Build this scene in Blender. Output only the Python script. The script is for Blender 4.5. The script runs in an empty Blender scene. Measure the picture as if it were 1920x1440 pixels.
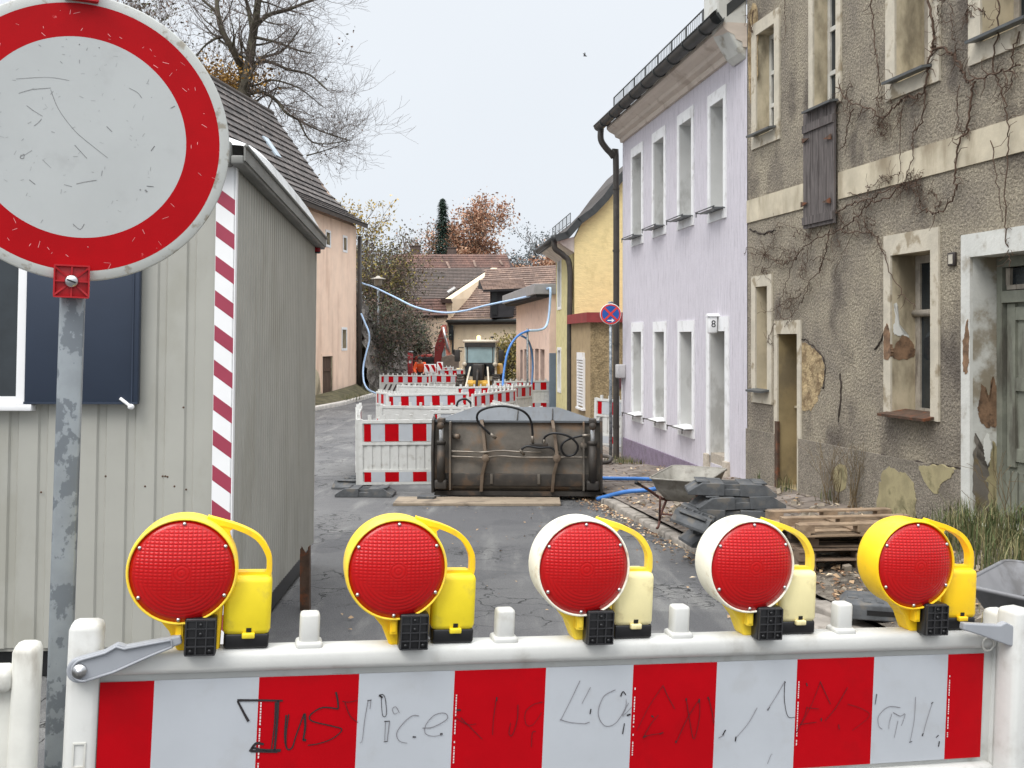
import bpy, bmesh, math, random
from mathutils import Vector, Matrix
random.seed(7)
R = math.radians
scene = bpy.context.scene
COL = scene.collection
# ------------------------------------------------------------------ camera, sky, sun, exposure
EYE = 1.53
F, CX, HY = 1900.0, 960.0, 637.0          # focal length in photo pixels, principal column, horizon row
cd = bpy.data.cameras.new('camera'); cam = bpy.data.objects.new('camera', cd); COL.objects.link(cam)
cam.location = (0, 0, EYE); cam.rotation_euler = (R(90), 0, 0)
cd.sensor_width = 36; cd.lens = F/1920*36; cd.shift_y = -(720-HY)/1920; cd.clip_start = .05; cd.clip_end = 3000
scene.camera = cam
SUN_ELEV, SUN_ROT = R(52), R(215)
w = bpy.data.worlds.new('World'); scene.world = w; w.use_nodes = True
nt = w.node_tree; nt.nodes.clear()
def N(nt, t, **k):
    n = nt.nodes.new(t)
    for a, b in k.items(): setattr(n, a, b)
    return n
out = N(nt, 'ShaderNodeOutputWorld'); bg = N(nt, 'ShaderNodeBackground')
sky = N(nt, 'ShaderNodeTexSky', sky_type='NISHITA'); sky.sun_disc = False
sky.sun_elevation = SUN_ELEV; sky.sun_rotation = SUN_ROT; sky.dust_density = 4
hs = N(nt, 'ShaderNodeHueSaturation'); hs.inputs['Saturation'].default_value = .35
tc = N(nt, 'ShaderNodeTexCoord'); sep = N(nt, 'ShaderNodeSeparateXYZ')
rmp = N(nt, 'ShaderNodeValToRGB')            # the overcast: three times brighter overhead than at the horizon
e = rmp.color_ramp.elements
e[0].position = 0.0; e[0].color = (8.8, 9.4, 10.1, 1)
e[1].position = .36; e[1].color = (9.2, 9.7, 10.3, 1)
x = e.new(1.0); x.color = (38, 38.5, 39.5, 1)
nz = N(nt, 'ShaderNodeTexNoise'); nz.inputs['Scale'].default_value = 2.2; nz.inputs['Detail'].default_value = 4
nr = N(nt, 'ShaderNodeMapRange'); nr.inputs['To Min'].default_value = .95; nr.inputs['To Max'].default_value = 1.05
cl = N(nt, 'ShaderNodeMix', data_type='RGBA', blend_type='MULTIPLY'); cl.inputs[0].default_value = 1
mx = N(nt, 'ShaderNodeMix', data_type='RGBA'); mx.inputs[0].default_value = .9
L = nt.links.new
L(tc.outputs['Generated'], sep.inputs[0]); L(sep.outputs['Z'], rmp.inputs[0]); L(tc.outputs['Generated'], nz.inputs['Vector'])
L(nz.outputs[0], nr.inputs['Value']); L(rmp.outputs[0], cl.inputs[6]); L(nr.outputs[0], cl.inputs[7])
L(sky.outputs[0], hs.inputs['Color']); L(hs.outputs[0], mx.inputs[6]); L(cl.outputs[2], mx.inputs[7])
L(mx.outputs[2], bg.inputs[0]); bg.inputs[1].default_value = .1; L(bg.outputs[0], out.inputs[0])
sd = bpy.data.lights.new('sun', 'SUN'); sun = bpy.data.objects.new('sun', sd); COL.objects.link(sun)
sd.energy = 1.7; sd.angle = R(30); sd.color = (1, .97, .92)
sun.rotation_euler = (R(90)-SUN_ELEV, 0, math.pi - SUN_ROT); sun.location = (0, 0, 60)
vs = scene.view_settings; vs.view_transform = 'Standard'; vs.look = 'None'; vs.exposure = 0; vs.gamma = 1

# ------------------------------------------------------------------ helpers
def P(px, py, Y): return Vector(((px-CX)/F*Y, Y, EYE+(HY-py)/F*Y))
def ray_plane(px, py, o, n):
    d = Vector(((px-CX)/F, 1, (HY-py)/F)); c = Vector((0, 0, EYE))
    return c + d*((o-c).dot(n)/d.dot(n))
GP = [(-12, 1.1), (0, 1.53), (5, 1.80), (10, 2.03), (14, 2.18), (20, 2.36), (28, 2.48), (40, 2.52), (120, 2.52), (900, 2.3)]
def drop(Y, pts=GP):
    if Y <= pts[0][0]: return pts[0][1]
    for (a, b), (c, d) in zip(pts, pts[1:]):
        if Y <= c: return b+(d-b)*(Y-a)/(c-a)
    return pts[-1][1]
def zr(Y): return EYE-drop(Y)
def kerbX(Y): return 3.07-.138*Y
HP = [(-4, 1.2), (5, 1.46), (8.1, 1.57), (10.1, 1.72), (13.1, 1.80), (19.2, 2.30), (30, 2.42), (45, 2.5)]
def facX(Y): return 5.8-.21*Y if Y < 13.1 else 4.9-.142*Y
def zg(X, Y):
    """ground height: road, and the pavement rising from the kerb to the house fronts on the right"""
    k = kerbX(Y)
    if Y > 46 or X < k: return zr(Y)
    f = facX(Y); t = min(1, max(0, (X-k)/(f-k)))
    return (zr(Y)+.1)*(1-t)+(EYE-drop(Y, HP))*t

class MB:
    def __init__(s): s.v = []; s.f = []; s.m = []; s.uv = {}; s.sm = []
    def add(s, vs, fs, mi=0, smooth=False, uvs=None):
        o = len(s.v); s.v += [Vector(q) for q in vs]
        for k, f in enumerate(fs):
            if uvs and uvs[k]: s.uv[len(s.f)] = uvs[k]
            s.f.append(tuple(i+o for i in f)); s.m.append(mi); s.sm.append(smooth)
    def box(s, x0, x1, y0, y1, z0, z1, mi=0, M=None):
        vs = [Vector((x, y, z)) for x in (x0, x1) for y in (y0, y1) for z in (z0, z1)]
        if M: vs = [M @ q for q in vs]
        s.add(vs, [(0, 1, 3, 2), (4, 6, 7, 5), (0, 4, 5, 1), (2, 3, 7, 6), (0, 2, 6, 4), (1, 5, 7, 3)], mi)
    def quad(s, a, b, c, d, mi=0, uv=None): s.add([a, b, c, d], [(0, 1, 2, 3)], mi, False, [uv] if uv else None)
    def prism(s, poly, vec, mi=0):
        n = len(poly); vec = Vector(vec); vs = [Vector(q) for q in poly]+[Vector(q)+vec for q in poly]
        s.add(vs, [tuple(range(n))[::-1], tuple(range(n, 2*n))]+[(i, (i+1) % n, n+(i+1) % n, n+i) for i in range(n)], mi)
    def tube(s, pts, r, n=8, mi=0, cap=True, smooth=True):
        pts = [Vector(p) for p in pts]; m = len(pts)
        rs = r if isinstance(r, (list, tuple)) else [r]*m
        t0 = (pts[1]-pts[0]).normalized(); up = Vector((0, 0, 1)) if abs(t0.z) < .9 else Vector((1, 0, 0))
        a = t0.cross(up).normalized(); vs = []
        for i, p in enumerate(pts):
            t = (pts[min(i+1, m-1)]-pts[max(i-1, 0)]); t = t.normalized() if t.length > 1e-9 else t0
            a = a-t*a.dot(t); a = a.normalized() if a.length > 1e-6 else t.orthogonal().normalized()
            b = t.cross(a)
            for k in range(n): q = 2*math.pi*k/n; vs.append(p+(a*math.cos(q)+b*math.sin(q))*rs[i])
        fs = [(i*n+k, i*n+(k+1) % n, (i+1)*n+(k+1) % n, (i+1)*n+k) for i in range(m-1) for k in range(n)]
        if cap: fs += [tuple(range(n))[::-1], tuple(range((m-1)*n, m*n))]
        s.add(vs, fs, mi, smooth)
    def lathe(s, prof, axis='y', n=48, c=(0, 0, 0), mi=0, closed=False, smooth=True):
        c = Vector(c); vs = []
        for (r, h) in prof:
            for k in range(n):
                q = 2*math.pi*k/n; p = (r*math.cos(q), r*math.sin(q))
                vs.append(c+(Vector((p[0], h, p[1])) if axis == 'y' else Vector((p[0], p[1], h)) if axis == 'z' else Vector((h, p[0], p[1]))))
        m = len(prof)
        fs = [(i*n+k, i*n+(k+1) % n, (i+1)*n+(k+1) % n, (i+1)*n+k) for i in range(m-1) for k in range(n)]
        s.add(vs, fs, mi, smooth)
    def rbox(s, x0, x1, y0, y1, z0, z1, r=.01, mi=0, M=None, seg=2):
        bm = bmesh.new(); bmesh.ops.create_cube(bm, size=1)
        for q in bm.verts: q.co = Vector(((x0+x1)/2+q.co.x*(x1-x0), (y0+y1)/2+q.co.y*(y1-y0), (z0+z1)/2+q.co.z*(z1-z0)))
        bmesh.ops.bevel(bm, geom=list(bm.edges), offset=min(r, .49*min(x1-x0, y1-y0, z1-z0)), segments=seg, affect='EDGES', profile=.5)
        bm.verts.index_update()
        s.add([M @ q.co if M else q.co.copy() for q in bm.verts], [tuple(q.index for q in f.verts) for f in bm.faces], mi, True); bm.free()
    def xf(s, M): s.v = [M @ q for q in s.v]; return s
    def merge(s, o, M=None):
        b = len(s.v); k0 = len(s.f); s.v += [M @ q if M else q for q in o.v]
        s.f += [tuple(i+b for i in f) for f in o.f]; s.m += o.m; s.sm += o.sm
        for k, u in o.uv.items(): s.uv[k0+k] = u
    def mesh(s, name, mats):
        me = bpy.data.meshes.new(name); me.from_pydata([tuple(q) for q in s.v], [], s.f)
        for m in (mats if isinstance(mats, (list, tuple)) else [mats]): me.materials.append(m)
        me.polygons.foreach_set('material_index', s.m); me.polygons.foreach_set('use_smooth', s.sm)
        if s.uv:
            ul = me.uv_layers.new(name='UVMap')
            for k, u in s.uv.items():
                for j, li in enumerate(me.polygons[k].loop_indices): ul.data[li].uv = u[j]
        if not s.big:
            bm = bmesh.new(); bm.from_mesh(me); bmesh.ops.recalc_face_normals(bm, faces=bm.faces); bm.to_mesh(me); bm.free()
        me.update(); return me
    big = False
    def build(s, name, mats, parent=None, world=False, bevel=0, loc=None):
        if world and parent is not None:
            s.xf(WM[parent.name].inverted())
        if loc is not None: s.xf(Matrix.Translation(-Vector(loc)))
        o = bpy.data.objects.new(name, s.mesh(name, mats)); COL.objects.link(o)
        if parent is not None: o.parent = parent
        if loc is not None: o.location = loc
        if bevel:
            b = o.modifiers.new('bevel', 'BEVEL'); b.width = bevel; b.segments = 2; b.limit_method = 'ANGLE'; b.angle_limit = R(40)
        return o
WM = {}
def tag(o, label=None, cat=None, group=None, kind=None):
    if label: o['label'] = label
    if cat: o['category'] = cat
    if group: o['group'] = group
    if kind: o['kind'] = kind
    return o
def thing(name, label, cat, M=None, group=None):
    o = bpy.data.objects.new(name, None); COL.objects.link(o); o.empty_display_size = .2
    M = M if M is not None else Matrix.Identity(4)
    if isinstance(M, (Vector, tuple)): M = Matrix.Translation(M)
    o.matrix_world = M; WM[o.name] = M.copy()
    return tag(o, label, cat, group)
def copy_tree(o, parent=None, M=None, label=None, group=None):
    c = o.copy(); COL.objects.link(c)
    if parent is not None: c.parent = parent
    if M is not None: c.matrix_world = M; WM[c.name] = M.copy()
    if label: c['label'] = label
    if group: c['group'] = group
    for ch in list(o.children): copy_tree(ch, c)
    return c
def rotz(a): return Matrix.Rotation(a, 4, 'Z')
def basis(o, ex, ey, ez):
    M = Matrix.Identity(4)
    for i in range(3): M[i][0] = ex[i]; M[i][1] = ey[i]; M[i][2] = ez[i]; M[i][3] = o[i]
    return M
def catmull(pts, k=6):
    pts = [Vector(p) for p in pts]; q = [pts[0]]+pts+[pts[-1]]; r = []
    for i in range(1, len(q)-2):
        a, b, c, d = q[i-1:i+3]
        for j in range(k):
            t = j/k; r.append(.5*((2*b)+(c-a)*t+(2*a-5*b+4*c-d)*t*t+(3*b-a-3*c+d)*t**3))
    return r+[pts[-1]]

# ------------------------------------------------------------------ materials
def lin(c): return tuple(((x/255)/12.92 if x/255 < .04045 else ((x/255+.055)/1.055)**2.4) for x in c)
def mul(c, k): return tuple(min(1, x*k) for x in c)
def mat(name, col, rough=.7, metal=0, var=.15, vscale=4, col2=None, dirt=None, damt=.5, dscale=3, dlo=.52, dhi=.66, bump=0, bscale=60,
        bdist=.01, stretch=(1, 1, 1), coat=0, spec=.4, uv=False, dstretch=(1, 1, 1), tex='NOISE', fine=0, fscale=200, trans=0, emit=None):
    m = bpy.data.materials.new(name); m.use_nodes = True; t = m.node_tree; L = t.links.new
    b = t.nodes['Principled BSDF']; b.inputs['Roughness'].default_value = rough; b.inputs['Metallic'].default_value = metal
    b.inputs['Specular IOR Level'].default_value = spec; b.inputs['Coat Weight'].default_value = coat
    b.inputs['Transmission Weight'].default_value = trans
    tc = N(t, 'ShaderNodeTexCoord'); src = tc.outputs['UV' if uv else 'Object']
    def mapped(s):
        mp = N(t, 'ShaderNodeMapping'); mp.inputs['Scale'].default_value = s; L(src, mp.inputs[0]); return mp.outputs[0]
    def noise(sc, s, det=5):
        n = N(t, 'ShaderNodeTexNoise'); n.inputs['Scale'].default_value = sc; n.inputs['Detail'].default_value = det; n.inputs['Roughness'].default_value = .6
        L(mapped(s), n.inputs['Vector']); return n.outputs[0]
    def mixc(fac, a, bb, bt='MIX'):
        k = N(t, 'ShaderNodeMix', data_type='RGBA', blend_type=bt)
        for s_, v in ((k.inputs[0], fac), (k.inputs[6], a), (k.inputs[7], bb)):
            if isinstance(v, (int, float)): s_.default_value = v
            elif isinstance(v, tuple): s_.default_value = (*v[:3], 1)
            else: L(v, s_)
        return k.outputs[2]
    def step(v, lo, hi):
        k = N(t, 'ShaderNodeMapRange', interpolation_type='SMOOTHSTEP'); L(v, k.inputs[0]); k.inputs[1].default_value = lo; k.inputs[2].default_value = hi; return k.outputs[0]
    c = mixc(step(noise(vscale, stretch), .3, .7), mul(col, 1-var), col2 or mul(col, 1+var))
    if fine: c = mixc(step(noise(fscale, stretch, 3), .35, .65), mixc(1.0, c, (1-fine,)*3, 'MULTIPLY'), c)
    if dirt:
        k = N(t, 'ShaderNodeMath', operation='MULTIPLY'); L(step(noise(dscale, dstretch, 8), dlo, dhi), k.inputs[0]); k.inputs[1].default_value = damt
        c = mixc(k.outputs[0], c, dirt)
    L(c, b.inputs['Base Color'])
    if bump:
        bn = N(t, 'ShaderNodeBump'); bn.inputs['Strength'].default_value = bump; bn.inputs['Distance'].default_value = bdist
        if tex == 'VORO':
            vn = N(t, 'ShaderNodeTexVoronoi'); vn.inputs['Scale'].default_value = bscale; L(mapped(stretch), vn.inputs['Vector']); h = vn.outputs[0]
        else: h = noise(bscale, stretch, 4)
        L(h, bn.inputs['Height']); L(bn.outputs[0], b.inputs['Normal'])
    if emit: b.inputs['Emission Color'].default_value = (*emit[0], 1); b.inputs['Emission Strength'].default_value = emit[1]
    m['nodes'] = 1
    return m
def tiles(name, c1, c2, row=.28, wid=.2, moss=None, mlo=.52, mhi=.68, rough=.8, mscale=1.2):
    """roof tiles in courses, on UVs in metres (u along the eave, v up the slope)"""
    m = bpy.data.materials.new(name); m.use_nodes = True; t = m.node_tree; L = t.links.new; b = t.nodes['Principled BSDF']; b.inputs['Roughness'].default_value = rough
    tc = N(t, 'ShaderNodeTexCoord'); br = N(t, 'ShaderNodeTexBrick'); br.inputs['Scale'].default_value = 1; br.inputs['Brick Width'].default_value = wid; br.inputs['Row Height'].default_value = row
    br.inputs['Mortar Size'].default_value = .014; br.offset = .5; br.inputs['Color1'].default_value = (*c1, 1); br.inputs['Color2'].default_value = (*c2, 1); br.inputs['Mortar'].default_value = (*mul(c1, .3), 1)
    L(tc.outputs['UV'], br.inputs['Vector'])
    n = N(t, 'ShaderNodeTexNoise'); n.inputs['Scale'].default_value = mscale; n.inputs['Detail'].default_value = 9; n.inputs['Roughness'].default_value = .7; L(tc.outputs['UV'], n.inputs['Vector'])
    mr = N(t, 'ShaderNodeMapRange'); L(n.outputs[0], mr.inputs[0]); mr.inputs[1].default_value = mlo; mr.inputs[2].default_value = mhi
    mx = N(t, 'ShaderNodeMix', data_type='RGBA'); L(mr.outputs[0], mx.inputs[0]); L(br.outputs[0], mx.inputs[6]); mx.inputs[7].default_value = (*(moss or mul(c1, .5)), 1)
    L(mx.outputs[2], b.inputs['Base Color'])
    sp = N(t, 'ShaderNodeSeparateXYZ'); L(tc.outputs['UV'], sp.inputs[0])
    dv = N(t, 'ShaderNodeMath', operation='DIVIDE'); L(sp.outputs[1], dv.inputs[0]); dv.inputs[1].default_value = row
    fr = N(t, 'ShaderNodeMath', operation='FRACT'); L(dv.outputs[0], fr.inputs[0])
    bp = N(t, 'ShaderNodeBump', invert=True); bp.inputs['Strength'].default_value = 1; bp.inputs['Distance'].default_value = .05; L(fr.outputs[0], bp.inputs['Height']); L(bp.outputs[0], b.inputs['Normal'])
    return m
# ------------------------------------------------------------------ palette
W_PLASTIC = mat('white_plastic', lin((202, 202, 198)), .45, var=.04, vscale=9, dirt=lin((140, 133, 120)), damt=.6, dscale=8, dlo=.52, dhi=.76, bump=.05, bscale=90)
W_OLD = mat('scuffed_white_plastic', lin((206, 205, 197)), .5, var=.06, vscale=9, dirt=lin((120, 105, 85)), damt=.75, dscale=9, dlo=.5, dhi=.75, dstretch=(1, 1, .35), bump=.08, bscale=60)
RED_FOIL = mat('red_reflective_foil', lin((172, 2, 16)), .42, var=.07, vscale=6, dirt=lin((150, 8, 18)), damt=.3, dscale=10, bump=.02, bscale=300, spec=.12)
WHITE_FOIL = mat('white_reflective_foil', lin((178, 182, 187)), .38, var=.03, vscale=6, dirt=lin((165, 165, 165)), damt=.3, dscale=9, bump=.02, bscale=300)
BLACK_PL = mat('black_plastic', (.012, .012, .013), .38, var=.2)
RUBBER = mat('recycled_rubber', lin((84, 86, 88)), .85, var=.25, vscale=7, dirt=lin((120, 112, 100)), damt=.5, dscale=8, bump=.5, bscale=120, bdist=.004)
STEEL = mat('bare_steel', lin((190, 190, 190)), .3, 1, var=.1)
GALV = mat('galvanised_steel', lin((150, 156, 160)), .5, .55, var=.1, vscale=14, dirt=lin((108, 114, 120)), damt=.8, dscale=22, dlo=.49, dhi=.53, dstretch=(1, 1, .7))
GREY_LEVER = mat('grey_lever_plastic', lin((150, 153, 158)), .45, var=.08)
RUST = mat('rusty_steel', lin((80, 62, 50)), .85, var=.3, vscale=12, dirt=lin((125, 72, 42)), damt=.7, dscale=9, bump=.3, bscale=90)
DARK_PIPE = mat('dark_brown_pipe', lin((62, 58, 54)), .5, var=.15, dirt=lin((95, 90, 82)), damt=.4)
ZINC = mat('weathered_zinc', lin((100, 103, 104)), .5, .4, var=.15)
GLASS = mat('dark_window_glass', lin((38, 44, 48)), .06, var=.3, vscale=3, spec=.6)
WOOD = mat('weathered_plank', lin((140, 118, 96)), .85, var=.25, vscale=9, stretch=(1, 1, 1), dirt=lin((80, 66, 54)), damt=.6, dscale=6, bump=.3, bscale=40)
PALLET = mat('pallet_wood', lin((142, 122, 100)), .85, var=.28, vscale=8, dirt=lin((112, 92, 74)), damt=.7, dscale=5, bump=.25, bscale=60)
PALLET_OLD = mat('grey_pallet_wood', lin((122, 104, 88)), .9, var=.25, vscale=8, dirt=lin((66, 56, 48)), damt=.7, dscale=5, bump=.3, bscale=60)
BLUE_HOSE = mat('blue_water_hose', lin((66, 120, 190)), .4, var=.12)
PALE_HOSE = mat('pale_blue_pipe', lin((176, 206, 240)), .35, var=.06)
# ------------------------------------------------------------------ ground
def asphalt():
    m = bpy.data.materials.new('asphalt'); m.use_nodes = True; t = m.node_tree; L = t.links.new; b = t.nodes['Principled BSDF']; b.inputs['Roughness'].default_value = .82
    tc = N(t, 'ShaderNodeTexCoord')
    def nz(sc, det=6, st=(1, 1, 1), rg=.6):
        mp = N(t, 'ShaderNodeMapping'); mp.inputs['Scale'].default_value = st; L(tc.outputs['Object'], mp.inputs[0])
        n = N(t, 'ShaderNodeTexNoise'); n.inputs['Scale'].default_value = sc; n.inputs['Detail'].default_value = det; n.inputs['Roughness'].default_value = rg; L(mp.outputs[0], n.inputs['Vector']); return n.outputs[0]
    def st(v, a, b_):
        k = N(t, 'ShaderNodeMapRange', interpolation_type='SMOOTHSTEP'); L(v, k.inputs[0]); k.inputs[1].default_value = a; k.inputs[2].default_value = b_; return k.outputs[0]
    def mx(f, a, c, bt='MIX'):
        k = N(t, 'ShaderNodeMix', data_type='RGBA', blend_type=bt)
        for s_, v in ((k.inputs[0], f), (k.inputs[6], a), (k.inputs[7], c)):
            if isinstance(v, (int, float)): s_.default_value = v
            elif isinstance(v, tuple): s_.default_value = (*v[:3], 1)
            else: L(v, s_)
        return k.outputs[2]
    def mt(op, a, c):
        k = N(t, 'ShaderNodeMath', operation=op)
        for s_, v in zip(k.inputs, (a, c)):
            if isinstance(v, (int, float)): s_.default_value = v
            else: L(v, s_)
        return k.outputs[0]
    c = mx(st(nz(.45, 7), .35, .65), (.09, .09, .093), (.135, .135, .134))
    c = mx(st(nz(1.1, 8, (3, .35, 1)), .5, .68), c, (.18, .179, .172))            # worn wheel tracks, along the street
    c = mx(mt('MULTIPLY', st(nz(3.2, 9, (1, 1, 1), .75), .58, .72), .5), c, (.21, .2, .185))   # dusty patches
    c = mx(mt('MULTIPLY', st(nz(.8, 5), .56, .62), .45), c, (.055, .056, .06))     # damp, darker patches
    c = mx(1.0, c, mx(st(nz(150, 3), .3, .7), (.7, .7, .7), (1.3, 1.3, 1.3)), 'MULTIPLY')
    v = N(t, 'ShaderNodeTexVoronoi', feature='DISTANCE_TO_EDGE'); v.inputs['Scale'].default_value = 2.6
    wn = N(t, 'ShaderNodeTexNoise'); wn.inputs['Scale'].default_value = 5; wn.inputs['Detail'].default_value = 6; L(tc.outputs['Object'], wn.inputs['Vector'])
    ad = N(t, 'ShaderNodeVectorMath', operation='MULTIPLY_ADD'); L(wn.outputs['Color'], ad.inputs[0]); ad.inputs[1].default_value = (.35, .35, 0); L(tc.outputs['Object'], ad.inputs[2]); L(ad.outputs[0], v.inputs['Vector'])
    crk = mt('MULTIPLY', mt('SUBTRACT', 1.0, st(v.outputs[0], .004, .022)), st(nz(.5, 3), .47, .6))
    v2 = N(t, 'ShaderNodeTexVoronoi', feature='DISTANCE_TO_EDGE'); v2.inputs['Scale'].default_value = 9; L(ad.outputs[0], v2.inputs['Vector'])
    crk2 = mt('MULTIPLY', mt('SUBTRACT', 1.0, st(v2.outputs[0], .01, .05)), st(nz(.7, 4), .56, .66))
    ck = mt('MAXIMUM', crk, crk2)
    c = mx(ck, c, (.018, .018, .018)); L(c, b.inputs['Base Color'])
    bp = N(t, 'ShaderNodeBump'); bp.inputs['Strength'].default_value = .7; bp.inputs['Distance'].default_value = .012
    L(mt('SUBTRACT', nz(110, 4), mt('MULTIPLY', ck, 1.5)), bp.inputs['Height']); L(bp.outputs[0], b.inputs['Normal'])
    rr = N(t, 'ShaderNodeMapRange'); L(nz(.8, 5), rr.inputs[0]); rr.inputs[3].default_value = .95; rr.inputs[4].default_value = .6; L(rr.outputs[0], b.inputs['Roughness'])
    return m
ASPHALT = asphalt()
DIRT = mat('verge_dirt', lin((104, 96, 86)), .95, var=.35, vscale=3, dirt=lin((140, 132, 120)), damt=.6, dscale=14, dlo=.5, dhi=.6, bump=.9, bscale=35, bdist=.03, fine=.35, fscale=90)
PAVER = None
def pavers():
    m = mat('old_pavers', lin((134, 124, 116)), .9, var=.2, vscale=4, dirt=lin((74, 66, 58)), damt=.7, dscale=3, bump=.5, bscale=60)
    t = m.node_tree; L = t.links.new; b = t.nodes['Principled BSDF']
    tc = N(t, 'ShaderNodeTexCoord'); mp = N(t, 'ShaderNodeMapping'); mp.inputs['Rotation'].default_value = (0, 0, R(-8)); L(tc.outputs['Object'], mp.inputs[0])
    br = N(t, 'ShaderNodeTexBrick'); br.inputs['Scale'].default_value = 1; br.inputs['Brick Width'].default_value = .36; br.inputs['Row Height'].default_value = .3; br.inputs['Mortar Size'].default_value = .012
    br.inputs['Color1'].default_value = (1, 1, 1, 1); br.inputs['Color2'].default_value = (.72, .7, .66, 1); br.inputs['Mortar'].default_value = (.3, .27, .22, 1); L(mp.outputs[0], br.inputs['Vector'])
    old = b.inputs['Base Color'].links[0].from_socket
    k = N(t, 'ShaderNodeMix', data_type='RGBA', blend_type='MULTIPLY'); k.inputs[0].default_value = 1; L(old, k.inputs[6]); L(br.outputs[0], k.inputs[7]); L(k.outputs[2], b.inputs['Base Color'])
    return m
PAVER = pavers()
KERB = mat('kerb_stone', lin((150, 143, 134)), .9, var=.2, vscale=5, dirt=lin((88, 82, 74)), damt=.7, dscale=6, bump=.5, bscale=50)
ys = [-40, -20, -12, -8, -4] + [i*.5 for i in range(-4, 60)] + list(range(30, 130, 4)) + [160, 220, 320, 460, 700, 1100]
xs = [-700, -300, -120, -60, -30, -15, -10, -7, -5, -3, -1.5, 0, 1.5, 3, 4.5, 6, 8, 12, 20, 40, 80, 200, 700]
g = MB(); nx = len(xs)
g.add([(x, y, zr(y)) for y in ys for x in xs], [(j*nx+i, j*nx+i+1, (j+1)*nx+i+1, (j+1)*nx+i) for j in range(len(ys)-1) for i in range(nx-1)], 0, True)
tag(g.build('road', ASPHALT), kind='structure')
# pavement with its dirt verge, rising from the kerb to the houses
def sheet(name, m, y0, y1, t0, t1, ny, ntt, lift=.004, rough=0, beyond=0):
    g = MB(); rr = random.Random(3)
    for j in range(ny+1):
        y = y0+(y1-y0)*j/ny; a = kerbX(y)+.05; b = facX(y)+beyond
        for i in range(ntt+1):
            t = t0+(t1-t0)*i/ntt; x = a+(b-a)*t
            g.v.append(Vector((x, y, zg(x, y)+lift+(rr.uniform(-rough, rough) if 0 < i < ntt else 0))))
    g.f = [(j*(ntt+1)+i, j*(ntt+1)+i+1, (j+1)*(ntt+1)+i+1, (j+1)*(ntt+1)+i) for j in range(ny) for i in range(ntt)]
    g.m = [0]*len(g.f); g.sm = [True]*len(g.f)
    return tag(g.build(name, m), kind='structure')
sheet('dirt_verge', DIRT, -6, 10.2, 0, 1, 130, 26, .004, .012, .3)
sheet('pavement', PAVER, 10.2, 46, 0, 1, 140, 10, .004, .004, .3)
g = MB(); rr = random.Random(5); y = -4.0
while y < 40:
    l = rr.choice([.45, .6, .8, 1.0]); y1 = y+l
    h = .1+rr.uniform(-.02, .012); dx = rr.uniform(-.02, .02); a = rr.uniform(-.01, .01)
    p = lambda yy, o: (kerbX(yy)+o+dx, yy)
    k = MB(); k.rbox(-.07, .1, 0, l-.02, -.2, h, .018, seg=2)
    k.xf(basis((kerbX(y)+dx, y, zr(y+.5*l)), Vector((1, .138, 0)).normalized(), Vector((-.138+a, 1, -(zr(y)-zr(y1))/l)).normalized(), Vector((0, 0, 1)))); g.merge(k); y = y1
tag(g.build('kerb', KERB), kind='structure')
# left kerb by the barn and the grassy strip under it
g = MB(); lk = [P(560, 776, 33.2), P(590, 766, 36), P(640, 755, 39), P(672, 748, 42), P(706, 742, 46)]
lk = [Vector((q.x, q.y, zr(q.y))) for q in lk]
for a, b in zip(lk, lk[1:]):
    d = (b-a).normalized(); k = MB(); k.rbox(-.12, .12, 0, (b-a).length-.02, -.1, .14, .02); k.xf(basis(a, d.cross(Vector((0, 0, 1))).normalized(), d, Vector((0, 0, 1)))); g.merge(k)
tag(g.build('far_kerb', mat('pale_kerb', lin((196, 192, 186)), .85, var=.15)), kind='structure')
g = MB(); back = [P(520, 752, 36), P(585, 750, 39.5), P(630, 738, 42), P(668, 726, 45.4), P(706, 722, 50)]
for a, b in zip(range(4), range(1, 5)):
    qa, qb, qc, qd = lk[a], lk[b], back[b], back[a]; up = Vector((0, 0, .1))
    g.quad(qa+up, qb+up, qc+up*1.5, qd+up*1.5)
tag(g.build('far_verge', mat('mossy_verge', lin((92, 88, 66)), .95, var=.4, vscale=2, bump=.8, bscale=20, bdist=.05)), kind='structure')

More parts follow.
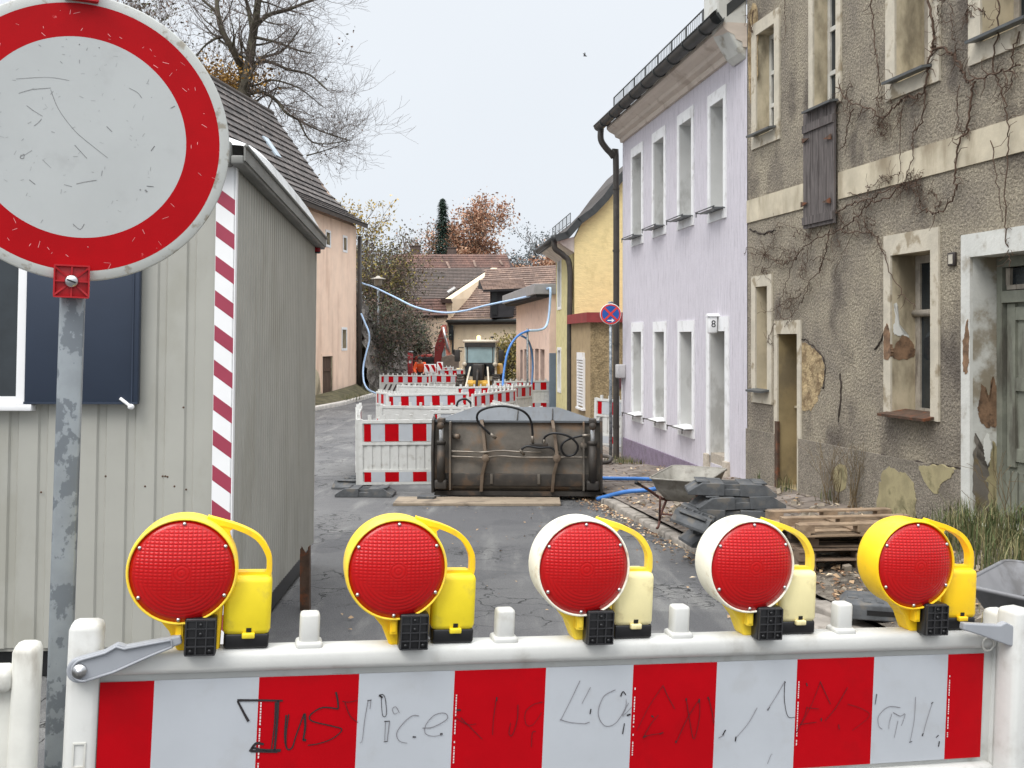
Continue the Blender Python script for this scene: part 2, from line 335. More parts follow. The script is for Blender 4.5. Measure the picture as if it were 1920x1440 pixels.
# ------------------------------------------------------------------ facades
class Fac:
    """a straight house front: X = a + d*Y, local axes x = into the house, y = along the front away from us, z = up"""
    def __init__(s, a, d, Y0, zb):
        s.a, s.d, s.Y0, s.zb = a, d, Y0, zb; s.nrm = math.sqrt(1+d*d)
        s.o = Vector((a+d*Y0, Y0, zb)); s.M = Matrix.Translation(s.o) @ rotz(math.atan(-d))
    def s(s_, px): return (s_.a/((px-CX)/F-s_.d)-s_.Y0)*s_.nrm
    def Y(s_, px): return s_.a/((px-CX)/F-s_.d)
    def p(s_, px, py): Y = s_.Y(px); return (s_.s(px), EYE+(HY-py)/F*Y-s_.zb)
    def z(s_, px, py): return s_.p(px, py)[1]
def wall(L0, L1, z0, z1, holes, mi=0, mr=1, x=0.0):
    """wall face at local x (facing -x) with real openings and their reveals; holes = (s0, s1, z0, z1, depth[, reveal material])"""
    g = MB(); ss = sorted({L0, L1, *[h[0] for h in holes], *[h[1] for h in holes]}); zz = sorted({z0, z1, *[h[2] for h in holes], *[h[3] for h in holes]})
    for a, b in zip(ss, ss[1:]):
        for c, d in zip(zz, zz[1:]):
            if not (a >= L0 and b <= L1 and c >= z0 and d <= z1): continue
            if any(h[0] < (a+b)/2 < h[1] and h[2] < (c+d)/2 < h[3] for h in holes): continue
            g.quad((x, a, c), (x, b, c), (x, b, d), (x, a, d), mi)
    for h in holes:
        a, b, c, d, t = h[:5]; r = h[5] if len(h) > 5 else mr
        g.quad((x, a, c), (x+t, a, c), (x+t, a, d), (x, a, d), r); g.quad((x, b, c), (x, b, d), (x+t, b, d), (x+t, b, c), r)
        g.quad((x, a, d), (x+t, a, d), (x+t, b, d), (x, b, d), r); g.quad((x, a, c), (x, b, c), (x+t, b, c), (x+t, a, c), r)
        g.quad((x+t, a, c), (x+t, b, c), (x+t, b, d), (x+t, a, d), r)
    return g
def surround(g, h, wd, out, top=None, bot=None, mi=0):
    a, b, c, d = h[:4]; top = wd if top is None else top; bot = wd if bot is None else bot
    if top: g.box(-out, .0, a-wd, b+wd, d, d+top, mi)
    if bot: g.box(-out, .0, a-wd, b+wd, c-bot, c, mi)
    g.box(-out, .0, a-wd, a, c, d, mi); g.box(-out, .0, b, b+wd, c, d, mi)
def sash(parent, h, m, cross=(), mull=(), wd=.05, x=None, glass=None, name='window', broken=None):
    """window joinery with a glass pane, set at the back of an opening"""
    a, b, c, d, t = h[:5]; x = t-.07 if x is None else x; g = MB()
    e = .003; a, b, c, d = a+e, b-e, c+e, d-e
    g.box(x, x+.055, a, a+wd, c, d); g.box(x, x+.055, b-wd, b, c, d); g.box(x, x+.055, a+wd, b-wd, c, c+wd); g.box(x, x+.055, a+wd, b-wd, d-wd, d)
    for q in mull: y = a+(b-a)*q; g.box(x-.004, x+.05, y-wd*.5, y+wd*.5, c+wd, d-wd)
    for q in cross: z = c+(d-c)*q; g.box(x-.008, x+.047, a+wd, b-wd, z-wd*.4, z+wd*.4)
    o = g.build(name, m, parent); p = MB()
    p.box(x+.02, x+.026, a+wd*.5, b-wd*.5, c+wd*.5, d-wd*.5); p.build('pane', glass or GLASS, o); return o
def blob(poly, n=40, jit=.08, seed=0):
    """irregular outline through a polygon's points (broken plaster edges)"""
    rr = random.Random(seed); q = catmull([Vector((p[0], p[1], 0)) for p in poly]+[Vector((poly[0][0], poly[0][1], 0))], 5)[:-1]
    s = max((a-b).length for a in q for b in q)
    for amp in (.9, .5, .28):                       # crumbled edge: broken up at three scales
        q = [v for a, b in zip(q, q[1:]+q[:1]) for v in (a, (a+b)/2)] if amp < .9 else q
        q = [v+Vector((rr.uniform(-1, 1), rr.uniform(-1, 1), 0))*jit*s*.4*amp for v in q]
    return [(v.x, v.y) for v in q]
def patch(g, fac, poly, out=.004, mi=0, seed=0, jit=.05):
    pts = blob([fac.p(*p) for p in poly], seed=seed, jit=jit); n = len(pts); c = (sum(p[0] for p in pts)/n, sum(p[1] for p in pts)/n)
    vs = [(-out, p[0], p[1]) for p in pts]+[(.002, p[0], p[1]) for p in pts]+[(-out, c[0], c[1])]
    g.add(vs, [(2*n, i, (i+1) % n) for i in range(n)]+[(i, n+i, n+(i+1) % n, (i+1) % n) for i in range(n)], mi)

# ---- grey roughcast house, nearest on the right
GF = Fac(5.8, -.21, 13.1, EYE-1.95)
H1 = thing('old_house', 'derelict house with stained grey roughcast, broken windows and bare vine stems', 'house', GF.M)
ROUGH = mat('grey_roughcast', lin((160, 150, 136)), .95, var=.2, vscale=1.3, col2=lin((182, 171, 150)), dirt=lin((92, 84, 77)), damt=.85, dscale=1.5, dlo=.5, dhi=.68, dstretch=(1, 1, .6), bump=1, bscale=34, bdist=.05, fine=.36, fscale=40)
ROUGH_LOW = mat('damp_roughcast', lin((154, 145, 131)), .95, var=.2, vscale=1.6, dirt=lin((108, 100, 90)), damt=.7, dscale=1.6, bump=1, bscale=48, bdist=.03, fine=.42, fscale=55)
SMOOTHP = mat('stained_smooth_plaster', lin((192, 182, 160)), .9, var=.14, vscale=3, dirt=lin((126, 112, 90)), damt=.8, dscale=2.4, dlo=.45, dhi=.7, dstretch=(1, 1, .35), bump=.25, bscale=30)
REVEAL = mat('dirty_reveal_plaster', lin((192, 180, 154)), .9, var=.14, vscale=2.5, dirt=lin((104, 94, 76)), damt=.8, dscale=3, dlo=.45, dhi=.68, dstretch=(1, 1, .4), bump=.25, bscale=25)
TRIM_G = mat('cream_window_surround', lin((192, 184, 167)), .9, var=.14, vscale=4, dirt=lin((132, 118, 94)), damt=.8, dscale=4, bump=.3, bscale=40)
CRACK = mat('dark_crack', lin((62, 54, 48)), .95)
NICHE = mat('tan_niche_plaster', lin((150, 134, 100)), .92, var=.2, vscale=2, dirt=lin((108, 98, 80)), damt=.7, dscale=2, dstretch=(1, 1, .5), bump=.4, bscale=18)
WHITEWASH = mat('flaking_whitewash', lin((200, 200, 194)), .9, var=.08, vscale=3, dirt=lin((140, 130, 112)), damt=.7, dscale=3.2, dlo=.52, dhi=.66, bump=.35, bscale=30)
WASHREV = mat('peeling_whitewash_reveal', lin((196, 196, 190)), .9, var=.1, vscale=2, dirt=lin((120, 106, 80)), damt=.8, dscale=2.2, dlo=.5, dhi=.64, bump=.35, bscale=22)
OCHRE = mat('bare_ochre_masonry', lin((166, 146, 112)), .95, var=.28, vscale=6, dirt=lin((118, 98, 72)), damt=.8, dscale=9, dlo=.48, dhi=.6, bump=.9, bscale=22, bdist=.03)
CREAMPATCH = mat('bare_yellow_render', lin((158, 148, 114)), .92, var=.22, vscale=4, dirt=lin((104, 98, 72)), damt=.75, dscale=4, bump=.3, bscale=30)
BRICKS = mat('exposed_red_brick', lin((126, 100, 78)), .95, var=.35, vscale=9, dirt=lin((80, 64, 52)), damt=.8, dscale=12, bump=.8, bscale=20)
PEELW = mat('white_paint_flakes', lin((222, 222, 216)), .8, var=.05)
OLDFRAME = mat('worn_grey_window_paint', lin((158, 150, 138)), .8, var=.2, vscale=9, dirt=lin((90, 78, 66)), damt=.8, dscale=8, dstretch=(1, 1, .2), bump=.3, bscale=60)
WHITEFRAME = mat('old_white_window_paint', lin((200, 198, 190)), .7, var=.08, vscale=6, dirt=lin((140, 130, 114)), damt=.5)
OLDDOOR = mat('faded_green_door_paint', lin((126, 128, 116)), .8, var=.18, vscale=5, dirt=lin((76, 72, 64)), damt=.8, dscale=4, dstretch=(1, 1, .2), bump=.3, bscale=40)
SHUT = mat('weathered_shutter_boards', lin((94, 88, 86)), .9, var=.3, vscale=7, stretch=(6, 6, .5), dirt=lin((56, 50, 48)), damt=.7, dscale=5, dstretch=(5, 5, .4), bump=.4, bscale=30)
def hole(fac, x0, x1, ytop, ybot, t, rev=1, xm=None):
    s0, s1 = sorted((fac.s(x0), fac.s(x1))); xm = (x0+x1)/2 if xm is None else xm
    return (s0, s1, fac.z(xm, ybot), fac.z(xm, ytop), t, rev)
gh = {
 'up1': hole(GF, 1420, 1454, 55, 250, .32), 'up2': hole(GF, 1527, 1570, -60, 203, .32),
 'up3': hole(GF, 1681, 1744, -120, 144, .34), 'up4': hole(GF, 1842, 1935, -170, 60, .34),
 'slit': hole(GF, 1419, 1441, 537, 735, .3), 'niche': hole(GF, 1460, 1497, 626, 915, .28, 2),
 'big': hole(GF, 1673, 1748, 474, 784, .36), 'door': hole(GF, 1824, 1960, 474, 1000, .42, 3)}
s_near = GF.s(2300)
ztop = 8.5
g = wall(s_near, 0, .0, ztop, list(gh.values()))
zpl = GF.z(1600, 842)
g.box(.0, 9, 0, .02, -.6, ztop)
for m_ in (0,): pass
g.box(.45, 9, s_near, 0, ztop-.3, ztop); g.box(-.6, 9.5, s_near-.4, .35, ztop, ztop+.3)
g.box(.35, .45, s_near, 0, -.6, .0)
g.build('wall', [ROUGH, REVEAL, NICHE, WASHREV], H1)
# hairline cracks and break lines in the plaster
for pts in ([(1497, 638), (1510, 636), (1522, 646), (1536, 660), (1546, 676), (1548, 700), (1544, 730)], [(1560, 872), (1600, 868), (1640, 858), (1680, 862), (1730, 868), (1790, 876), (1812, 880)], [(1658, 880), (1664, 862), (1652, 850)], [(1562, 905), (1566, 885), (1578, 868)], [(1592, 880), (1594, 915)], [(1640, 655), (1652, 640), (1660, 618)], [(1575, 700), (1578, 740), (1572, 790)], [(1406, 430), (1430, 438), (1455, 430)]):
    q = catmull([Vector((-.002, *GF.p(*p))) for p in pts], 6); rr = random.Random(len(pts)); q = [v+Vector((0, rr.uniform(-.012, .012), rr.uniform(-.012, .012))) for v in q]
    g = MB(); g.tube(q, [.011*(.4+rr.random()) for _ in q], 4); g.build('crack', CRACK, H1)
# thicker damp render at the foot of the wall, left broken where openings reach down
g = MB()
def zl(s0): return zpl
segs = [(s_near, gh['door'][0]-.16), (gh['door'][1]+.12, gh['niche'][0]-.05), (gh['niche'][1]+.05, .0)]
for a, b in segs: g.box(-.03, .0, a, b, -.7, zpl)
g.build('plinth', ROUGH_LOW, H1)
g = MB()       # smooth string course, interrupted by the hanging shutter
zb0, zb1 = GF.z(1408, 417), GF.z(1408, 375)
g.box(-.018, 0, s_near, GF.s(1574), zb0, zb1); g.box(-.018, 0, GF.s(1513), 0, zb0, zb1); g.build('string_course', SMOOTHP, H1)
for k, (wd, top, bot) in {'up1': (.13, .16, .14), 'up2': (.1, .15, .0), 'up3': (.16, .15, .14), 'up4': (.16, .15, .16), 'slit': (.12, .14, .14), 'big': (.12, .2, .0)}.items():
    g = MB(); surround(g, gh[k], wd, .022, top, bot); g.build('window_surround', TRIM_G, H1)
g = MB(); surround(g, gh['niche'], .09, .02, .16, 0); g.build('niche_surround', TRIM_G, H1)
g = MB(); surround(g, gh['door'], .12, .03, .2, 0); g.build('door_surround', WHITEWASH, H1)
for k in ('up1', 'up2', 'up3', 'up4', 'slit', 'big'):
    h = gh[k]; g = MB(); z = h[2]
    M = Matrix.Translation((0, 0, z+.03)) @ Matrix.Rotation(R(-9), 4, 'Y')
    g.box(-.13, .0 if k != 'big' else .15, h[0]-.06, h[1]+.06, -.012, .012, M=M); g.build('window_sill', ZINC if k != 'big' else RUST, H1)
sash(H1, gh['up1'], WHITEFRAME, (.3, .62), (), .06, .16); sash(H1, gh['up2'], WHITEFRAME, (.28, .6), (), .06, .16)
o = sash(H1, gh['up3'], OLDFRAME, (.5,), (.5,), .07, .3); o = sash(H1, gh['up4'], OLDFRAME, (.5,), (.5,), .07, .3)
sash(H1, gh['slit'], OLDFRAME, (.6,), (), .05)
o = sash(H1, gh['big'], OLDFRAME, (.64,), (.5,), .075, .25)
h = gh['big']; g = MB(); zz = h[2]+(h[3]-h[2])*.64; g.tube([(.235, h[0]+.01, zz), (.235, h[1]-.01, zz)], .035, 10); g.build('transom', OLDFRAME, o)
# the plank left standing in the filled doorway
g = MB(); h = gh['niche']; g.box(-.03, .0, h[1]-.03, h[1]+.05, h[2]-.1, GF.z(1461, 790)); g.build('door_post', RUST, H1)
g = MB(); g.box(.2, .24, h[0]+.01, h[1]-.01, GF.z(1480, 766)-.012, GF.z(1480, 766)+.012); g.build('filled_doorway_edge', REVEAL, H1)
# front door: panelled, faded green, rotten at the foot
h = gh['door']; d0, d1, z0, z1 = h[0]+.004, h[1]-.004, h[2], h[3]
D = MB(); x = .28; zt = GF.z(1905, 552)
D.box(x-.05, x+.04, d1-.07, d1, z0, z1-.004); D.box(x-.05, x+.04, d0, d0+.07, z0, z1-.004); D.box(x-.06, x+.04, d0+.07, d1-.07, zt-.05, zt+.05); D.box(x-.05, x+.04, d0+.07, d1-.07, z1-.09, z1-.004)
dof = D.build('door_frame', OLDDOOR, H1)
D = MB(); D.box(x, x+.03, d0+.07, d1-.07, z0+.45, zt-.05)
for q in (d1-.2, d1-.62, d0+.08): D.box(x-.025, x, q, q+.1, z0+.5, zt-.06)
for q in (.55, 1.15, zt-z0-.2): D.box(x-.022, x, d0+.09, d1-.1, z0+q, z0+q+.11)
rr = random.Random(4); q = d0+.08
while q < d1-.1: D.box(x-.012, x+.015, q, q+.07, z0+rr.uniform(.02, .3), z0+.46); q += .085+rr.uniform(0, .03)
D.build('door', OLDDOOR, H1)
D = MB(); D.box(x-.03, x+.02, d0+.09, d1-.1, zt+.06, zt+.1); D.box(x-.03, x+.02, d1-.14, d1-.09, zt+.1, z1-.1); D.box(x-.03, x+.02, d0+.08, d0+.12, zt+.1, z1-.1); fan = D.build('fanlight', OLDFRAME, H1)
D = MB(); D.box(x, x+.01, d0+.12, d1-.14, zt+.1, z1-.1); D.build('pane', GLASS, fan)
g = MB(); g.box(.45, .5, d0, d1, z0, z1); g.build('dark_hall', BLACK_PL, H1)
# hanging shutter under the second upper window
g = MB(); s0, s1 = GF.s(1573), GF.s(1514); za, zt = GF.z(1543, 424), GF.z(1543, 200); n = 4; wdt = (s1-s0)/n
for i in range(n): g.box(-.055, -.03, s0+i*wdt+.004, s0+(i+1)*wdt-.004, za, zt-.05*(i % 2)*.3)
shut = g.build('shutter', SHUT, H1)
g = MB(); g.box(-.075, -.056, s0+.01, s1-.01, za+.04, za+.13); g.build('shutter_batten', SHUT, shut); g = MB(); g.box(-.075, -.056, s0+.01, s1-.01, zt-.24, zt-.15); g.build('shutter_batten', SHUT, shut)
for py, px, sg in ((265, 1515, -1), (256, 1570, 1), (384, 1513, -1), (376, 1568, 1)):
    g = MB(); s, z = GF.p(px, py); g.prism([(-.08, s-.02*sg*0, z-.03), (-.08, s-sg*(-.16), z), (-.08, s, z+.03)], (.012, 0, 0)); g.build('strap_hinge', RUST, shut)
# house number plate and door bell plate
s, z = GF.p(1788, 486); g = MB(); g.rbox(-.03, 0, s-.05, s+.05, z-.06, z+.06, .008); pl = g.build('number_plate', mat('dark_enamel', lin((52, 46, 44)), .4), H1)
g = MB(); g.box(-.034, -.029, s-.028, s+.028, z-.042, z+.042); g.build('plate_field', mat('pale_enamel', lin((180, 174, 160)), .5, var=.2, vscale=20), pl)
# peeled plaster
g = MB(); patch(g, GF, [(1497, 640), (1520, 648), (1540, 668), (1545, 700), (1535, 745), (1520, 770), (1500, 760), (1497, 700)], .004, 0, 1); g.build('peeled_plaster', OCHRE, H1)
g = MB(); patch(g, GF, [(1656, 906), (1664, 880), (1690, 882), (1715, 900), (1722, 930), (1716, 985), (1652, 985)], .035, 0, 2); g.build('peeled_plaster', CREAMPATCH, H1)
g = MB(); patch(g, GF, [(1728, 874), (1770, 872), (1795, 884), (1770, 910), (1762, 925), (1745, 912)], .035, 0, 3); g.build('peeled_plaster', CREAMPATCH, H1)
g = MB(); patch(g, GF, [(1566, 885), (1578, 870), (1592, 878), (1590, 915), (1572, 920)], .034, 0, 9); g.build('peeled_plaster', CREAMPATCH, H1)
g = MB(); patch(g, GF, [(1403, 25), (1419, 10), (1421, 140), (1412, 200), (1404, 150)], .004, 0, 4, .03); g.build('peeled_plaster', OCHRE, H1)
g = MB(); patch(g, GF, [(1661, 625), (1668, 606), (1673, 640), (1673, 670), (1662, 672)], .027, 0, 5); g.build('exposed_brick', BRICKS, H1)
g = MB(); patch(g, GF, [(1812, 640), (1820, 600), (1823, 660), (1818, 700), (1812, 690)], .034, 0, 6); g.build('exposed_brick', BRICKS, H1)
def revpatch(h, poly, m, seed, off=.004, name='exposed_brick'):
    """poly in fractions of the far jamb: (depth 0..1, height 0..1)"""
    g = MB(); t = h[4]; pts = blob([(p[0]*t, h[2]+p[1]*(h[3]-h[2])) for p in poly], seed=seed, jit=.085); n = len(pts); y = h[1]-off
    c = (sum(p[0] for p in pts)/n, sum(p[1] for p in pts)/n)
    g.add([(p[0], y, p[1]) for p in pts]+[(c[0], y, c[1])], [(n, i, (i+1) % n) for i in range(n)]); return g.build(name, m, H1)
revpatch(gh['big'], [(.02, .42), (.2, .47), (.35, .5), (.62, .46), (.68, .38), (.4, .35), (.02, .36)], BRICKS, 7)
revpatch(gh['big'], [(.06, .5), (.05, .68), (.15, .69), (.22, .55), (.5, .49), (.3, .5)], PEELW, 8, .006, 'paint_flakes')
revpatch(gh['door'], [(.1, .42), (.2, .52), (.38, .48), (.45, .55), (.62, .47), (.6, .38), (.3, .36)], BRICKS, 10)
revpatch(gh['door'], [(.3, .16), (.5, .3), (.62, .24), (.55, .06), (.4, .02)], CREAMPATCH, 11, .004, 'peeled_plaster')
revpatch(gh['door'], [(.22, .28), (.32, .34), (.42, .3), (.36, .22), (.28, .24)], PEELW, 12, .007, 'paint_flakes')
revpatch(gh['door'], [(.05, 0), (.05, .34), (.3, .2), (.75, .3), (.9, .4), (.95, 0)], mat('damp_grey_plaster', lin((112, 106, 98)), .9, var=.2, dirt=lin((120, 104, 66)), damt=.7, dscale=5, bump=.3, bscale=30), 13, .003, 'damp_plaster')
# plaster stub of the eaves where the two houses meet
g = MB(); zc = GF.z(1402, 95)
g.prism([(-.3, .02, zc+.3), (-.42, .02, zc+.5), (-.42, .02, zc+1.6), (.0, .02, zc+1.6), (.0, .02, zc-.1), (-.1, .02, zc-.02)], (0, .45, 0)); g.build('eaves_corbel', WHITEWASH, H1, bevel=.03)

# ---- bare vine on the grey house: stems pressed to the wall
VINE = mat('bare_vine_bark', lin((84, 66, 54)), .9, var=.3, vscale=20)
vg = MB(); vr = random.Random(11)
def vline(pts, r=.012, out=.03, twig=0.5):
    q = [Vector((-out-vr.uniform(0, .02), *GF.p(*p))) for p in pts]; q = catmull(q, 7)
    q = [v+Vector((vr.uniform(-.01, .01), vr.uniform(-.02, .02), vr.uniform(-.02, .02))) for v in q]
    vg.tube(q, [r*(1-.5*i/len(q)) for i in range(len(q))], 5)
    for v in q[1:-1]:
        if vr.random() < twig:
            a = vr.uniform(0, 6.28); l = vr.uniform(.04, .2); m_ = v+Vector((-.01, math.cos(a)*l*.5, math.sin(a)*l*.5)); e_ = m_+Vector((.0, math.cos(a+.7)*l*.5, math.sin(a+.7)*l*.5))
            vg.tube([v, m_, e_], [r*.45, r*.35, .002], 4, cap=False)
for pts, r in (
 ([(1750, 0), (1758, 60), (1757, 92), (1748, 120), (1742, 160), (1728, 182), (1705, 180), (1690, 196), (1660, 222), (1640, 205), (1600, 192), (1575, 160)], .016),
 ([(1758, 88), (1775, 90), (1795, 105), (1810, 130), (1820, 150), (1840, 150), (1880, 138), (1920, 118)], .017),
 ([(1832, 152), (1826, 190), (1822, 240), (1808, 262), (1800, 320), (1796, 365), (1775, 395), (1750, 400), (1730, 385)], .015),
 ([(1640, 0), (1645, 60), (1650, 100), (1655, 150), (1652, 190), (1656, 220)], .009),
 ([(1740, 170), (1735, 230), (1720, 250), (1718, 290), (1706, 340)], .01), ([(1698, 195), (1696, 260), (1692, 340)], .007),
 ([(1605, 205), (1596, 240), (1590, 270), (1580, 280)], .01), ([(1570, 400), (1600, 385), (1640, 370), (1690, 350), (1710, 345), (1735, 350)], .012),
 ([(1700, 345), (1670, 372), (1640, 380), (1620, 400), (1585, 430), (1560, 440), (1525, 455), (1500, 480), (1475, 495), (1440, 480), (1410, 474)], .011),
 ([(1562, 430), (1555, 470), (1545, 505), (1525, 525), (1515, 555), (1505, 570)], .009), ([(1585, 435), (1620, 436), (1650, 440), (1660, 470), (1680, 520), (1700, 550), (1722, 575)], .009),
 ([(1884, 0), (1880, 60), (1868, 120), (1880, 160), (1892, 190), (1898, 240), (1900, 300), (1893, 400), (1896, 470), (1905, 500)], .01),
 ([(1920, 60), (1905, 110), (1902, 160), (1890, 165)], .01), ([(1790, 10), (1795, 60), (1796, 75)], .006), ([(1805, 160), (1803, 230), (1812, 245)], .007),
 ([(1478, 0), (1477, 40), (1475, 80)], .006), ([(1420, 20), (1416, 60), (1410, 40), (1404, 30)], .008), ([(1735, 330), (1720, 350), (1690, 352)], .008),
 ([(1546, 400), (1540, 330), (1545, 280), (1548, 230), (1550, 190)], .006), ([(1500, 480), (1485, 520), (1470, 560), (1460, 600)], .006),
 ([(1640, 440), (1630, 430), (1625, 415)], .008), ([(1610, 435), (1590, 470), (1570, 520)], .005), ([(1520, 460), (1515, 500), (1500, 520)], .005), ([(1870, 260), (1878, 330), (1890, 420)], .007)):
    vline(pts, r*.72)
for _ in range(75):                       # curly clumps of thin tendrils
    cx, cy = vr.choice([(1595, 175), (1700, 345), (1600, 385), (1540, 445), (1500, 490), (1490, 560), (1660, 220), (1790, 20), (1440, 475), (1720, 350), (1630, 425), (1520, 455)])
    p0 = (cx+vr.gauss(0, 22), cy+vr.gauss(0, 20)); pts = [p0]
    for _k in range(3): pts.append((pts[-1][0]+vr.gauss(0, 12), pts[-1][1]+vr.gauss(0, 12)))
    vline(pts, .0038, .025, .25)
vg.build('climbing_vine', VINE); vo = bpy.data.objects['climbing_vine']; vo.matrix_world = GF.M
tag(vo, 'leafless brown vine climbing over the grey roughcast front', 'vine')
# ---- lilac house
LF = Fac(4.9, -.142, 13.1, EYE-2.5)
LILAC = mat('lilac_streaked_render', lin((212, 207, 214)), .92, var=.05, vscale=6, stretch=(3, 3, .35), dirt=lin((158, 152, 160)), damt=.55, dscale=9, dlo=.5, dhi=.72, dstretch=(3, 3, .3), bump=.7, bscale=38, bdist=.02, fine=.12, fscale=70)
LT = LILAC.node_tree
MAUVE = mat('mauve_plinth', lin((136, 122, 140)), .95, var=.12, vscale=8, dirt=lin((100, 92, 98)), damt=.5, dscale=9, bump=.6, bscale=70, fine=.3, fscale=110)
WTRIM = mat('white_window_surround', lin((226, 226, 226)), .85, var=.04, vscale=4, dirt=lin((176, 174, 170)), damt=.4, dscale=5, bump=.1, bscale=40)
WREV = mat('white_reveal', lin((206, 206, 203)), .9, var=.06, vscale=2, dirt=lin((150, 148, 142)), damt=.5, dscale=3, dstretch=(1, 1, .5))
CORN = mat('beige_cornice', lin((202, 190, 178)), .9, var=.07, vscale=3, dirt=lin((160, 144, 130)), damt=.5, dscale=3, stretch=(1, .3, 3), bump=.15, bscale=30)
WHITEP = mat('white_paint', lin((228, 228, 228)), .5, var=.03)
H2 = thing('lilac_house', 'two storey lilac house with white framed windows and dark gutter', 'house', LF.M)
far = LF.s(1168); ztop = LF.z(1168, 268)
lw = []
for a, b, t, bt in ((1187, 1204, 290, 446), (1227, 1246, 262, 428), (1275, 1298, 228, 411), (1333, 1358, 192, 396)): lw.append(hole(LF, a, b, t, bt, .3))
for a, b, t, bt in ((1188, 1204, 622, 778), (1229, 1247, 622, 789), (1276, 1299, 622, 803)): lw.append(hole(LF, a, b, t, bt, .3))
dh = hole(LF, 1332, 1361, 621, 872, .55, 1); lw.append(dh)
g = wall(-.0, far, 0, ztop, lw); g.box(0, 8, far, far+.02, -1, ztop); g.box(.7, .8, 0, far, -1, ztop)
g.build('wall', [LILAC, WREV], H2)
for i, h in enumerate(lw):
    g = MB(); wd = .1
    surround(g, h, wd if i < 7 else .14, .02, .17 if i < 7 else .2, .13 if i < 7 else 0)
    sr = g.build('window_surround' if i < 7 else 'door_surround', WTRIM, H2)
    if i < 7:
        sash(H2, h, WHITEP, (), (.5,), .06)
        M = Matrix.Translation((0, 0, h[2]+.02)) @ Matrix.Rotation(R(-8), 4, 'Y'); g = MB()
        g.box(-.16, .1, h[0]-.02, h[1]+.02, -.012, .012, M=M); g.build('window_sill', ZINC if i < 4 else WTRIM, H2)
        g = MB()       # flower box rail on brackets
        for s in (h[0]-.08, h[1]+.08): g.box(-.2, 0, s-.008, s+.008, h[2]+.0, h[2]+.016); g.box(-.2, -.188, s-.008, s+.008, h[2]-.05, h[2]+.016)
        g.tube([(-.195, h[0]-.14, h[2]+.02), (-.195, h[1]+.1, h[2]+.02)], .009, 6); g.build('window_rail', DARK_PIPE if i > 3 else ZINC, H2)
g = MB(); g.box(-.035, 0, LF.s(1318), far, -1, LF.z(1170, 820)); g.build('plinth', MAUVE, H2)
g = MB(); h = dh
STONE = mat('granite_step', lin((172, 162, 148)), .9, var=.15, vscale=30, bump=.2)
g.rbox(-.06, .02, h[1]+.0, h[1]+.16, -.7, LF.z(1335, 852), .015); g.rbox(-.06, .02, h[0]-.16, h[0], -.7, LF.z(1368, 866), .015); g.box(.01, .5, h[0], h[1], -.7, h[2]+.14); g.build('door_step', STONE, H2)
sash(H2, dh, OLDFRAME, (.75,), (), .08, .45)
# lantern with the house number over the door
s, z = LF.p(1347, 608); g = MB(); g.rbox(-.15, -.03, s-.06, s+.06, z-.13, z+.11, .02); ln = g.build('number_lantern', WHITEP, H2)
g = MB(); g.prism([(-.17, s-.08, z+.11), (-.17, s+.08, z+.11), (-.17, s, z+.15)], (.17, 0, 0)); g.build('lantern_roof', WHITEP, ln)
def text_mesh(txt, size, name, m, parent, M, ext=.002):
    cu = bpy.data.curves.new('txt', 'FONT'); cu.body = txt; cu.size = size; cu.align_x = 'CENTER'; cu.align_y = 'CENTER'; cu.extrude = ext; cu.resolution_u = 3
    t = bpy.data.objects.new('txt', cu); COL.objects.link(t); dg = bpy.context.evaluated_depsgraph_get(); me = bpy.data.meshes.new_from_object(t.evaluated_get(dg)); bpy.data.objects.remove(t)
    me.name = name; me.materials.clear(); me.materials.append(m); o = bpy.data.objects.new(name, me); COL.objects.link(o); o.parent = parent; o.matrix_local = M; return o
# number on the end face of the lantern, towards the viewer
text_mesh('8', .14, 'house_number', BLACK_PL, ln, basis((-.092, s-.062, z+.0), (1, 0, 0), (0, 0, 1), (0, -1, 0)))
# cornice, gutter, snow guard, roof
g = MB(); pr = [(0, ztop), (-.05, ztop), (-.07, ztop+.07), (-.15, ztop+.1), (-.17, ztop+.15), (-.27, ztop+.2), (-.32, ztop+.25), (-.32, ztop+.31), (0, ztop+.31)]
g.prism([(p[0], 0, p[1]) for p in pr], (0, far, 0)); g.build('cornice', CORN, H2)
GUTTER = mat('gutter_metal', lin((66, 68, 68)), .5, .3, var=.15)
zgut = ztop+.36; g = MB(); n = 10; r = .1; xc = -.42
v0 = [(xc+r*math.cos(math.pi+math.pi*k/n), zgut+r*math.sin(math.pi+math.pi*k/n)) for k in range(n+1)]
vs = [(x, -.05, z) for x, z in v0]+[(x, far+.25, z) for x, z in v0]
g.add(vs, [(k, k+1, n+2+k, n+1+k) for k in range(n)], 0, True); g.add([(x, far+.25, z) for x, z in v0], [tuple(range(n+1))]); g.tube([(xc-r, -.05, zgut), (xc-r, far+.25, zgut)], .012, 6)
q = .4
while q < far: g.tube([(x*1.0+(xc-x)*-.06, q, z-.005) for x, z in v0], .012, 5); q += .72
gu = g.build('gutter', GUTTER, H2)
SLATE = tiles('dark_roof_tiles', lin((70, 66, 64)), lin((84, 78, 74)))
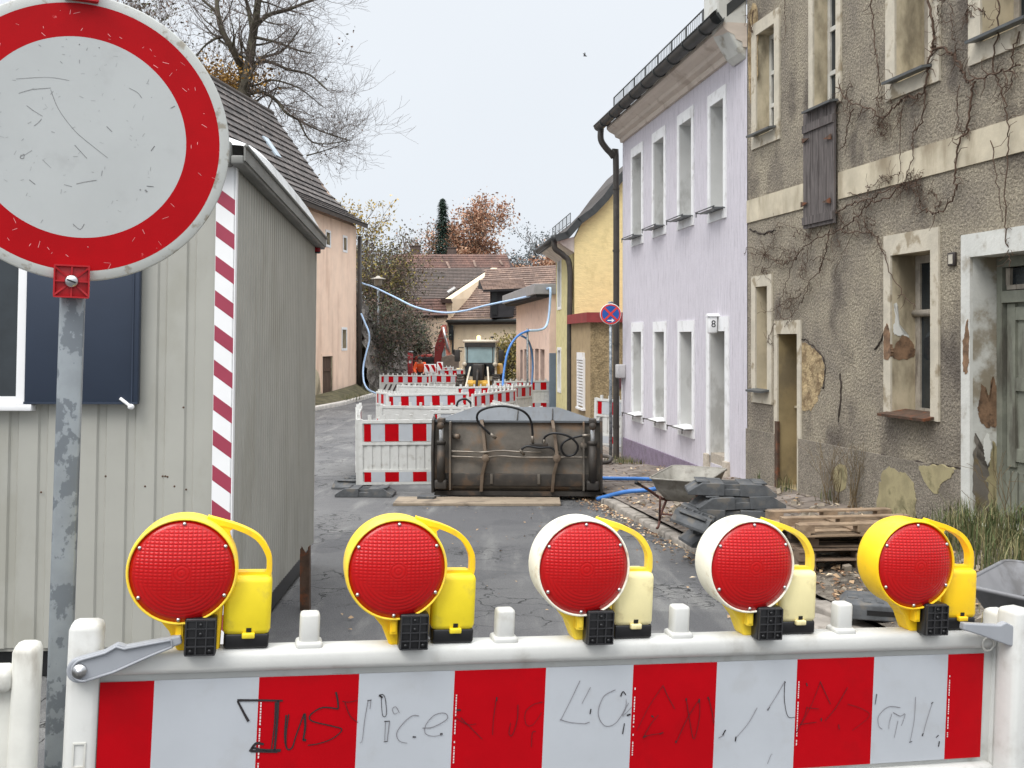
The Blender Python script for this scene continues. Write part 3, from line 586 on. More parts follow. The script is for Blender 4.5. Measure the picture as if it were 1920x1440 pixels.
def courses(g, a, b, c, d, row=.36, lip=.045, mi=0):
    """a tiled slope laid in real overlapping courses; a, b eave, c, d ridge"""
    a, b, c, d = map(Vector, (a, b, c, d)); nn = (b-a).cross(d-a).normalized(); nn = nn if nn.z > 0 else -nn; h = (d-a).length; n = max(2, round(h/row)); w_ = (b-a).length
    for k in range(n):
        f0, f1 = k/n, (k+1)/n; p, q, r_, s_ = a.lerp(d, f0)+nn*lip, b.lerp(c, f0)+nn*lip, b.lerp(c, f1)+nn*.004, a.lerp(d, f1)+nn*.004
        g.quad(p, q, r_, s_, mi, [(0, h*f0), (w_, h*f0), (w_, h*f1), (0, h*f1)]); g.quad(a.lerp(d, f0), b.lerp(c, f0), q, p, mi, [(0, h*f0), (w_, h*f0), (w_, h*f0), (0, h*f0)])
def roof_slab(g, a, b, c, d, th=.12, mi=0, u=None):
    """a, b along the eave, c, d along the ridge; UVs in metres"""
    a, b, c, d = map(Vector, (a, b, c, d)); n = (b-a).cross(d-a).normalized(); n = n if n.z > 0 else -n
    la = (b-a).length; h = ((d-a)-(b-a)*((d-a).dot(b-a)/(la*la))).length; e = (b-a).normalized(); f = lambda p: ((p-a).dot(e), 0 if p in (a, b) else h)
    courses(g, a, b, c, d, .36, .045, mi)
    k = [p-n*th for p in (a, b, c, d)]; g.add([a, b, c, d]+k, [(4, 7, 6, 5), (0, 4, 5, 1), (1, 5, 6, 2), (2, 6, 7, 3), (3, 7, 4, 0)], 1 if mi == 0 else mi)
g = MB(); roof_slab(g, (-.42, 0, zgut+.05), (-.42, far+.2, zgut+.05), (4, far+.2, zgut+3.9), (4, 0, zgut+3.9)); g.build('roof', [SLATE, GUTTER], H2)
def snow_guard(name, parent, y0, y1, x, z, hgt=.24, posts=9, bars=70, m=ZINC):
    g = MB(); g.tube([(x, y0, z+hgt), (x, y1, z+hgt)], .012, 5); g.tube([(x, y0, z+.03), (x, y1, z+.03)], .01, 5)
    for i in range(posts): y = y0+(y1-y0)*i/(posts-1); g.box(x-.008, x+.008, y-.02, y+.02, z-.08, z+hgt)
    for i in range(bars): y = y0+(y1-y0)*i/(bars-1); g.box(x-.003, x+.003, y-.003, y+.003, z+.03, z+hgt)
    return g.build(name, m, parent)
snow_guard('snow_guard', H2, .15, far-.5, -.3, zgut+.14)
g = MB(); xg = xc+.02; zz = zgut-.08; y0 = far+.14
g.tube(catmull([(xg, y0, zz+.02), (xg, y0, zz-.2), (xg+.1, y0, zz-.36), (-.16, y0, zz-.52), (-.1, y0, zz-.8), (-.1, y0, 1.2), (-.1, y0, .1)], 6), .06, 10); dp = g.build('downpipe', DARK_PIPE, H2)
for z in (.8, 2.4, 4.2, 5.4):
    g = MB(); g.lathe([(.07, z), (.07, z+.04)], 'z', 12, (-.1, y0, 0)); g.build('pipe_clip', DARK_PIPE, dp)
s, z = LF.p(1172, 695); g = MB(); g.rbox(-.16, 0, s-.08, s+.14, z-.14, z+.12, .02); cb = g.build('junction_box', mat('grey_plastic', lin((182, 180, 180)), .6), H2)
g = MB(); g.tube([(-.04, s+.05, z-.14), (-.04, s+.05, 0)], .02, 6); g.build('cable_duct', cb.data.materials[0], cb)

# ---- yellow house
YF = Fac(0, -.09, 29.6, EYE-2.5); YF.a = P(1077, 0, 29.6).x+.09*29.6; YF.o = Vector((YF.a-.09*YF.Y0, YF.Y0, YF.zb)); YF.M = Matrix.Translation(YF.o) @ rotz(math.atan(.09))
YEL = mat('yellow_scraped_render', lin((222, 204, 150)), .92, var=.07, vscale=5, dirt=lin((196, 178, 126)), damt=.5, dscale=2.5, dstretch=(1, 1, .5), bump=.7, bscale=16, bdist=.02, stretch=(.7, .7, 1.8))
YELF = mat('ochre_front_render', lin((206, 196, 146)), .92, var=.07, vscale=4, dirt=lin((160, 146, 98)), damt=.4, bump=.4, bscale=20)
H3 = thing('yellow_house', 'yellow house with sweeping gable verge and dark downpipe at its corner', 'house', YF.M)
yl = YF.s(1043)
yh = [hole(YF, 1046.5, 1052, 487, 575, .2), hole(YF, 1046.5, 1051.5, 657, 730, .2), hole(YF, 1067.5, 1073, 657, 738, .2)]
zt = YF.z(1075, 448)
g = wall(0, yl, -.3, zt, yh, 0, 1); g.box(0, 9, yl, yl+.05, -.3, zt); g.box(.5, .6, .35, yl, -.3, zt); ww = g.build('wall', [YELF, WREV], H3)
def gz(px, py): q = YF.M.inverted() @ P(px, py, 29.6); return (q.x, q.z)
prof = [gz(1066, 447), gz(1090, 420), gz(1115, 402), gz(1140, 376), gz(1163, 345), gz(1200, 300)]
g = MB(); poly = [(0.0, 0, -.3)]+[(max(0, x), 0, z) for x, z in prof]+[(9, 0, prof[-1][1]), (9, 0, -.3)]
g.prism(poly, (0, .3, 0)); g.build('gable_wall', YEL, H3)
g = MB()      # roof with a bell-cast verge
pr2 = [(-.55, zt-.12)]+prof; tt = [0]
for (a, b), (c, d) in zip(pr2, pr2[1:]): tt.append(tt[-1]+math.hypot(c-a, d-b))
for i in range(len(pr2)-1):
    (a, b), (c, d) = pr2[i:i+2]; l = math.hypot(c-a, d-b); nx, nz = -(d-b)/l*.2, (c-a)/l*.2
    v = [(a, -.22, b), (c, -.22, d), (c, yl+.3, d), (a, yl+.3, b)]; u = [Vector(q)+Vector((nx, 0, nz)) for q in v]
    g.quad(u[0], u[3], u[2], u[1], 0, [(0, tt[i]), (yl, tt[i]), (yl, tt[i+1]), (0, tt[i+1])]); g.add(v+u, [(0, 1, 2, 3), (0, 4, 5, 1), (2, 6, 7, 3), (3, 7, 4, 0)], 1)
g.build('roof', [SLATE, GUTTER], H3)
snow_guard('snow_guard', H3, .1, yl+.2, -.1, zt+.45, .3, 6, 24)
g = MB(); g.prism([(-.5, .02, zt-.1), (0, .02, zt-.42), (0, .02, zt+.05)], (0, yl-.02, 0)); g.build('eaves_soffit', mat('pale_soffit', lin((206, 196, 186)), .9), H3)
for h in yh:
    g = MB(); surround(g, h, .1, .02); g.build('window_surround', WTRIM, H3); sash(H3, h, WHITEP, (.6,), (.5,), .07, .12)
g = MB(); g.box(-.04, 0, .03, yl, -.4, YF.z(1060, 775)); g.build('plinth', mat('brown_plinth', lin((158, 128, 108)), .95, var=.12, bump=.4), H3)
g = MB(); g.tube([(-.58, -.2, zt+.0), (-.58, yl+.3, zt+.0)], .1, 10); gu = g.build('gutter', GUTTER, H3)
g = MB(); g.tube(catmull([(-.58, .12, zt-.05), (-.55, .12, zt-.3), (-.3, .12, zt-.5), (-.12, .12, zt-.85), (-.12, .12, 3), (-.12, .12, .1)], 6), .085, 10); g.build('downpipe', DARK_PIPE, H3)
# ---- rough brown lean-to in front of it
AO = P(1107, 800, 26.6); AO.z = EYE-2.5; AM = Matrix.Translation(AO) @ rotz(math.atan(.11))
A1 = thing('brown_annexe', 'brown roughcast lean-to under the yellow gable, red edge and louvred shutter', 'annexe', AM)
ARC = mat('brown_dashed_render', lin((158, 138, 104)), .95, var=.22, vscale=5, dirt=lin((116, 98, 70)), damt=.6, dscale=7, bump=1, bscale=16, bdist=.04, fine=.35, fscale=22); ASM = mat('tan_plaster', lin((160, 140, 108)), .9, var=.08, dirt=lin((130, 112, 84)), damt=.4, bump=.2)
ztp = (HY-603)/F*26.6+2.5; dpt = 3.0
g = MB(); g.quad((0, 0, -.3), (5, 0, -.3), (5, 0, ztp), (0, 0, ztp), 0); g.quad((0, 0, -.3), (0, dpt, -.3), (0, dpt, ztp), (0, 0, ztp), 1); g.quad((0, 0, ztp), (5, 0, ztp), (5, dpt, ztp), (0, dpt, ztp), 1)
g.build('wall', [ARC, ASM], A1)
g = MB(); g.box(-.1, 5.1, -.12, dpt, ztp, ztp+.06); g.box(-.13, 5.1, -.16, -.1, ztp-.02, ztp+.24); g.box(-.13, -.08, -.1, dpt, ztp-.02, ztp+.24); g.build('roof_edge', mat('dull_red_sheet', lin((134, 52, 52)), .6, var=.15), A1)
g = MB(); z0, z1 = 2.5+(HY-762)/F*27.6, 2.5+(HY-675)/F*27.6; y0, y1 = .75, 1.75
for i in range(15): z = z0+(z1-z0)*i/15; g.box(-.05, -.005, y0+.05, y1-.05, z+.01, z+(z1-z0)/15-.02)
g.box(-.06, 0, y0, y0+.05, z0-.05, z1+.05); g.box(-.06, 0, y1-.05, y1, z0-.05, z1+.05); g.box(-.07, 0, y0+.05, y1-.05, z1, z1+.2); g.box(-.09, 0, y0-.03, y1+.03, z0-.1, z0-.05); g.build('louvred_shutter', WHITEP, A1)
g = MB(); z0, z1 = 2.5+(HY-728)/F*26.6, 2.5+(HY-700)/F*26.6; g.box(-.0+.63, 1.2, -.04, 0, z0, z1); g.build('wall_plaque', mat('maroon_paint', lin((84, 48, 52)), .6), A1)
# ---- pink garage with pilasters, flat roof
PF = Fac(0, -.123, 34.8, EYE-2.5); PF.a = P(1030, 0, 34.8).x+.123*34.8; PF.o = Vector((PF.a-.123*PF.Y0, PF.Y0, PF.zb)); PF.M = Matrix.Translation(PF.o) @ rotz(math.atan(.123))
PINK = mat('pale_pink_render', lin((226, 200, 184)), .9, var=.05, vscale=3, dirt=lin((186, 160, 146)), damt=.35, dscale=2)
H4 = thing('pink_garage', 'low pale pink flat roofed garage with tall narrow recesses', 'garage', PF.M)
pl_ = PF.s(968); zt = PF.z(1030, 552)
gh4 = [hole(PF, a, b, t, bt, .35, 1) for a, b, t, bt in ((975.5, 980, 656, 736), (983, 988, 655, 739), (993.5, 1000, 654, 744), (1003, 1010, 654, 750), (1013, 1021, 655, 758))]
g = wall(0, pl_, -.3, zt, gh4, 0, 1); g.quad((0, 0, -.3), (5, 0, -.3), (5, 0, zt), (0, 0, zt)); g.quad((0, pl_, -.3), (5, pl_, -.3), (5, pl_, zt), (0, pl_, zt)); g.quad((0, 0, zt), (5, 0, zt), (5, pl_, zt), (0, pl_, zt))
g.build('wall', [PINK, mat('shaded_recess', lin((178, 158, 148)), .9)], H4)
g = MB(); g.box(-.55, 5.2, -.1, pl_+.5, zt+.0, zt+.36); g.build('roof', mat('grey_roof_fascia', lin((150, 148, 148)), .7, var=.1), H4, bevel=.02)
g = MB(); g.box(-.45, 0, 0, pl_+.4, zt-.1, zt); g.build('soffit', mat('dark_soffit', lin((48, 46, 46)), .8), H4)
g = MB(); s = .35; q = PF.M.inverted() @ P(1037, 700, 34.0); g.box(q.x-.12, q.x+.12, q.y-.1, q.y+.1, -.3, 2.5+(HY-662)/F*34); g.xf(PF.M)
tag(g.build('gate_panel', mat('blue_grey_panel', lin((112, 126, 140)), .6, var=.08)), 'narrow blue grey steel post between garage and yellow house', 'post')

# ---- pink barn on the left, with steep dark roof
BO = P(590, 750, 40); be = (P(668, 728, 45.4)-BO); be.z = 0; be.normalize(); near = BO-be*9
BZ = EYE-2.55; BM = Matrix.Translation((BO.x, BO.y, BZ)) @ rotz(math.atan2(-be.x, be.y))       # local y = along the wall, local -x = into the barn
PEACH = mat('peach_render', lin((236, 208, 186)), .92, var=.06, vscale=1.2, dirt=lin((196, 160, 136)), damt=.5, dscale=1.1, dlo=.5, dhi=.7, dstretch=(2, 2, .25), bump=.2, bscale=18)
H5 = thing('pink_barn', 'tall peach rendered barn with steep dark tiled roof behind the site cabin', 'barn', BM)
bi = BM.inverted(); bl = (P(668, 728, 45.4)-BO).length
def bp(px, py):
    n = BM.to_3x3() @ Vector((1, 0, 0)); q = bi @ ray_plane(px, py, BO, n); return q.y, q.z
def bhole(x0, x1, yt, yb, t=.3): a, b = bp(x0, yt)[0], bp(x1, yt)[0]; xm = (x0+x1)/2; return (min(a, b), max(a, b), bp(xm, yb)[1], bp(xm, yt)[1], t, 1)
zt = bp(630, 412)[1]
bh = [bhole(611.5, 618.5, 436, 459), bhole(644, 649.5, 446, 469), bhole(641.5, 649, 618, 653), bhole(604, 623, 668, 742, .12)]
g = wall(-9, bl, -.3, zt, bh, 0, 1); g.xf(Matrix.Scale(-1, 4, Vector((1, 0, 0))))     # openings recede to -x
rid = bi @ P(505, 215, 46.0); rx, rz = rid.x, rid.z
g.prism([(0, bl, -.3), (0, bl, zt), (rx, bl, rz-.2), (2*rx, bl, zt), (2*rx, bl, -.3)], (0, -.02, 0)); g.prism([(0, -9, -.3), (0, -9, zt), (rx, -9, rz-.2), (2*rx, -9, zt), (2*rx, -9, -.3)], (0, .02, 0)); g.box(-.6, -.5, -9, bl, -.3, zt)
g.build('wall', [PEACH, REVEAL], H5)
BTILE = tiles('mossy_dark_tiles', lin((62, 58, 56)), lin((104, 96, 92)), .4, .26, lin((176, 166, 158)), .6, .66, mscale=3)
g = MB(); xe = .45; ye = bl+.3
pr = [(xe, zt-.05), (-.5, zt+.55), (-1.4, zt+1.45), (rx, rz)]; t = 0
for (a, b), (c, d) in zip(pr, pr[1:]):
    l = math.hypot(c-a, d-b); courses(g, (a, -9.3, b+.15), (a, ye, b+.15), (c, ye, d+.15), (c, -9.3, d+.15), .4, .06, 0); g.add([(a, -9.3, b), (a, ye, b), (c, ye, d), (c, -9.3, d), (a, ye, b+.15), (c, ye, d+.15), (a, -9.3, b+.15)], [(0, 3, 2, 1), (1, 2, 5, 4), (0, 1, 4, 6)], 1); t += l
g.quad((rx, -9.3, rz+.15), (rx, ye, rz+.15), (2*rx-.4, ye, zt), (2*rx-.4, -9.3, zt), 0, [(0, 0), (14, 0), (14, 6), (0, 6)]); g.tube([(rx, -9.3, rz+.12), (rx, ye, rz+.12)], .13, 8, 1)
rf = g.build('roof', [BTILE, mat('dark_verge_boards', lin((70, 62, 56)), .85)], H5)
def on_slope(px, py):
    n = (BM.to_3x3() @ Vector((rz-pr[2][1], 0, pr[2][0]-rx))).normalized(); return bi @ ray_plane(px, py, BM @ Vector((rx, 0, rz+.17)), n)
g = MB(); q = on_slope(508, 277); t_ = Vector((rx-pr[2][0], 0, rz-pr[2][1])).normalized(); k = MB(); k.box(-.28, .28, -.5, .5, 0, .08)
k.xf(basis(q, Vector((0, 1, 0)), t_, Vector((0, 1, 0)).cross(t_))); g.merge(k); g.build('skylight', mat('skylight_glass', lin((176, 190, 200)), .15), rf)
for h in bh[:3]:
    g = MB(); surround(g, h, .1, .02); g.xf(Matrix.Scale(-1, 4, Vector((1, 0, 0)))); g.build('window_surround', WTRIM, H5)
    g = MB(); g.box(-.2, -.19, h[0], h[1], h[2], h[3]); g.build('window', GLASS, H5)
h = bh[3]; g = MB(); k = (h[1]-h[0])/5
for i in range(5): g.box(-.1, -.06, h[0]+i*k+.01, h[0]+(i+1)*k-.01, h[2], h[3])
d_ = g.build('door', mat('dark_barn_door', lin((84, 66, 54)), .85, var=.25, stretch=(5, 5, .4)), H5)
g = MB(); surround(g, h, .1, .02, .1, 0); g.xf(Matrix.Scale(-1, 4, Vector((1, 0, 0)))); g.build('door_surround', PEACH, H5)
g = MB(); g.box(-.06, -.03, h[0]+.05, h[1]-.05, h[2]+1.0, h[2]+1.12); g.build('door_rail', RUST, d_)
g = MB(); pts = blob([(bp(590, 690)), (bp(597, 700)), (bp(602, 735)), (bp(600, 748)), (bp(586, 752))], seed=3); c = Vector((.006, sum(p[0] for p in pts)/len(pts), sum(p[1] for p in pts)/len(pts)))
g.add([(.006, p[0], p[1]) for p in pts]+[c], [(len(pts), i, (i+1) % len(pts)) for i in range(len(pts))]); g.build('peeled_plaster', REVEAL, H5)
g = MB(); g.tube([(.12, bl+.12, zt-.4), (.12, bl+.12, 0)], .1, 8); g.build('downpipe', DARK_PIPE, H5)
# ------------------------------------------------------------------ striped barriers
def stripes(g, x0, x1, z0, z1, y, pitch=.2, half=True, front=-1, slant=0, th=.002):
    """red/white foil as flat pieces in one sheet; material 0 red, 1 white"""
    x = x0; k = 0; w_ = pitch/2 if half else pitch
    while x < x1-1e-6:
        e = min(x1, x+w_); g.quad((x, y, z0), (e, y, z0), (e, y, z1), (x, y, z1), k % 2); x = e; w_ = pitch; k += 1
    g.quad((x0, y-front*th, z0), (x1, y-front*th, z0), (x1, y-front*th, z1), (x0, y-front*th, z1), 1)
def barrier_geo(Lb, near=False):
    g = MB(); B = g.rbox if near else (lambda a, b, c, d, e, f, r=0: g.box(a, b, c, d, e, f))
    B(-.062, -.0, -.012, .05, .0, 1.045 if near else 1.0, .014); B(Lb-.0+.03, Lb+.078, -.012, .05, 0, 1.03 if near else 1.0, .014)
    B(-.005, Lb+.035, .006, .034, .05, .95, .004)
    B(-.002, Lb+.034, -.016, .046, .942, .988, .014)
    B(-.002, Lb+.034, -.02, .046, .63, .668, .014); B(-.002, Lb+.034, -.016, .046, .24, .275, .012); B(-.002, Lb+.034, -.016, .046, .06, .1, .012)
    x = .06
    while x < Lb-.02: B(x, x+.075, -.006, .04, .275, .632, .006); x += .125
    return g
def pegs(parent, Lb, m, near=False, xs=None):
    for x in xs or [Lb*(.05+.1*i) for i in range(10)]:
        g = MB()
        if near: g.rbox(x-.02, x+.02, -.002, .034, .985, 1.055, .007); g.rbox(x-.027, x+.027, -.008, .04, .98, .998, .006)
        else: g.box(x-.024, x+.024, -.006, .038, .985, 1.06)
        g.build('peg', m, parent)
# ---- the barrier right in front, tilted the way the road falls
b0 = P(290, 1275, 1.994); b1 = P(1776, 1226, 2.427); EX = (b1-b0).normalized(); EY = Vector((-EX.y, EX.x, 0)).normalized(); EZ = EX.cross(EY).normalized()
BOX = b0-EX*.1                                            # foil's upper left corner
UL = (b1-b0).length/1.8; PITCH = .2*UL; LB = 2.0*UL
BMAT = basis(BOX-EZ*.93, EX, EY, EZ)
main = thing('construction_barrier', 'large red and white barrier with scrawled graffiti carrying five red lamps', 'barrier', BMAT, 'striped road barriers')
barrier_geo(LB, True).build('frame', W_PLASTIC, main)
pegs(main, LB, W_PLASTIC, True, [.396, .808, 1.212, 1.622])
g = MB(); stripes(g, 0, LB, .68, .93, -.004, PITCH); g.build('reflective_panel', [RED_FOIL, WHITE_FOIL], main)
g = MB(); stripes(g, 0, LB, .1, .24, -.004, PITCH); g.build('lower_panel', [RED_FOIL, WHITE_FOIL], main)
PRINT = mat('pale_print', lin((214, 196, 196)), .6)
for k in (1, 3, 5, 7, 9):                                  # tiny print along the edges of the red fields
    x = PITCH*(.5+(k))+.004 if False else PITCH*(k+.5)+.0055; z = .88; rr = random.Random(k)
    g = MB()
    while z > .735:
        l = rr.uniform(.0025, .006)
        if rr.random() < .85: g.quad((x-.0012, -.0052, z), (x+.0014, -.0052, z), (x+.0014, -.0052, z-l), (x-.0012, -.0052, z-l))
        z -= l+.0016
    g.build('fine_print', PRINT, main)
for x in (-.031, LB+.054):
    g = MB()
    for a, b, c, d in ((-.012, .012, .77, .773), (-.012, .012, .815, .818), (-.012, -.009, .773, .815), (.009, .012, .773, .815)): g.box(x+a, x+b, -.0145, -.012, c, d)
    g.build('embossed_mark', W_OLD, main)
def lever(parent, M):
    g = MB(); n = 20
    out = [(-.022*math.sin(a), -.024*math.cos(a)) for a in [math.pi*i/n for i in range(n+1)]][::-1]
    top = [(0, .024), (.05, .026), (.075, .034), (.09, .025), (.15, .022), (.19, .02)]; bot = [(.19, .004), (.14, -.004), (.06, -.02), (0, -.024)]
    poly = [(-.024*math.cos(a), .024*math.sin(a)) for a in [-math.pi/2+math.pi*i/12 for i in range(13)]]+top[1:]+bot[:-1]
    def pr(sc, y0, y1, c=(.07, .005)): return [((x-c[0])*sc+c[0], y0, (z-c[1])*sc+c[1]) for x, z in poly], (0, y1-y0, 0)
    g.prism(*pr(1, -.034, -.016)); o = g.build('lever', GREY_LEVER, parent, bevel=.003); o.matrix_local = M
    g = MB(); pts = [(x*.86+.008, -.037, z*.86) for x, z in poly]; g.tube(pts+[pts[0]], .0028, 6); r_ = g.build('lever_rim', GREY_LEVER, o)
    g = MB(); g.lathe([(0, -.045), (.006, -.044), (.007, -.04), (.013, -.04), (.014, -.034)], 'y', 20); g.build('rivet', STEEL, o)
    return o
M_ = Matrix.Translation((-.034, 0, .963)) @ Matrix.Rotation(R(-13), 4, 'Y'); lever(main, M_)
g = MB(); g.lathe([(0, -.022), (.011, -.021), (.014, -.014)], 'y', 18, (LB+.045, 0, .955)); g.build('plastic_rivet', W_PLASTIC, main)
g = MB(); g.lathe([(.013, -.017), (.016, -.019), (.018, -.016)], 'y', 18, (LB+.0, 0, .955)); g.build('plastic_rivet', W_OLD, main)
# graffiti: marker strokes laid on the foil
INK = mat('faded_black_marker', lin((40, 36, 38)), .6, var=.2); INK2 = mat('worn_marker', lin((118, 116, 120)), .6, var=.2); INK3 = mat('dark_marker_on_red', lin((98, 8, 18)), .6, var=.2)
gr = {0: MB(), 1: MB(), 2: MB()}
bi_ = BMAT.inverted()
def stroke(pts, wd, sc, ox, oy, k):
    q = [bi_ @ ray_plane(ox+x/sc, oy+y/sc, BOX, EY) for x, y in pts]; q = catmull(q, 6) if len(q) > 2 else q; g = gr[k]; n = len(q); vs = []
    for i, p in enumerate(q):
        t = q[min(i+1, n-1)]-q[max(i-1, 0)]; nn = Vector((-t.z, 0, t.x)).normalized()*wd*.5*(1-.35*i/n); yy = Vector((0, -.0056-.0002*k, 0)); p = Vector((p.x, 0, p.z)); vs += [p+nn+yy, p-nn+yy]
    g.add(vs, [(2*i, 2*i+1, 2*i+3, 2*i+2) for i in range(n-1)])
Z4 = (3.097, 430, 1250); Z5 = (2.2326, 1000, 1220)
for pts, wd, k in (([(112, 312), (88, 270), (48, 194)], .0055, 0), ([(46, 190), (180, 190), (310, 192)], .005, 0), ([(282, 192), (276, 320), (262, 480)], .006, 0), ([(268, 200), (262, 330), (244, 470)], .003, 0), ([(298, 480), (200, 478), (130, 462)], .006, 0), ([(120, 488), (155, 440), (200, 445)], .006, 0), ([(130, 484), (280, 488)], .005, 0),
  ([(330, 275), (322, 400), (335, 470), (365, 462), (385, 400), (432, 270)], .0035, 0), ([(345, 270), (330, 380), (330, 460)], .0025, 0), ([(436, 266), (440, 340), (428, 420)], .005, 0), ([(445, 420), (425, 420)], .005, 0),
  ([(618, 142), (628, 190), (632, 240)], .004, 0), ([(632, 240), (540, 232), (470, 275), (480, 310), (600, 340), (652, 360), (600, 410), (520, 440), (455, 450)], .0028, 0),
  ([(655, 195), (690, 200), (740, 190)], .002, 2), ([(670, 205), (700, 280), (745, 318)], .002, 2), ([(805, 190), (785, 300), (770, 420), (755, 437)], .0014, 1), ([(820, 190), (815, 240)], .0014, 1), ([(800, 192), (824, 188)], .002, 0),
  ([(868, 160), (892, 158), (905, 190), (910, 272), (888, 276), (880, 170)], .0017, 0), ([(868, 160), (888, 175)], .004, 0), ([(985, 262), (965, 228), (945, 240), (955, 268), (975, 262)], .0015, 1), ([(905, 315), (900, 425)], .0014, 1), ([(928, 312), (915, 425)], .0018, 1), ([(898, 313), (930, 310)], .002, 0), ([(895, 430), (918, 428)], .0016, 0),
  ([(1098, 280), (1060, 280), (1010, 320), (970, 380), (985, 425), (1030, 438)], .0018, 1), ([(1062, 402), (1082, 403)], .003, 0), ([(1120, 350), (1180, 345), (1260, 300), (1250, 265), (1190, 275), (1140, 330), (1135, 380), (1180, 398), (1235, 388)], .0018, 1), ([(1222, 388), (1236, 384)], .005, 0),
  ([(1318, 246), (1340, 246)], .004, 0), ([(1310, 290), (1380, 330), (1430, 325)], .0016, 2), ([(1340, 290), (1400, 350), (1465, 415)], .002, 2), ([(1550, 172), (1548, 195)], .003, 0), ([(1545, 190), (1530, 300), (1525, 390)], .0018, 2), ([(1672, 215), (1668, 300), (1640, 390), (1620, 380), (1630, 320)], .002, 2), ([(1815, 200), (1760, 215), (1715, 260), (1720, 330), (1760, 330), (1810, 260)], .0016, 2), ([(1775, 370), (1755, 380), (1750, 460)], .002, 2)):
    stroke(pts, wd, *Z4, k)
for pts, wd, k in (([(192, 122), (155, 200), (110, 290)], .0016, 1), ([(108, 284), (150, 296), (212, 302)], .0018, 1), ([(236, 150), (200, 218)], .0013, 1), ([(238, 240), (234, 262)], .003, 0), ([(212, 302), (232, 295)], .002, 1), ([(340, 160), (290, 190), (268, 260), (295, 310), (340, 300), (380, 240), (385, 200)], .0017, 1), ([(362, 188), (372, 168), (384, 182)], .003, 0), ([(388, 268), (404, 262)], .004, 0), ([(370, 345), (378, 300)], .0025, 0), ([(395, 215), (370, 270), (410, 230)], .0015, 1),
  ([(540, 145), (560, 190), (588, 240)], .0022, 2), ([(540, 140), (480, 230), (430, 330)], .0015, 2), ([(455, 360), (490, 300), (520, 265)], .002, 2), ([(455, 362), (480, 350), (540, 340)], .002, 2), ([(455, 360), (470, 352)], .004, 0), ([(595, 378), (640, 280), (690, 200)], .002, 2), ([(636, 200), (650, 290), (668, 365), (690, 280), (692, 205)], .002, 2), ([(728, 190), (745, 260), (750, 300)], .0022, 2), ([(636, 196), (636, 206)], .004, 0), ([(690, 198), (690, 214)], .004, 0), ([(726, 190), (732, 204)], .004, 0), ([(595, 372), (592, 382)], .004, 0), ([(490, 268), (500, 275)], .003, 0), ([(525, 345), (540, 338)], .003, 0),
  ([(800, 328), (788, 350)], .003, 0), ([(770, 362), (795, 348)], .0015, 1), ([(932, 235), (895, 300), (845, 360)], .0015, 1), ([(844, 356), (841, 376)], .0035, 0), ([(1046, 128), (1010, 190), (975, 245)], .0018, 1), ([(1048, 126), (1046, 200), (1060, 270), (1090, 275)], .0018, 0), ([(1047, 125), (1050, 132)], .003, 0), ([(975, 246), (985, 232)], .003, 0),
  ([(1095, 340), (1130, 270), (1140, 230)], .002, 2), ([(1195, 125), (1215, 170), (1238, 220)], .0025, 2), ([(1195, 130), (1160, 220), (1120, 300)], .0014, 2), ([(1310, 150), (1260, 235), (1215, 290)], .002, 2), ([(1110, 305), (1180, 295)], .0018, 2), ([(1140, 235), (1190, 240)], .0016, 2), ([(1138, 132), (1142, 145)], .003, 0), ([(1200, 278), (1200, 292)], .003, 0), ([(1272, 305), (1275, 325)], .003, 2), ([(1310, 220), (1370, 240), (1400, 270), (1330, 330)], .0014, 2),
  ([(1432, 178), (1425, 222)], .002, 0), ([(1530, 235), (1480, 232), (1440, 270), (1440, 310), (1455, 325)], .0016, 1), ([(1495, 260), (1484, 300), (1482, 325)], .0013, 1), ([(1500, 255), (1530, 270), (1550, 262), (1535, 310)], .0018, 1), ([(1520, 290), (1505, 360)], .0014, 1), ([(1594, 190), (1588, 290), (1570, 380)], .0014, 1), ([(1664, 215), (1640, 290), (1625, 350)], .0014, 1), ([(1626, 342), (1622, 354)], .003, 0), ([(1568, 380), (1580, 376)], .002, 0), ([(1660, 218), (1668, 212)], .0025, 0), ([(1690, 350), (1680, 360)], .0025, 0), ([(1694, 375), (1690, 398)], .003, 0), ([(975, 470), (990, 432), (996, 430)], .0012, 1)):
    stroke(pts, wd, *Z5, k)
gg = MB()
for k in gr:
    o = len(gg.f); gg.merge(gr[k]); gg.m[o:] = [k]*len(gr[k].f)
gg.build('graffiti', [INK, INK2, INK3], main)
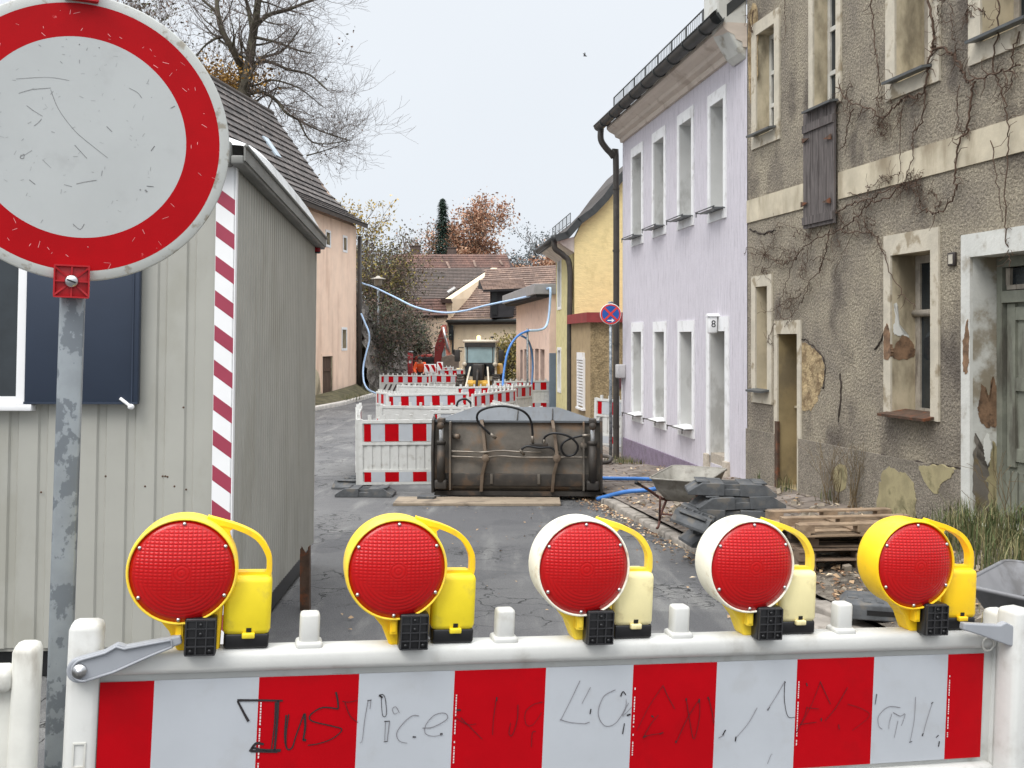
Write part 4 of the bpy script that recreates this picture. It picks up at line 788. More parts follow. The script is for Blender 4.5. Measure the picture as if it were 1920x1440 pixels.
# ---- warning lamps along the top rail
def lens_mat():
    m = bpy.data.materials.new('red_lamp_lens'); m.use_nodes = True; t = m.node_tree; L = t.links.new; b = t.nodes['Principled BSDF']
    b.inputs['Base Color'].default_value = (*lin((186, 14, 20)), 1); b.inputs['Roughness'].default_value = .32; b.inputs['Specular IOR Level'].default_value = .3; b.inputs['Coat Weight'].default_value = .3; b.inputs['Coat Roughness'].default_value = .04
    b.inputs['Subsurface Weight'].default_value = .25; b.inputs['Subsurface Radius'].default_value = (.02, .002, .002)
    tc = N(t, 'ShaderNodeTexCoord'); sp = N(t, 'ShaderNodeSeparateXYZ'); L(tc.outputs['Object'], sp.inputs[0])
    def mt(op, a, c=None):
        k = N(t, 'ShaderNodeMath', operation=op)
        for s_, v in zip(k.inputs, (a, c)):
            if v is None: continue
            if isinstance(v, (int, float)): s_.default_value = v
            else: L(v, s_)
        return k.outputs[0]
    X, Z = sp.outputs[0], sp.outputs[2]
    r2 = mt('SQRT', mt('ADD', mt('MULTIPLY', X, X), mt('MULTIPLY', Z, Z)))
    gx = mt('ABSOLUTE', mt('SINE', mt('MULTIPLY', X, math.pi/.0088))); gz_ = mt('ABSOLUTE', mt('SINE', mt('MULTIPLY', Z, math.pi/.0068)))
    grid = mt('MULTIPLY', gx, gz_); ring = mt('ABSOLUTE', mt('SINE', mt('MULTIPLY', r2, math.pi/.0075)))
    def ss(v, a, c):
        k = N(t, 'ShaderNodeMapRange', interpolation_type='SMOOTHSTEP'); L(v, k.inputs[0]); k.inputs[1].default_value = a; k.inputs[2].default_value = c; return k.outputs[0]
    inner = mt('SUBTRACT', 1.0, ss(r2, .016, .02)); low = ss(mt('SUBTRACT', r2, mt('MULTIPLY', Z, 1.0)), .09, .11)
    f = mt('MAXIMUM', inner, mt('MULTIPLY', low, ss(r2, .03, .04)))
    topf = mt('ADD', .3, mt('MULTIPLY', .7, ss(Z, -.03, .05))); h = mt('ADD', mt('MULTIPLY', mt('MULTIPLY', grid, mt('SUBTRACT', 1.0, f)), topf), mt('MULTIPLY', mt('MULTIPLY', ring, f), .35))
    edge = ss(r2, .088, .093); h = mt('MULTIPLY', h, mt('SUBTRACT', 1.0, edge))
    bp = N(t, 'ShaderNodeBump'); bp.inputs['Strength'].default_value = .55; bp.inputs['Distance'].default_value = .003; L(h, bp.inputs['Height']); L(bp.outputs[0], b.inputs['Normal'])
    mx = N(t, 'ShaderNodeMix', data_type='RGBA'); L(mt('MULTIPLY', h, .75), mx.inputs[0]); mx.inputs[6].default_value = (*lin((176, 0, 4)), 1); mx.inputs[7].default_value = (*lin((224, 22, 24)), 1); L(mx.outputs[2], b.inputs['Base Color'])  # prism grid tint, lighter towards the top: sky sheen painted into the colour
    return m
LENS = lens_mat()
def yel(n, c, d): return mat(n, lin(c), .42, var=.05, vscale=12, dirt=lin(d), damt=.75, dscale=16, bump=.04, bscale=120)
Y_STRONG = yel('bright_yellow_plastic', (250, 204, 28), (214, 178, 60)); Y_MID = yel('yellow_plastic', (246, 212, 62), (222, 196, 96)); Y_PALE = yel('faded_yellow_plastic', (238, 226, 172), (206, 190, 140)); CREAM = yel('bleached_cream_plastic', (240, 236, 218), (198, 172, 134)); Y_LEMON = yel('lemon_yellow_plastic', (238, 214, 42), (210, 188, 60))
def make_lamp(label, ring, body, box, M, dx=0):
    t = thing('warning_lamp', label, 'warning lamp', M, 'warning lamps on the barrier'); c = (-.036+dx, 0, .164)
    g = MB(); prof = [(.0995, -.036), (.0995, -.041), (.1012, -.0432), (.1032, -.0425), (.105, -.037), (.106, -.02), (.104, .034), (.1, .046), (.085, .05), (0, .051)]
    g.lathe(prof, 'y', 64, c); g.build('housing', ring, t)
    g = MB(); g.lathe([(0, -.061), (.02, -.0603), (.04, -.058), (.06, -.0542), (.078, -.0488), (.09, -.0437), (.099, -.0385), (.1, -.03)], 'y', 64); g.build('lens', LENS, t, loc=None).location = c
    for a in (90, 32, -30, -92, 212, 150):
        g = MB(); x, z = c[0]+.0932*math.cos(R(a)), c[2]+.0932*math.sin(R(a)); g.lathe([(0, -.0465), (.003, -.0455), (.0042, -.043), (.0042, -.038)], 'y', 10, (x, 0, z)); g.build('screw', STEEL, t)
    g = MB(); g.prism([(-.1, -.016, .085), (-.062, -.016, .04), (-.045, -.016, .0), (.036, -.016, 0), (.04, -.016, .12), (.0, -.016, .12)], (0, .05, 0)); g.build('bracket', body, t, bevel=.006)
    g = MB(); g.box(-.048, -.034, -.034, -.016, .03, .062); g.box(-.045, -.037, -.036, -.034, .035, .057, 1); g.build('bracket_clip', [body, body], t)
    g = MB(); g.rbox(.04, .133, -.022, .062, .03, .148, .012); g.build('battery_box', box, t)
    g = MB(); g.rbox(.043, .131, -.02, .06, .004, .034, .005); g.build('battery_base', BLACK_PL, t)
    g = MB(); g.rbox(.078, .103, -.029, -.018, .026, .037, .002); g.build('battery_latch', box, t)
    g = MB(); g.box(.086, .096, -.0235, -.0215, .038, .046); g.build('latch_slot', BLACK_PL, t)
    g = MB(); pts = catmull([(.0, .006, .257), (.05, .006, .247), (.098, .006, .224), (.122, .006, .19), (.126, .006, .16), (.124, .006, .146)], 8)
    nn = len(pts); vs = []
    for i, p in enumerate(pts):
        tt = (pts[min(i+1, nn-1)]-pts[max(i-1, 0)]).normalized(); q = Vector((tt.z, 0, -tt.x))*(-.0055-.004*(i < 6)*(6-i)/6); vs += [p+q+Vector((0, -.012, 0)), p-q+Vector((0, -.012, 0)), p-q+Vector((0, .012, 0)), p+q+Vector((0, .012, 0))]
    g.add(vs, [(4*i+k, 4*i+(k+1) % 4, 4*i+4+(k+1) % 4, 4*i+4+k) for i in range(nn-1) for k in range(4)]+[(0, 1, 2, 3), (4*nn-4, 4*nn-3, 4*nn-2, 4*nn-1)])
    g.prism([(-.02, -.004, .264), (.02, -.004, .26), (.06, -.004, .247), (.045, -.004, .236), (.052, -.004, .205), (.02, -.004, .225)], (0, .018, 0)); g.build('handle', body, t, bevel=.0025)
    g = MB(); g.prism([(.05, -.004, .148), (.13, -.004, .148), (.118, -.004, .154), (.064, -.004, .154)], (0, .02, 0)); g.build('handle_foot', body, t)
    g = MB(); g.rbox(-.03, .03, -.05, -.016, 0, .074, .004); pl = g.build('mount_plate', BLACK_PL, t)
    g = MB()
    for x in (-.0285, -.0095, .0095, .0265): g.box(x, x+.0022, -.0545, -.05, .003, .071)
    for z in (.002, .019, .036, .0535, .0695): g.box(-.028, .028, -.054, -.05, z, z+.0022)
    g.build('plate_ribs', mat('dark_grey_plastic', (.03, .03, .032), .4, var=.1), pl)
    for x, z in ((-.018, .011), (.018, .011), (0, .044), (0, .062)): g = MB(); g.lathe([(0, -.055), (.003, -.055), (.004, -.05)], 'y', 8, (x, 0, z)); g.build('plate_bolt', BLACK_PL, pl)
    g = MB(); g.lathe([(0, -.012), (.005, -.01), (.006, 0)], 'y', 10, (.003, -.02, .078)); g.build('top_bolt', STEEL, t)
    return t
for u, lab, ring, body, box, dz in ((.184, 'leftmost red warning lamp, yellow ring and yellow battery box', Y_MID, Y_STRONG, Y_LEMON, .0), (.605, 'second red lamp from the left, yellow ring with lemon battery box', Y_MID, Y_STRONG, Y_LEMON, 0), (1.008, 'middle red lamp with bleached cream ring and pale cream battery box', CREAM, Y_MID, Y_PALE, 0), (1.409, 'fourth red lamp with nearly white ring and pale battery box', CREAM, Y_MID, Y_PALE, 0), (1.839, 'rightmost red lamp with deep bright yellow drum and box', Y_STRONG, Y_STRONG, Y_STRONG, 0)):
    make_lamp(lab, ring, body, box, BMAT @ Matrix.Translation((u, .012, .985)), -.004 if u < 1.2 else -.009 if u < 1.6 else -.019)
# ---- neighbours of the front barrier, mostly outside the frame
lo = P(45, 1205, 1.93); NM = basis(lo-EZ*1.035-EX*(LB+.05)+EY*.0, EX, EY, EZ)
nb = thing('construction_barrier', 'dirty white barrier end at the left edge, beside the sign post', 'barrier', NM, 'striped road barriers')
barrier_geo(LB, True).build('frame', W_OLD, nb); pegs(nb, LB, W_OLD, True, [LB-.18, LB-.6])
g = MB(); stripes(g, 0, LB-.1, .68, .93, -.004, PITCH); g.build('reflective_panel', [RED_FOIL, WHITE_FOIL], nb)
ro = P(1913, 1140, 2.43); NM = basis(ro-EZ*1.045+EX*.03, (EX+EY*.25).normalized(), (EY-EX*.25).normalized(), EZ)
nb = thing('construction_barrier', 'white barrier end at the right edge, latched with grey lever', 'barrier', NM, 'striped road barriers')
barrier_geo(LB, True).build('frame', W_PLASTIC, nb); pegs(nb, LB, W_PLASTIC, True, [.4, .8])
g = MB(); stripes(g, .05, LB, .68, .93, -.004, PITCH); g.build('reflective_panel', [RED_FOIL, WHITE_FOIL], nb)
o = lever(nb, NM.inverted() @ basis(ray_plane(1914, 1192, BOX-EY*.02, EY), -EX, -EY, EZ) @ Matrix.Rotation(R(-7), 4, 'Y') @ Matrix.Translation((0, .05, 0)))
# ---- the big no-vehicles sign on its post
lean = R(1.9); SO = Vector((-.985, 2.22, zr(2.2)))
ph = R(20.5); sx = Vector((math.cos(ph)*1, math.sin(ph), 0)); sy = Vector((-math.sin(ph), math.cos(ph), 0)); UPV = Vector((math.sin(lean), 0, math.cos(lean)))
sx = (sx-UPV*sx.dot(UPV)).normalized(); sy = UPV.cross(sx)
scn = P(152, 258, 2.12)
SM = basis(scn, sx, sy, UPV); zb = (SO.z-scn.z)/UPV.z
sg = thing('traffic_sign', 'big round white sign with scratched red ring on galvanised post', 'traffic sign', SM @ Matrix.Translation((0, 0, zb)), 'traffic signs')
T = Matrix.Translation((0, 0, -zb))
SRED = mat('scratched_red_sign_foil', lin((166, 3, 14)), .4, var=.1, vscale=5, dirt=lin((226, 130, 130)), damt=.5, dscale=26, dlo=.68, dhi=.74, spec=.15)
SWHITE = mat('scratched_white_sign_foil', lin((178, 181, 180)), .4, var=.04, vscale=4, dirt=lin((160, 161, 160)), damt=.5, dscale=9, dlo=.56, dhi=.74)
EDGE = mat('chipped_sign_edge', lin((182, 184, 180)), .5, var=.06, dirt=lin((128, 116, 96)), damt=.7, dscale=28, dlo=.55, dhi=.65)
def ring(r0, r1, y, n=128):
    g = MB(); g.lathe([(r0, y), (r1, y)], 'y', n, smooth=False); return g
g = MB(); g.lathe([(0, .004), (.296, .004), (.3, .003), (.3, -.001), (.297, -.003), (.279, -.003)], 'y', 128); g.xf(T); g.build('sign_plate', EDGE, sg)
ring(.2095, .279, -.0032).xf(T).build('red_ring', SRED, sg)
g = MB(); g.lathe([(.0001, -.0031), (.2095, -.0031)], 'y', 128, smooth=False); g.xf(T); g.build('white_field', SWHITE, sg)
g = MB(); rr = random.Random(21); si = SM.inverted()
def scr(pts, wd):
    q = [si @ ray_plane(x, y, scn-sy*.003, sy) for x, y in pts]; q = catmull(q, 5) if len(q) > 2 else q; n = len(q); vs = []
    for i, p in enumerate(q):
        t = q[min(i+1, n-1)]-q[max(i-1, 0)]; nn = Vector((-t.z, 0, t.x)).normalized()*wd*.38; p = Vector((p.x, -.0036, p.z)); vs += [p+nn, p-nn]
    g.add(vs, [(2*i, 2*i+1, 2*i+3, 2*i+2) for i in range(n-1)])
for p, wd in (([(95, 168), (110, 205), (140, 245), (175, 275), (202, 296)], .0012), ([(35, 175), (60, 168), (95, 165)], .0014), ([(30, 148), (90, 145), (130, 151)], .0009), ([(143, 345), (160, 341), (181, 338)], .0018), ([(242, 165), (258, 174), (266, 184)], .0013), ([(64, 236), (72, 230), (78, 223)], .0014), ([(140, 272), (150, 283), (163, 297)], .0016), ([(283, 283), (290, 274)], .002), ([(120, 346), (135, 350)], .001), ([(190, 330), (192, 320)], .0014), ([(50, 198), (62, 207), (80, 218)], .0013), ([(149, 112), (149, 119)], .0014), ([(200, 237), (210, 247)], .002), ([(55, 337), (66, 346)], .002), ([(137, 420), (150, 430), (158, 420)], .0016), ([(320, 203), (328, 199)], .002), ([(72, 84), (77, 87)], .0015), ([(40, 293), (45, 289), (44, 297), (38, 296), (40, 290)], .0016), ([(44, 292), (60, 282)], .001), ([(275, 349), (288, 350)], .002), ([(113, 115), (117, 119)], .0014), ([(80, 300), (96, 315)], .0008), ([(262, 355), (264, 357)], .004), ([(272, 356), (276, 360)], .0045), ([(148, 83), (150, 84)], .003), ([(124, 73), (125, 74)], .0024), ([(185, 89), (187, 90)], .0024)): scr(p, wd)
for _ in range(90):
    a, b = rr.uniform(0, 6.28), .2*math.sqrt(rr.random()); x, y = 133+b*900*math.cos(a), 258+b*870*math.sin(a); d = rr.uniform(2, 9); c = rr.gauss(-.6, .8); scr([(x, y), (x+d*math.cos(c), y+d*math.sin(c))], rr.uniform(.0003, .0009))
g.xf(T); g.build('scratch_marks', mat('grey_scratches', lin((118, 118, 118)), .6, var=.3, vscale=30), sg)
g = MB()
for _ in range(70):
    a = rr.uniform(0, 6.28); b = rr.uniform(.214, .277); x, z = b*math.cos(a), b*math.sin(a); d = rr.uniform(.002, .014); c = rr.gauss(.9, .9); wd = rr.uniform(.0002, .0006)
    q = Vector((d*math.cos(c), 0, -d*math.sin(c))); nn = Vector((-q.z, 0, q.x)).normalized()*wd; p = Vector((x, -.0036, z)); g.add([p+nn, p-nn, p+q-nn, p+q+nn], [(0, 1, 2, 3)])
g.xf(T); g.build('pale_scratches', mat('pink_scratches', lin((226, 150, 150)), .6, var=.2), sg)
# post and its red plastic clamps
pz = Vector((0, 0, 0)); g = MB(); hw = .0245
def clamp(z):
    g = MB(); cx = -.008; g.rbox(cx-.034, cx+.034, -.014, .02, z-.034, z+.034, .004); c = g.build('clamp', SRED2, sg)
    k = MB()
    for a, b in ((-1, -1), (1, -1), (-1, 1), (1, 1)): k.prism([(cx+a*.008, -.0145, z+b*.01), (cx+a*.032, -.021, z+b*.031), (cx+a*.0345, -.021, z+b*.0285), (cx+a*.0105, -.0145, z+b*.007)], (0, .006, 0))
    for a, b, c_, d in ((-.034, -.012, -.0015, .0015), (.012, .034, -.0015, .0015), (-.0015, .0015, .012, .034), (-.0015, .0015, -.034, -.012)): k.box(cx+a, cx+b, -.02, -.0145, z+c_, z+d)
    k.box(cx-.034, cx+.034, -.021, -.0145, z+.031, z+.034); k.box(cx-.034, cx+.034, -.021, -.0145, z-.034, z-.031); k.box(cx-.0345, cx-.0315, -.0212, -.0145, z-.031, z+.031); k.box(cx+.0315, cx+.0345, -.0212, -.0145, z-.031, z+.031)
    k.build('clamp_ribs', SRED2, c)
    k = MB(); k.lathe([(0, -.027), (.011, -.026), (.0135, -.021), (.0135, -.0145)], 'y', 24, (cx, 0, z)); bo = k.build('bolt', STEEL, c)
    k = MB(); M = Matrix.Translation((cx, 0, z)) @ Matrix.Rotation(R(20), 4, 'Y'); k.box(-.009, .009, -.0285, -.026, -.0016, .0016, M=M); k.build('bolt_slot', BLACK_PL, bo)
SRED2 = mat('red_clamp_plastic', lin((170, 24, 32)), .4, var=.1)
zc = -zb-.311
g = MB(); g.rbox(-.008-hw, -.008+hw, .022, .062, -.4, -zb+.36, .005); po = g.build('post', GALV, sg)
clamp(-zb-.302); clamp(-zb+.316)

# ---- site cabin (rounded roof trailer) behind the sign
cn = P(428, 1211, 5.5); cf = P(587, 1018, 8.95); CAX = (cf-cn).normalized(); CUP = Vector((.008, -.03, 1)); CUP = (CUP-CAX*CUP.dot(CAX)).normalized(); CX_ = CAX.cross(CUP).normalized()
CM = basis(cn, CX_, CAX, CUP)      # x to the right, y along the end wall away from us, z up; front wall runs to -x at y = 0
cab = thing('site_cabin', 'grey green corrugated site cabin with navy shutter and striped corner', 'site cabin', CM)
CABM = mat('cabin_sheet_metal', lin((162, 161, 153)), .5, var=.04, vscale=2, dirt=lin((144, 142, 130)), damt=.45, dscale=2.2, dstretch=(1, 1, .5)); CABE = mat('cabin_end_sheet', lin((166, 164, 156)), .42, .1, var=.06, vscale=3, dirt=lin((150, 147, 136)), damt=.5, dscale=2.5, dstretch=(1, 1, .3))
CH = 2.63; CL = (cf-cn).length; CW = 5.2
g = MB(); prof = []; x = -.1
while x > -CW: prof += [(x, 0), (x-.1, 0), (x-.11, .012), (x-.145, .012), (x-.155, 0)]; x -= .155
g.add([(a, b, 0) for a, b in prof]+[(a, b, CH) for a, b in prof], [(i, i+1, len(prof)+i+1, len(prof)+i) for i in range(len(prof)-1)])
g.build('front_wall', CABM, cab)
g = MB(); prof = []; n = 42*8
for i in range(n+1): y = .03+(CL-.06)*i/n; prof.append((-.014+.02*max(-.75, min(.75, 1.15*math.cos(2*math.pi*i/8))), y))
g.add([(a, b, 0) for a, b in prof]+[(a, b, CH) for a, b in prof], [(i, i+1, len(prof)+i+1, len(prof)+i) for i in range(len(prof)-1)], 0, True); g.build('end_wall', CABE, cab)
g = MB(); g.box(-CW, -.02, CL-.02, CL, 0, CH); g.box(-CW-.02, -CW, 0, CL, 0, CH); g.box(-CW, -.03, .02, CL-.02, -.02, .0); g.box(-.03, .004, CL-.03, CL+.01, 0, CH); g.build('frame', CABE, cab)
g = MB(); g.box(-CW, -.02, .05, .15, -.16, -.02); g.box(-CW, -.02, CL-.2, CL-.1, -.16, -.02); g.box(-.12, -.02, .15, CL-.2, -.14, -.02)
for y in (.3, CL-.4):
    g.lathe([(.0, -.5), (.2, -.5), (.22, -.46), (.22, -.34), (.2, -.3), (.0, -.3)], 'x', 20, (-.6, y, -.14))
g.build('chassis', BLACK_PL, cab)
# corner strip with red bars
g = MB(); g.box(-.098, .006, -.016, -.004, .0, CH); g.box(.0, .012, -.016, .03, .0, CH); g.build('corner_strip', WHITEP, cab)
g = MB(); z = .06
while z < CH-.1:
    g.prism([(-.096, -.0165, z+.16), (.006, -.0165, z+.085), (.006, -.0165, z-.0), (-.096, -.0165, z+.075)], (0, .0015, 0)); z += .1905
g.build('corner_stripes', mat('faded_red_tape', lin((150, 56, 76)), .5, var=.08), cab)
# rounded roof and its gutter moulding
ROOFW = mat('pale_roof_sheet', lin((226, 228, 228)), .5, var=.05, vscale=3, dirt=lin((160, 160, 158)), damt=.4, dscale=4)
g = MB(); n = 20; pr = []
for i in range(n+1): t = i/n; pr.append((-.1+(CL+.18)*t, CH+.1+.31*(1-abs(2*t-1)**3)))
for i in range(n):
    (a, b), (c, d) = pr[i:i+2]; lv = [(.08, 0), (.05, .35), (-.04, .65), (-.2, .88), (-.45, 1), (-CW-.1, 1)]; zz0 = CH+.08     # the end is rounded off too
    for (xa, fa), (xb, fb) in zip(lv, lv[1:]): g.add([(xa, a, zz0+(b-zz0)*fa), (xa, c, zz0+(d-zz0)*fa), (xb, c, zz0+(d-zz0)*fb), (xb, a, zz0+(b-zz0)*fb)], [(0, 1, 2, 3)], 0, True)
g.build('roof', ROOFW, cab)
g = MB(); g.rbox(.0, .07, -.12, CL+.06, CH-.02, CH+.03, .01); g.box(.07, .08, -.12, CL+.06, CH-.0, CH+.08); g.rbox(-CW, .0, -.12, -.02, CH-.02, CH+.11, .015); g.tube([(.083, -.12, CH+.08), (.083, CL+.06, CH+.08)], .011, 8); g.build('roof_moulding', mat('grey_moulding', lin((120, 120, 116)), .6, var=.12), cab)
# window and slid-back navy shutter on the front wall
def fc(px, py): q = CM.inverted() @ ray_plane(px, py, cn, CAX); return q.x, q.z
x0, z0 = fc(53, 757); x1, z1 = fc(270, 440); NAVY = mat('navy_shutter', lin((40, 50, 66)), .45, var=.06, vscale=3)
g = MB(); g.rbox(x0, x1, -.06, -.018, z0, z1, .006); sh = g.build('sliding_shutter', NAVY, cab)
g = MB(); g.box(x1-.035, x1-.027, -.066, -.06, z0+.01, z1); g.box(x0, x1-.0, -.066, -.06, z0, z0+.012); g.build('shutter_fold', NAVY, sh)
hx, hz = fc(253, 762); g = MB(); M = Matrix.Translation((hx, 0, hz)) @ Matrix.Rotation(R(38), 4, 'Y'); g.rbox(-.075, .008, -.075, -.06, -.008, .008, .004, M=M); g.lathe([(0, -.085), (.014, -.082), (.016, -.06)], 'y', 14, (hx, 0, hz)); g.build('shutter_handle', WHITEP, sh)
x2, z2 = fc(37, 743); x3, z3 = fc(-330, 430)
g = MB(); fr = .045; g.box(x2, x2+.046, -.05, -.0, z2-.04, z3); g.box(x3, x2, -.05, 0, z2-.045, z2); g.box(x3, x2+.046, -.05, 0, z3, z3+.05); g.box(x3-.05, x3, -.05, 0, z2-.045, z3)
wn = g.build('window', WHITEP, cab); g = MB(); g.box(x3, x2, -.022, -.016, z2, z3); g.build('pane', GLASS, wn)
g = MB(); a, b = fc(68, 770); g.rbox(x3-.1, a, -.07, -.0, b, b+.035, .004); g.build('window_ledge', WHITEP, wn)
g = MB(); q = CM.inverted() @ P(594, 466, 9.0); g.rbox(q.x-.05, q.x+.03, q.y-.02, q.y+.05, q.z-.04, q.z+.04, .01); ml = g.build('marker_light', BLACK_PL, cab)
g = MB(); g.rbox(q.x-.02, q.x+.035, q.y-.028, q.y-.018, q.z-.03, q.z+.03, .004); g.build('marker_lens', mat('dark_red_lens', lin((150, 20, 34)), .25), ml)
rr = random.Random(8)
for px, py in ((198, 893), (305, 893), (310, 893), (314, 894), (344, 764), (272, 912), (77, 923), (327, 912), (349, 918)): x, z = fc(px, py); g = MB(); g.lathe([(0, -.004), (rr.uniform(.002, .005), -.003), (.006, .0)], 'y', 8, (x, 0, z)); g.build('panel_screw', RUST, cab)
# stump of a steel post by the cabin
q = P(571, 1160, 7.1); q.z = zr(7.1); g = MB(); h = (1160-1045)/F*7.1
g.box(-.032, .032, -.004, .004, -.1, h-.04); g.box(-.032, -.024, .004, .06, -.1, h); g.box(.024, .032, .004, .06, -.1, h+.015); g.prism([(-.032, -.004, h-.04), (.032, -.004, h-.04), (.03, -.004, h+.0), (.01, -.004, h-.03), (-.02, -.004, h+.02)], (0, .008, 0)); g.xf(Matrix.Translation(q))
tag(g.build('steel_post', RUST), 'broken rusty steel post standing in asphalt beside the cabin', 'post')
# ------------------------------------------------------------------ the pens of barriers down the street
def barrier(label, px, Y, ang, m=W_PLASTIC, src=None, flip=False, slant=False, dz=0):
    q = P(px, 0, Y); M = Matrix.Translation((q.x, q.y, zg(q.x, q.y)+.05+dz)) @ rotz(R(ang)) @ Matrix.Rotation(R(random.uniform(-1.5, 1.5)), 4, 'Y')
    if src is not None: return copy_tree(src, None, M, label)
    t = thing('construction_barrier', label, 'barrier', M, 'striped road barriers')
    barrier_geo(2.0).build('frame', m, t); pegs(t, 2.0, m)
    g = MB(); stripes(g, 0.02, 2.0, .68, .93, -.004); g.build('reflective_panel', [RED_FOIL, WHITE_FOIL], t)
    g = MB(); stripes(g, 0.02, 2.0, .1, .24, -.018); g.build('lower_panel', [RED_FOIL, WHITE_FOIL], t)
    if slant:
        g = MB()
        for i in range(9): g.prism([(.06+i*.21, -.019, .3), (.14+i*.21, -.019, .3), (.28+i*.21, -.019, .6), (.2+i*.21, -.019, .6)], (0, .004, 0))
        g.build('slanted_slots', mat('dark_slot', lin((72, 62, 60)), .7), t)
    return t
B0 = barrier('white red barrier left of the loader bucket, nearest of the pens', 681, 14.6, 0)
bl_ = [('barrier on the left flank of the nearest pen, seen end on', 674, 14.75, 99), ('second flank barrier behind the nearest pen corner, end on', 672, 17.0, 97),
 ('barrier with its white back and knobs showing, behind the nearest pen', 913, 19.6, 182), ('angled knob topped barrier right of the nearest pen', 922, 21.4, -74), ('barrier just showing its rail above the bucket top', 814, 17.9, 0),
 ('clean striped barrier in the middle of the street, black cable loop before it', 730, 26.2, 1), ('foreshortened barrier turning back at the left of the middle pen', 707, 28.2, -62), ('foreshortened striped barrier right of the middle pen', 890, 26.3, 58), ('farther foreshortened striped barrier by the blue hose', 920, 28.2, 55),
 ('barrier back behind the middle pen, left of the wheel loader', 868, 31.4, 178), ('barrier back just below the loader front wheels', 860, 31.2, 3), ('short row end barrier under the loader right wheel', 930, 34, 8),
 ('far striped barrier on the right, in front of the excavator', 804, 43.2, 1), ('far white barrier between excavator and loader', 822, 50, 3), ('white barrier row behind the orange worker', 778, 54, 2)]
for a in bl_: barrier(*a, src=B0)
barrier('far striped barrier with slanted dark slots, below the orange worker', 714, 42.6, 3, slant=True)
barrier('striped barrier leaning by the lilac house downpipe', 1118, 20.6, -40, src=B0, dz=.08)
# three small warning boards
for i, (px, lab) in enumerate(((801, 'leftmost small red white warning board by the worker'), (812, 'middle small red white warning board by the worker'), (825, 'rightmost, highest small red white warning board'))):
    q = P(px, 690-(i == 2)*4, 47); t = thing('warning_board', lab, 'warning board', Matrix.Translation((q.x, q.y, zr(47))), 'small warning boards'); h = q.z-zr(47)
    g = MB(); g.box(-.02, .02, 0, .04, 0, h-.2); g.build('post', GALV, t)
    g = MB(); g.rbox(-.14, .14, -.03, 0, h-.22, h+.18, .01); g.build('board', WHITEP, t)
    g = MB(); g.prism([(-.115, -.033, h+.15), (.04, -.033, h+.15), (.115, -.033, h-.02), (.115, -.033, h-.18), (.07, -.033, h-.18)], (0, .002, 0)); g.build('red_field', RED_FOIL, t)
# rubber foot plates
def foot_geo(Lf=.8, Wf=.4, H=.115):
    g = MB(); a, b = Lf/2, Wf/2
    for s in (-1, 1):
        pr = [(s*.07, 0), (s*a, 0), (s*a, .03), (s*(a-.13), H), (s*.07, H)]
        g.prism([(x, -b, z) for x, z in (pr if s > 0 else pr[::-1])], (0, Wf, 0))
    g.box(-.07, .07, -b+.01, b-.01, 0, H*.55)
    for x in (-.26, .26): g.rbox(x-.06, x+.06, -b+.05, b-.05, H-.004, H+.012, .006)
    for y in (-.14, -.05, .05, .14): g.box(-.075, .075, y-.012, y+.012, H*.5, H-.01)
    return g
FOOT = foot_geo().mesh('foot_plate', RUBBER)
def foot(label, M, group='rubber foot plates'):
    o = bpy.data.objects.new('foot_plate', FOOT); COL.objects.link(o); o.matrix_world = M
    b = o.modifiers.new('bevel', 'BEVEL'); b.width = .008; b.segments = 2; b.limit_method = 'ANGLE'
    return tag(o, label, 'foot plate', group)
q = P(686, 0, 14.2); foot('rubber foot plate at the nearest pen corner, left of the bucket', Matrix.Translation((q.x, q.y, zr(q.y)+.01)) @ rotz(R(-2)))
q = P(665, 0, 15.3); foot('flat rubber foot plate under the left barrier post', Matrix.Translation((q.x, q.y, zr(q.y)+.01)) @ rotz(R(75)))
# ------------------------------------------------------------------ loader bucket lying with its back to us
KO = P(969, 0, 13.7); KM = Matrix.Translation((KO.x, KO.y, zr(13.7)+.06)) @ rotz(R(-3))
BKT = mat('worn_bucket_steel', lin((106, 100, 92)), .55, .3, var=.25, vscale=2.5, dirt=lin((126, 100, 76)), damt=.8, dscale=2.6, dlo=.48, dhi=.66, bump=.25, bscale=25); BKG = mat('scoured_grey_steel', lin((100, 104, 108)), .55, .2, var=.12, vscale=2, dirt=lin((92, 92, 92)), damt=.6, dscale=4, dstretch=(4, 1, 1)); BKD = mat('grimy_dark_steel', lin((66, 62, 58)), .6, .3, var=.25, vscale=4, dirt=lin((104, 84, 66)), damt=.6, dscale=4)
bk = thing('loader_bucket', 'worn steel wheel loader bucket standing on boards with its back to us', 'excavator bucket', KM)
hw = 1.12
g = MB(); pr = [(.12, .0), (.02, .1), (.0, .3), (.06, .7), (.12, 1.0)]
for (a, b), (c, d) in zip(pr, pr[1:]): g.quad((-hw, a, b), (hw, a, b), (hw, c, d), (-hw, c, d))
for (a, b), (c, d) in zip(pr, pr[1:]): g.quad((-hw, a+.03, b), (-hw, c+.03, d), (hw, c+.03, d), (hw, a+.03, b))
g.quad((-hw, .12, 0), (hw, .12, 0), (hw, 1.0, .02), (-hw, 1.0, .02)); g.build('back_plate', BKT, bk)
g = MB(); g.rbox(-hw+.05, hw-.05, -.03, .02, .13, .3, .01); g.box(-hw, hw, -.01, .1, .0, .06); g.build('lower_band', BKD, bk)
g = MB(); g.prism([(-hw, .1, 1.0), (hw, .1, 1.0), (1.0, .22, 1.03), (.55, .42, 1.17), (-.62, .42, 1.17), (-.9, .25, 1.06)], (0, .025, 0)); g.box(-hw, hw, .06, .13, .985, 1.012); g.build('spill_plate', BKG, bk)
for x in (-.0, .48): 
    g = MB(); g.box(x-.006, x+.006, .08, .11, 1.0, 1.03); g.tube([(x, .1, 1.01), (x, .38, 1.15)], .008, 5); g.build('spill_plate_weld', BKD, bk)
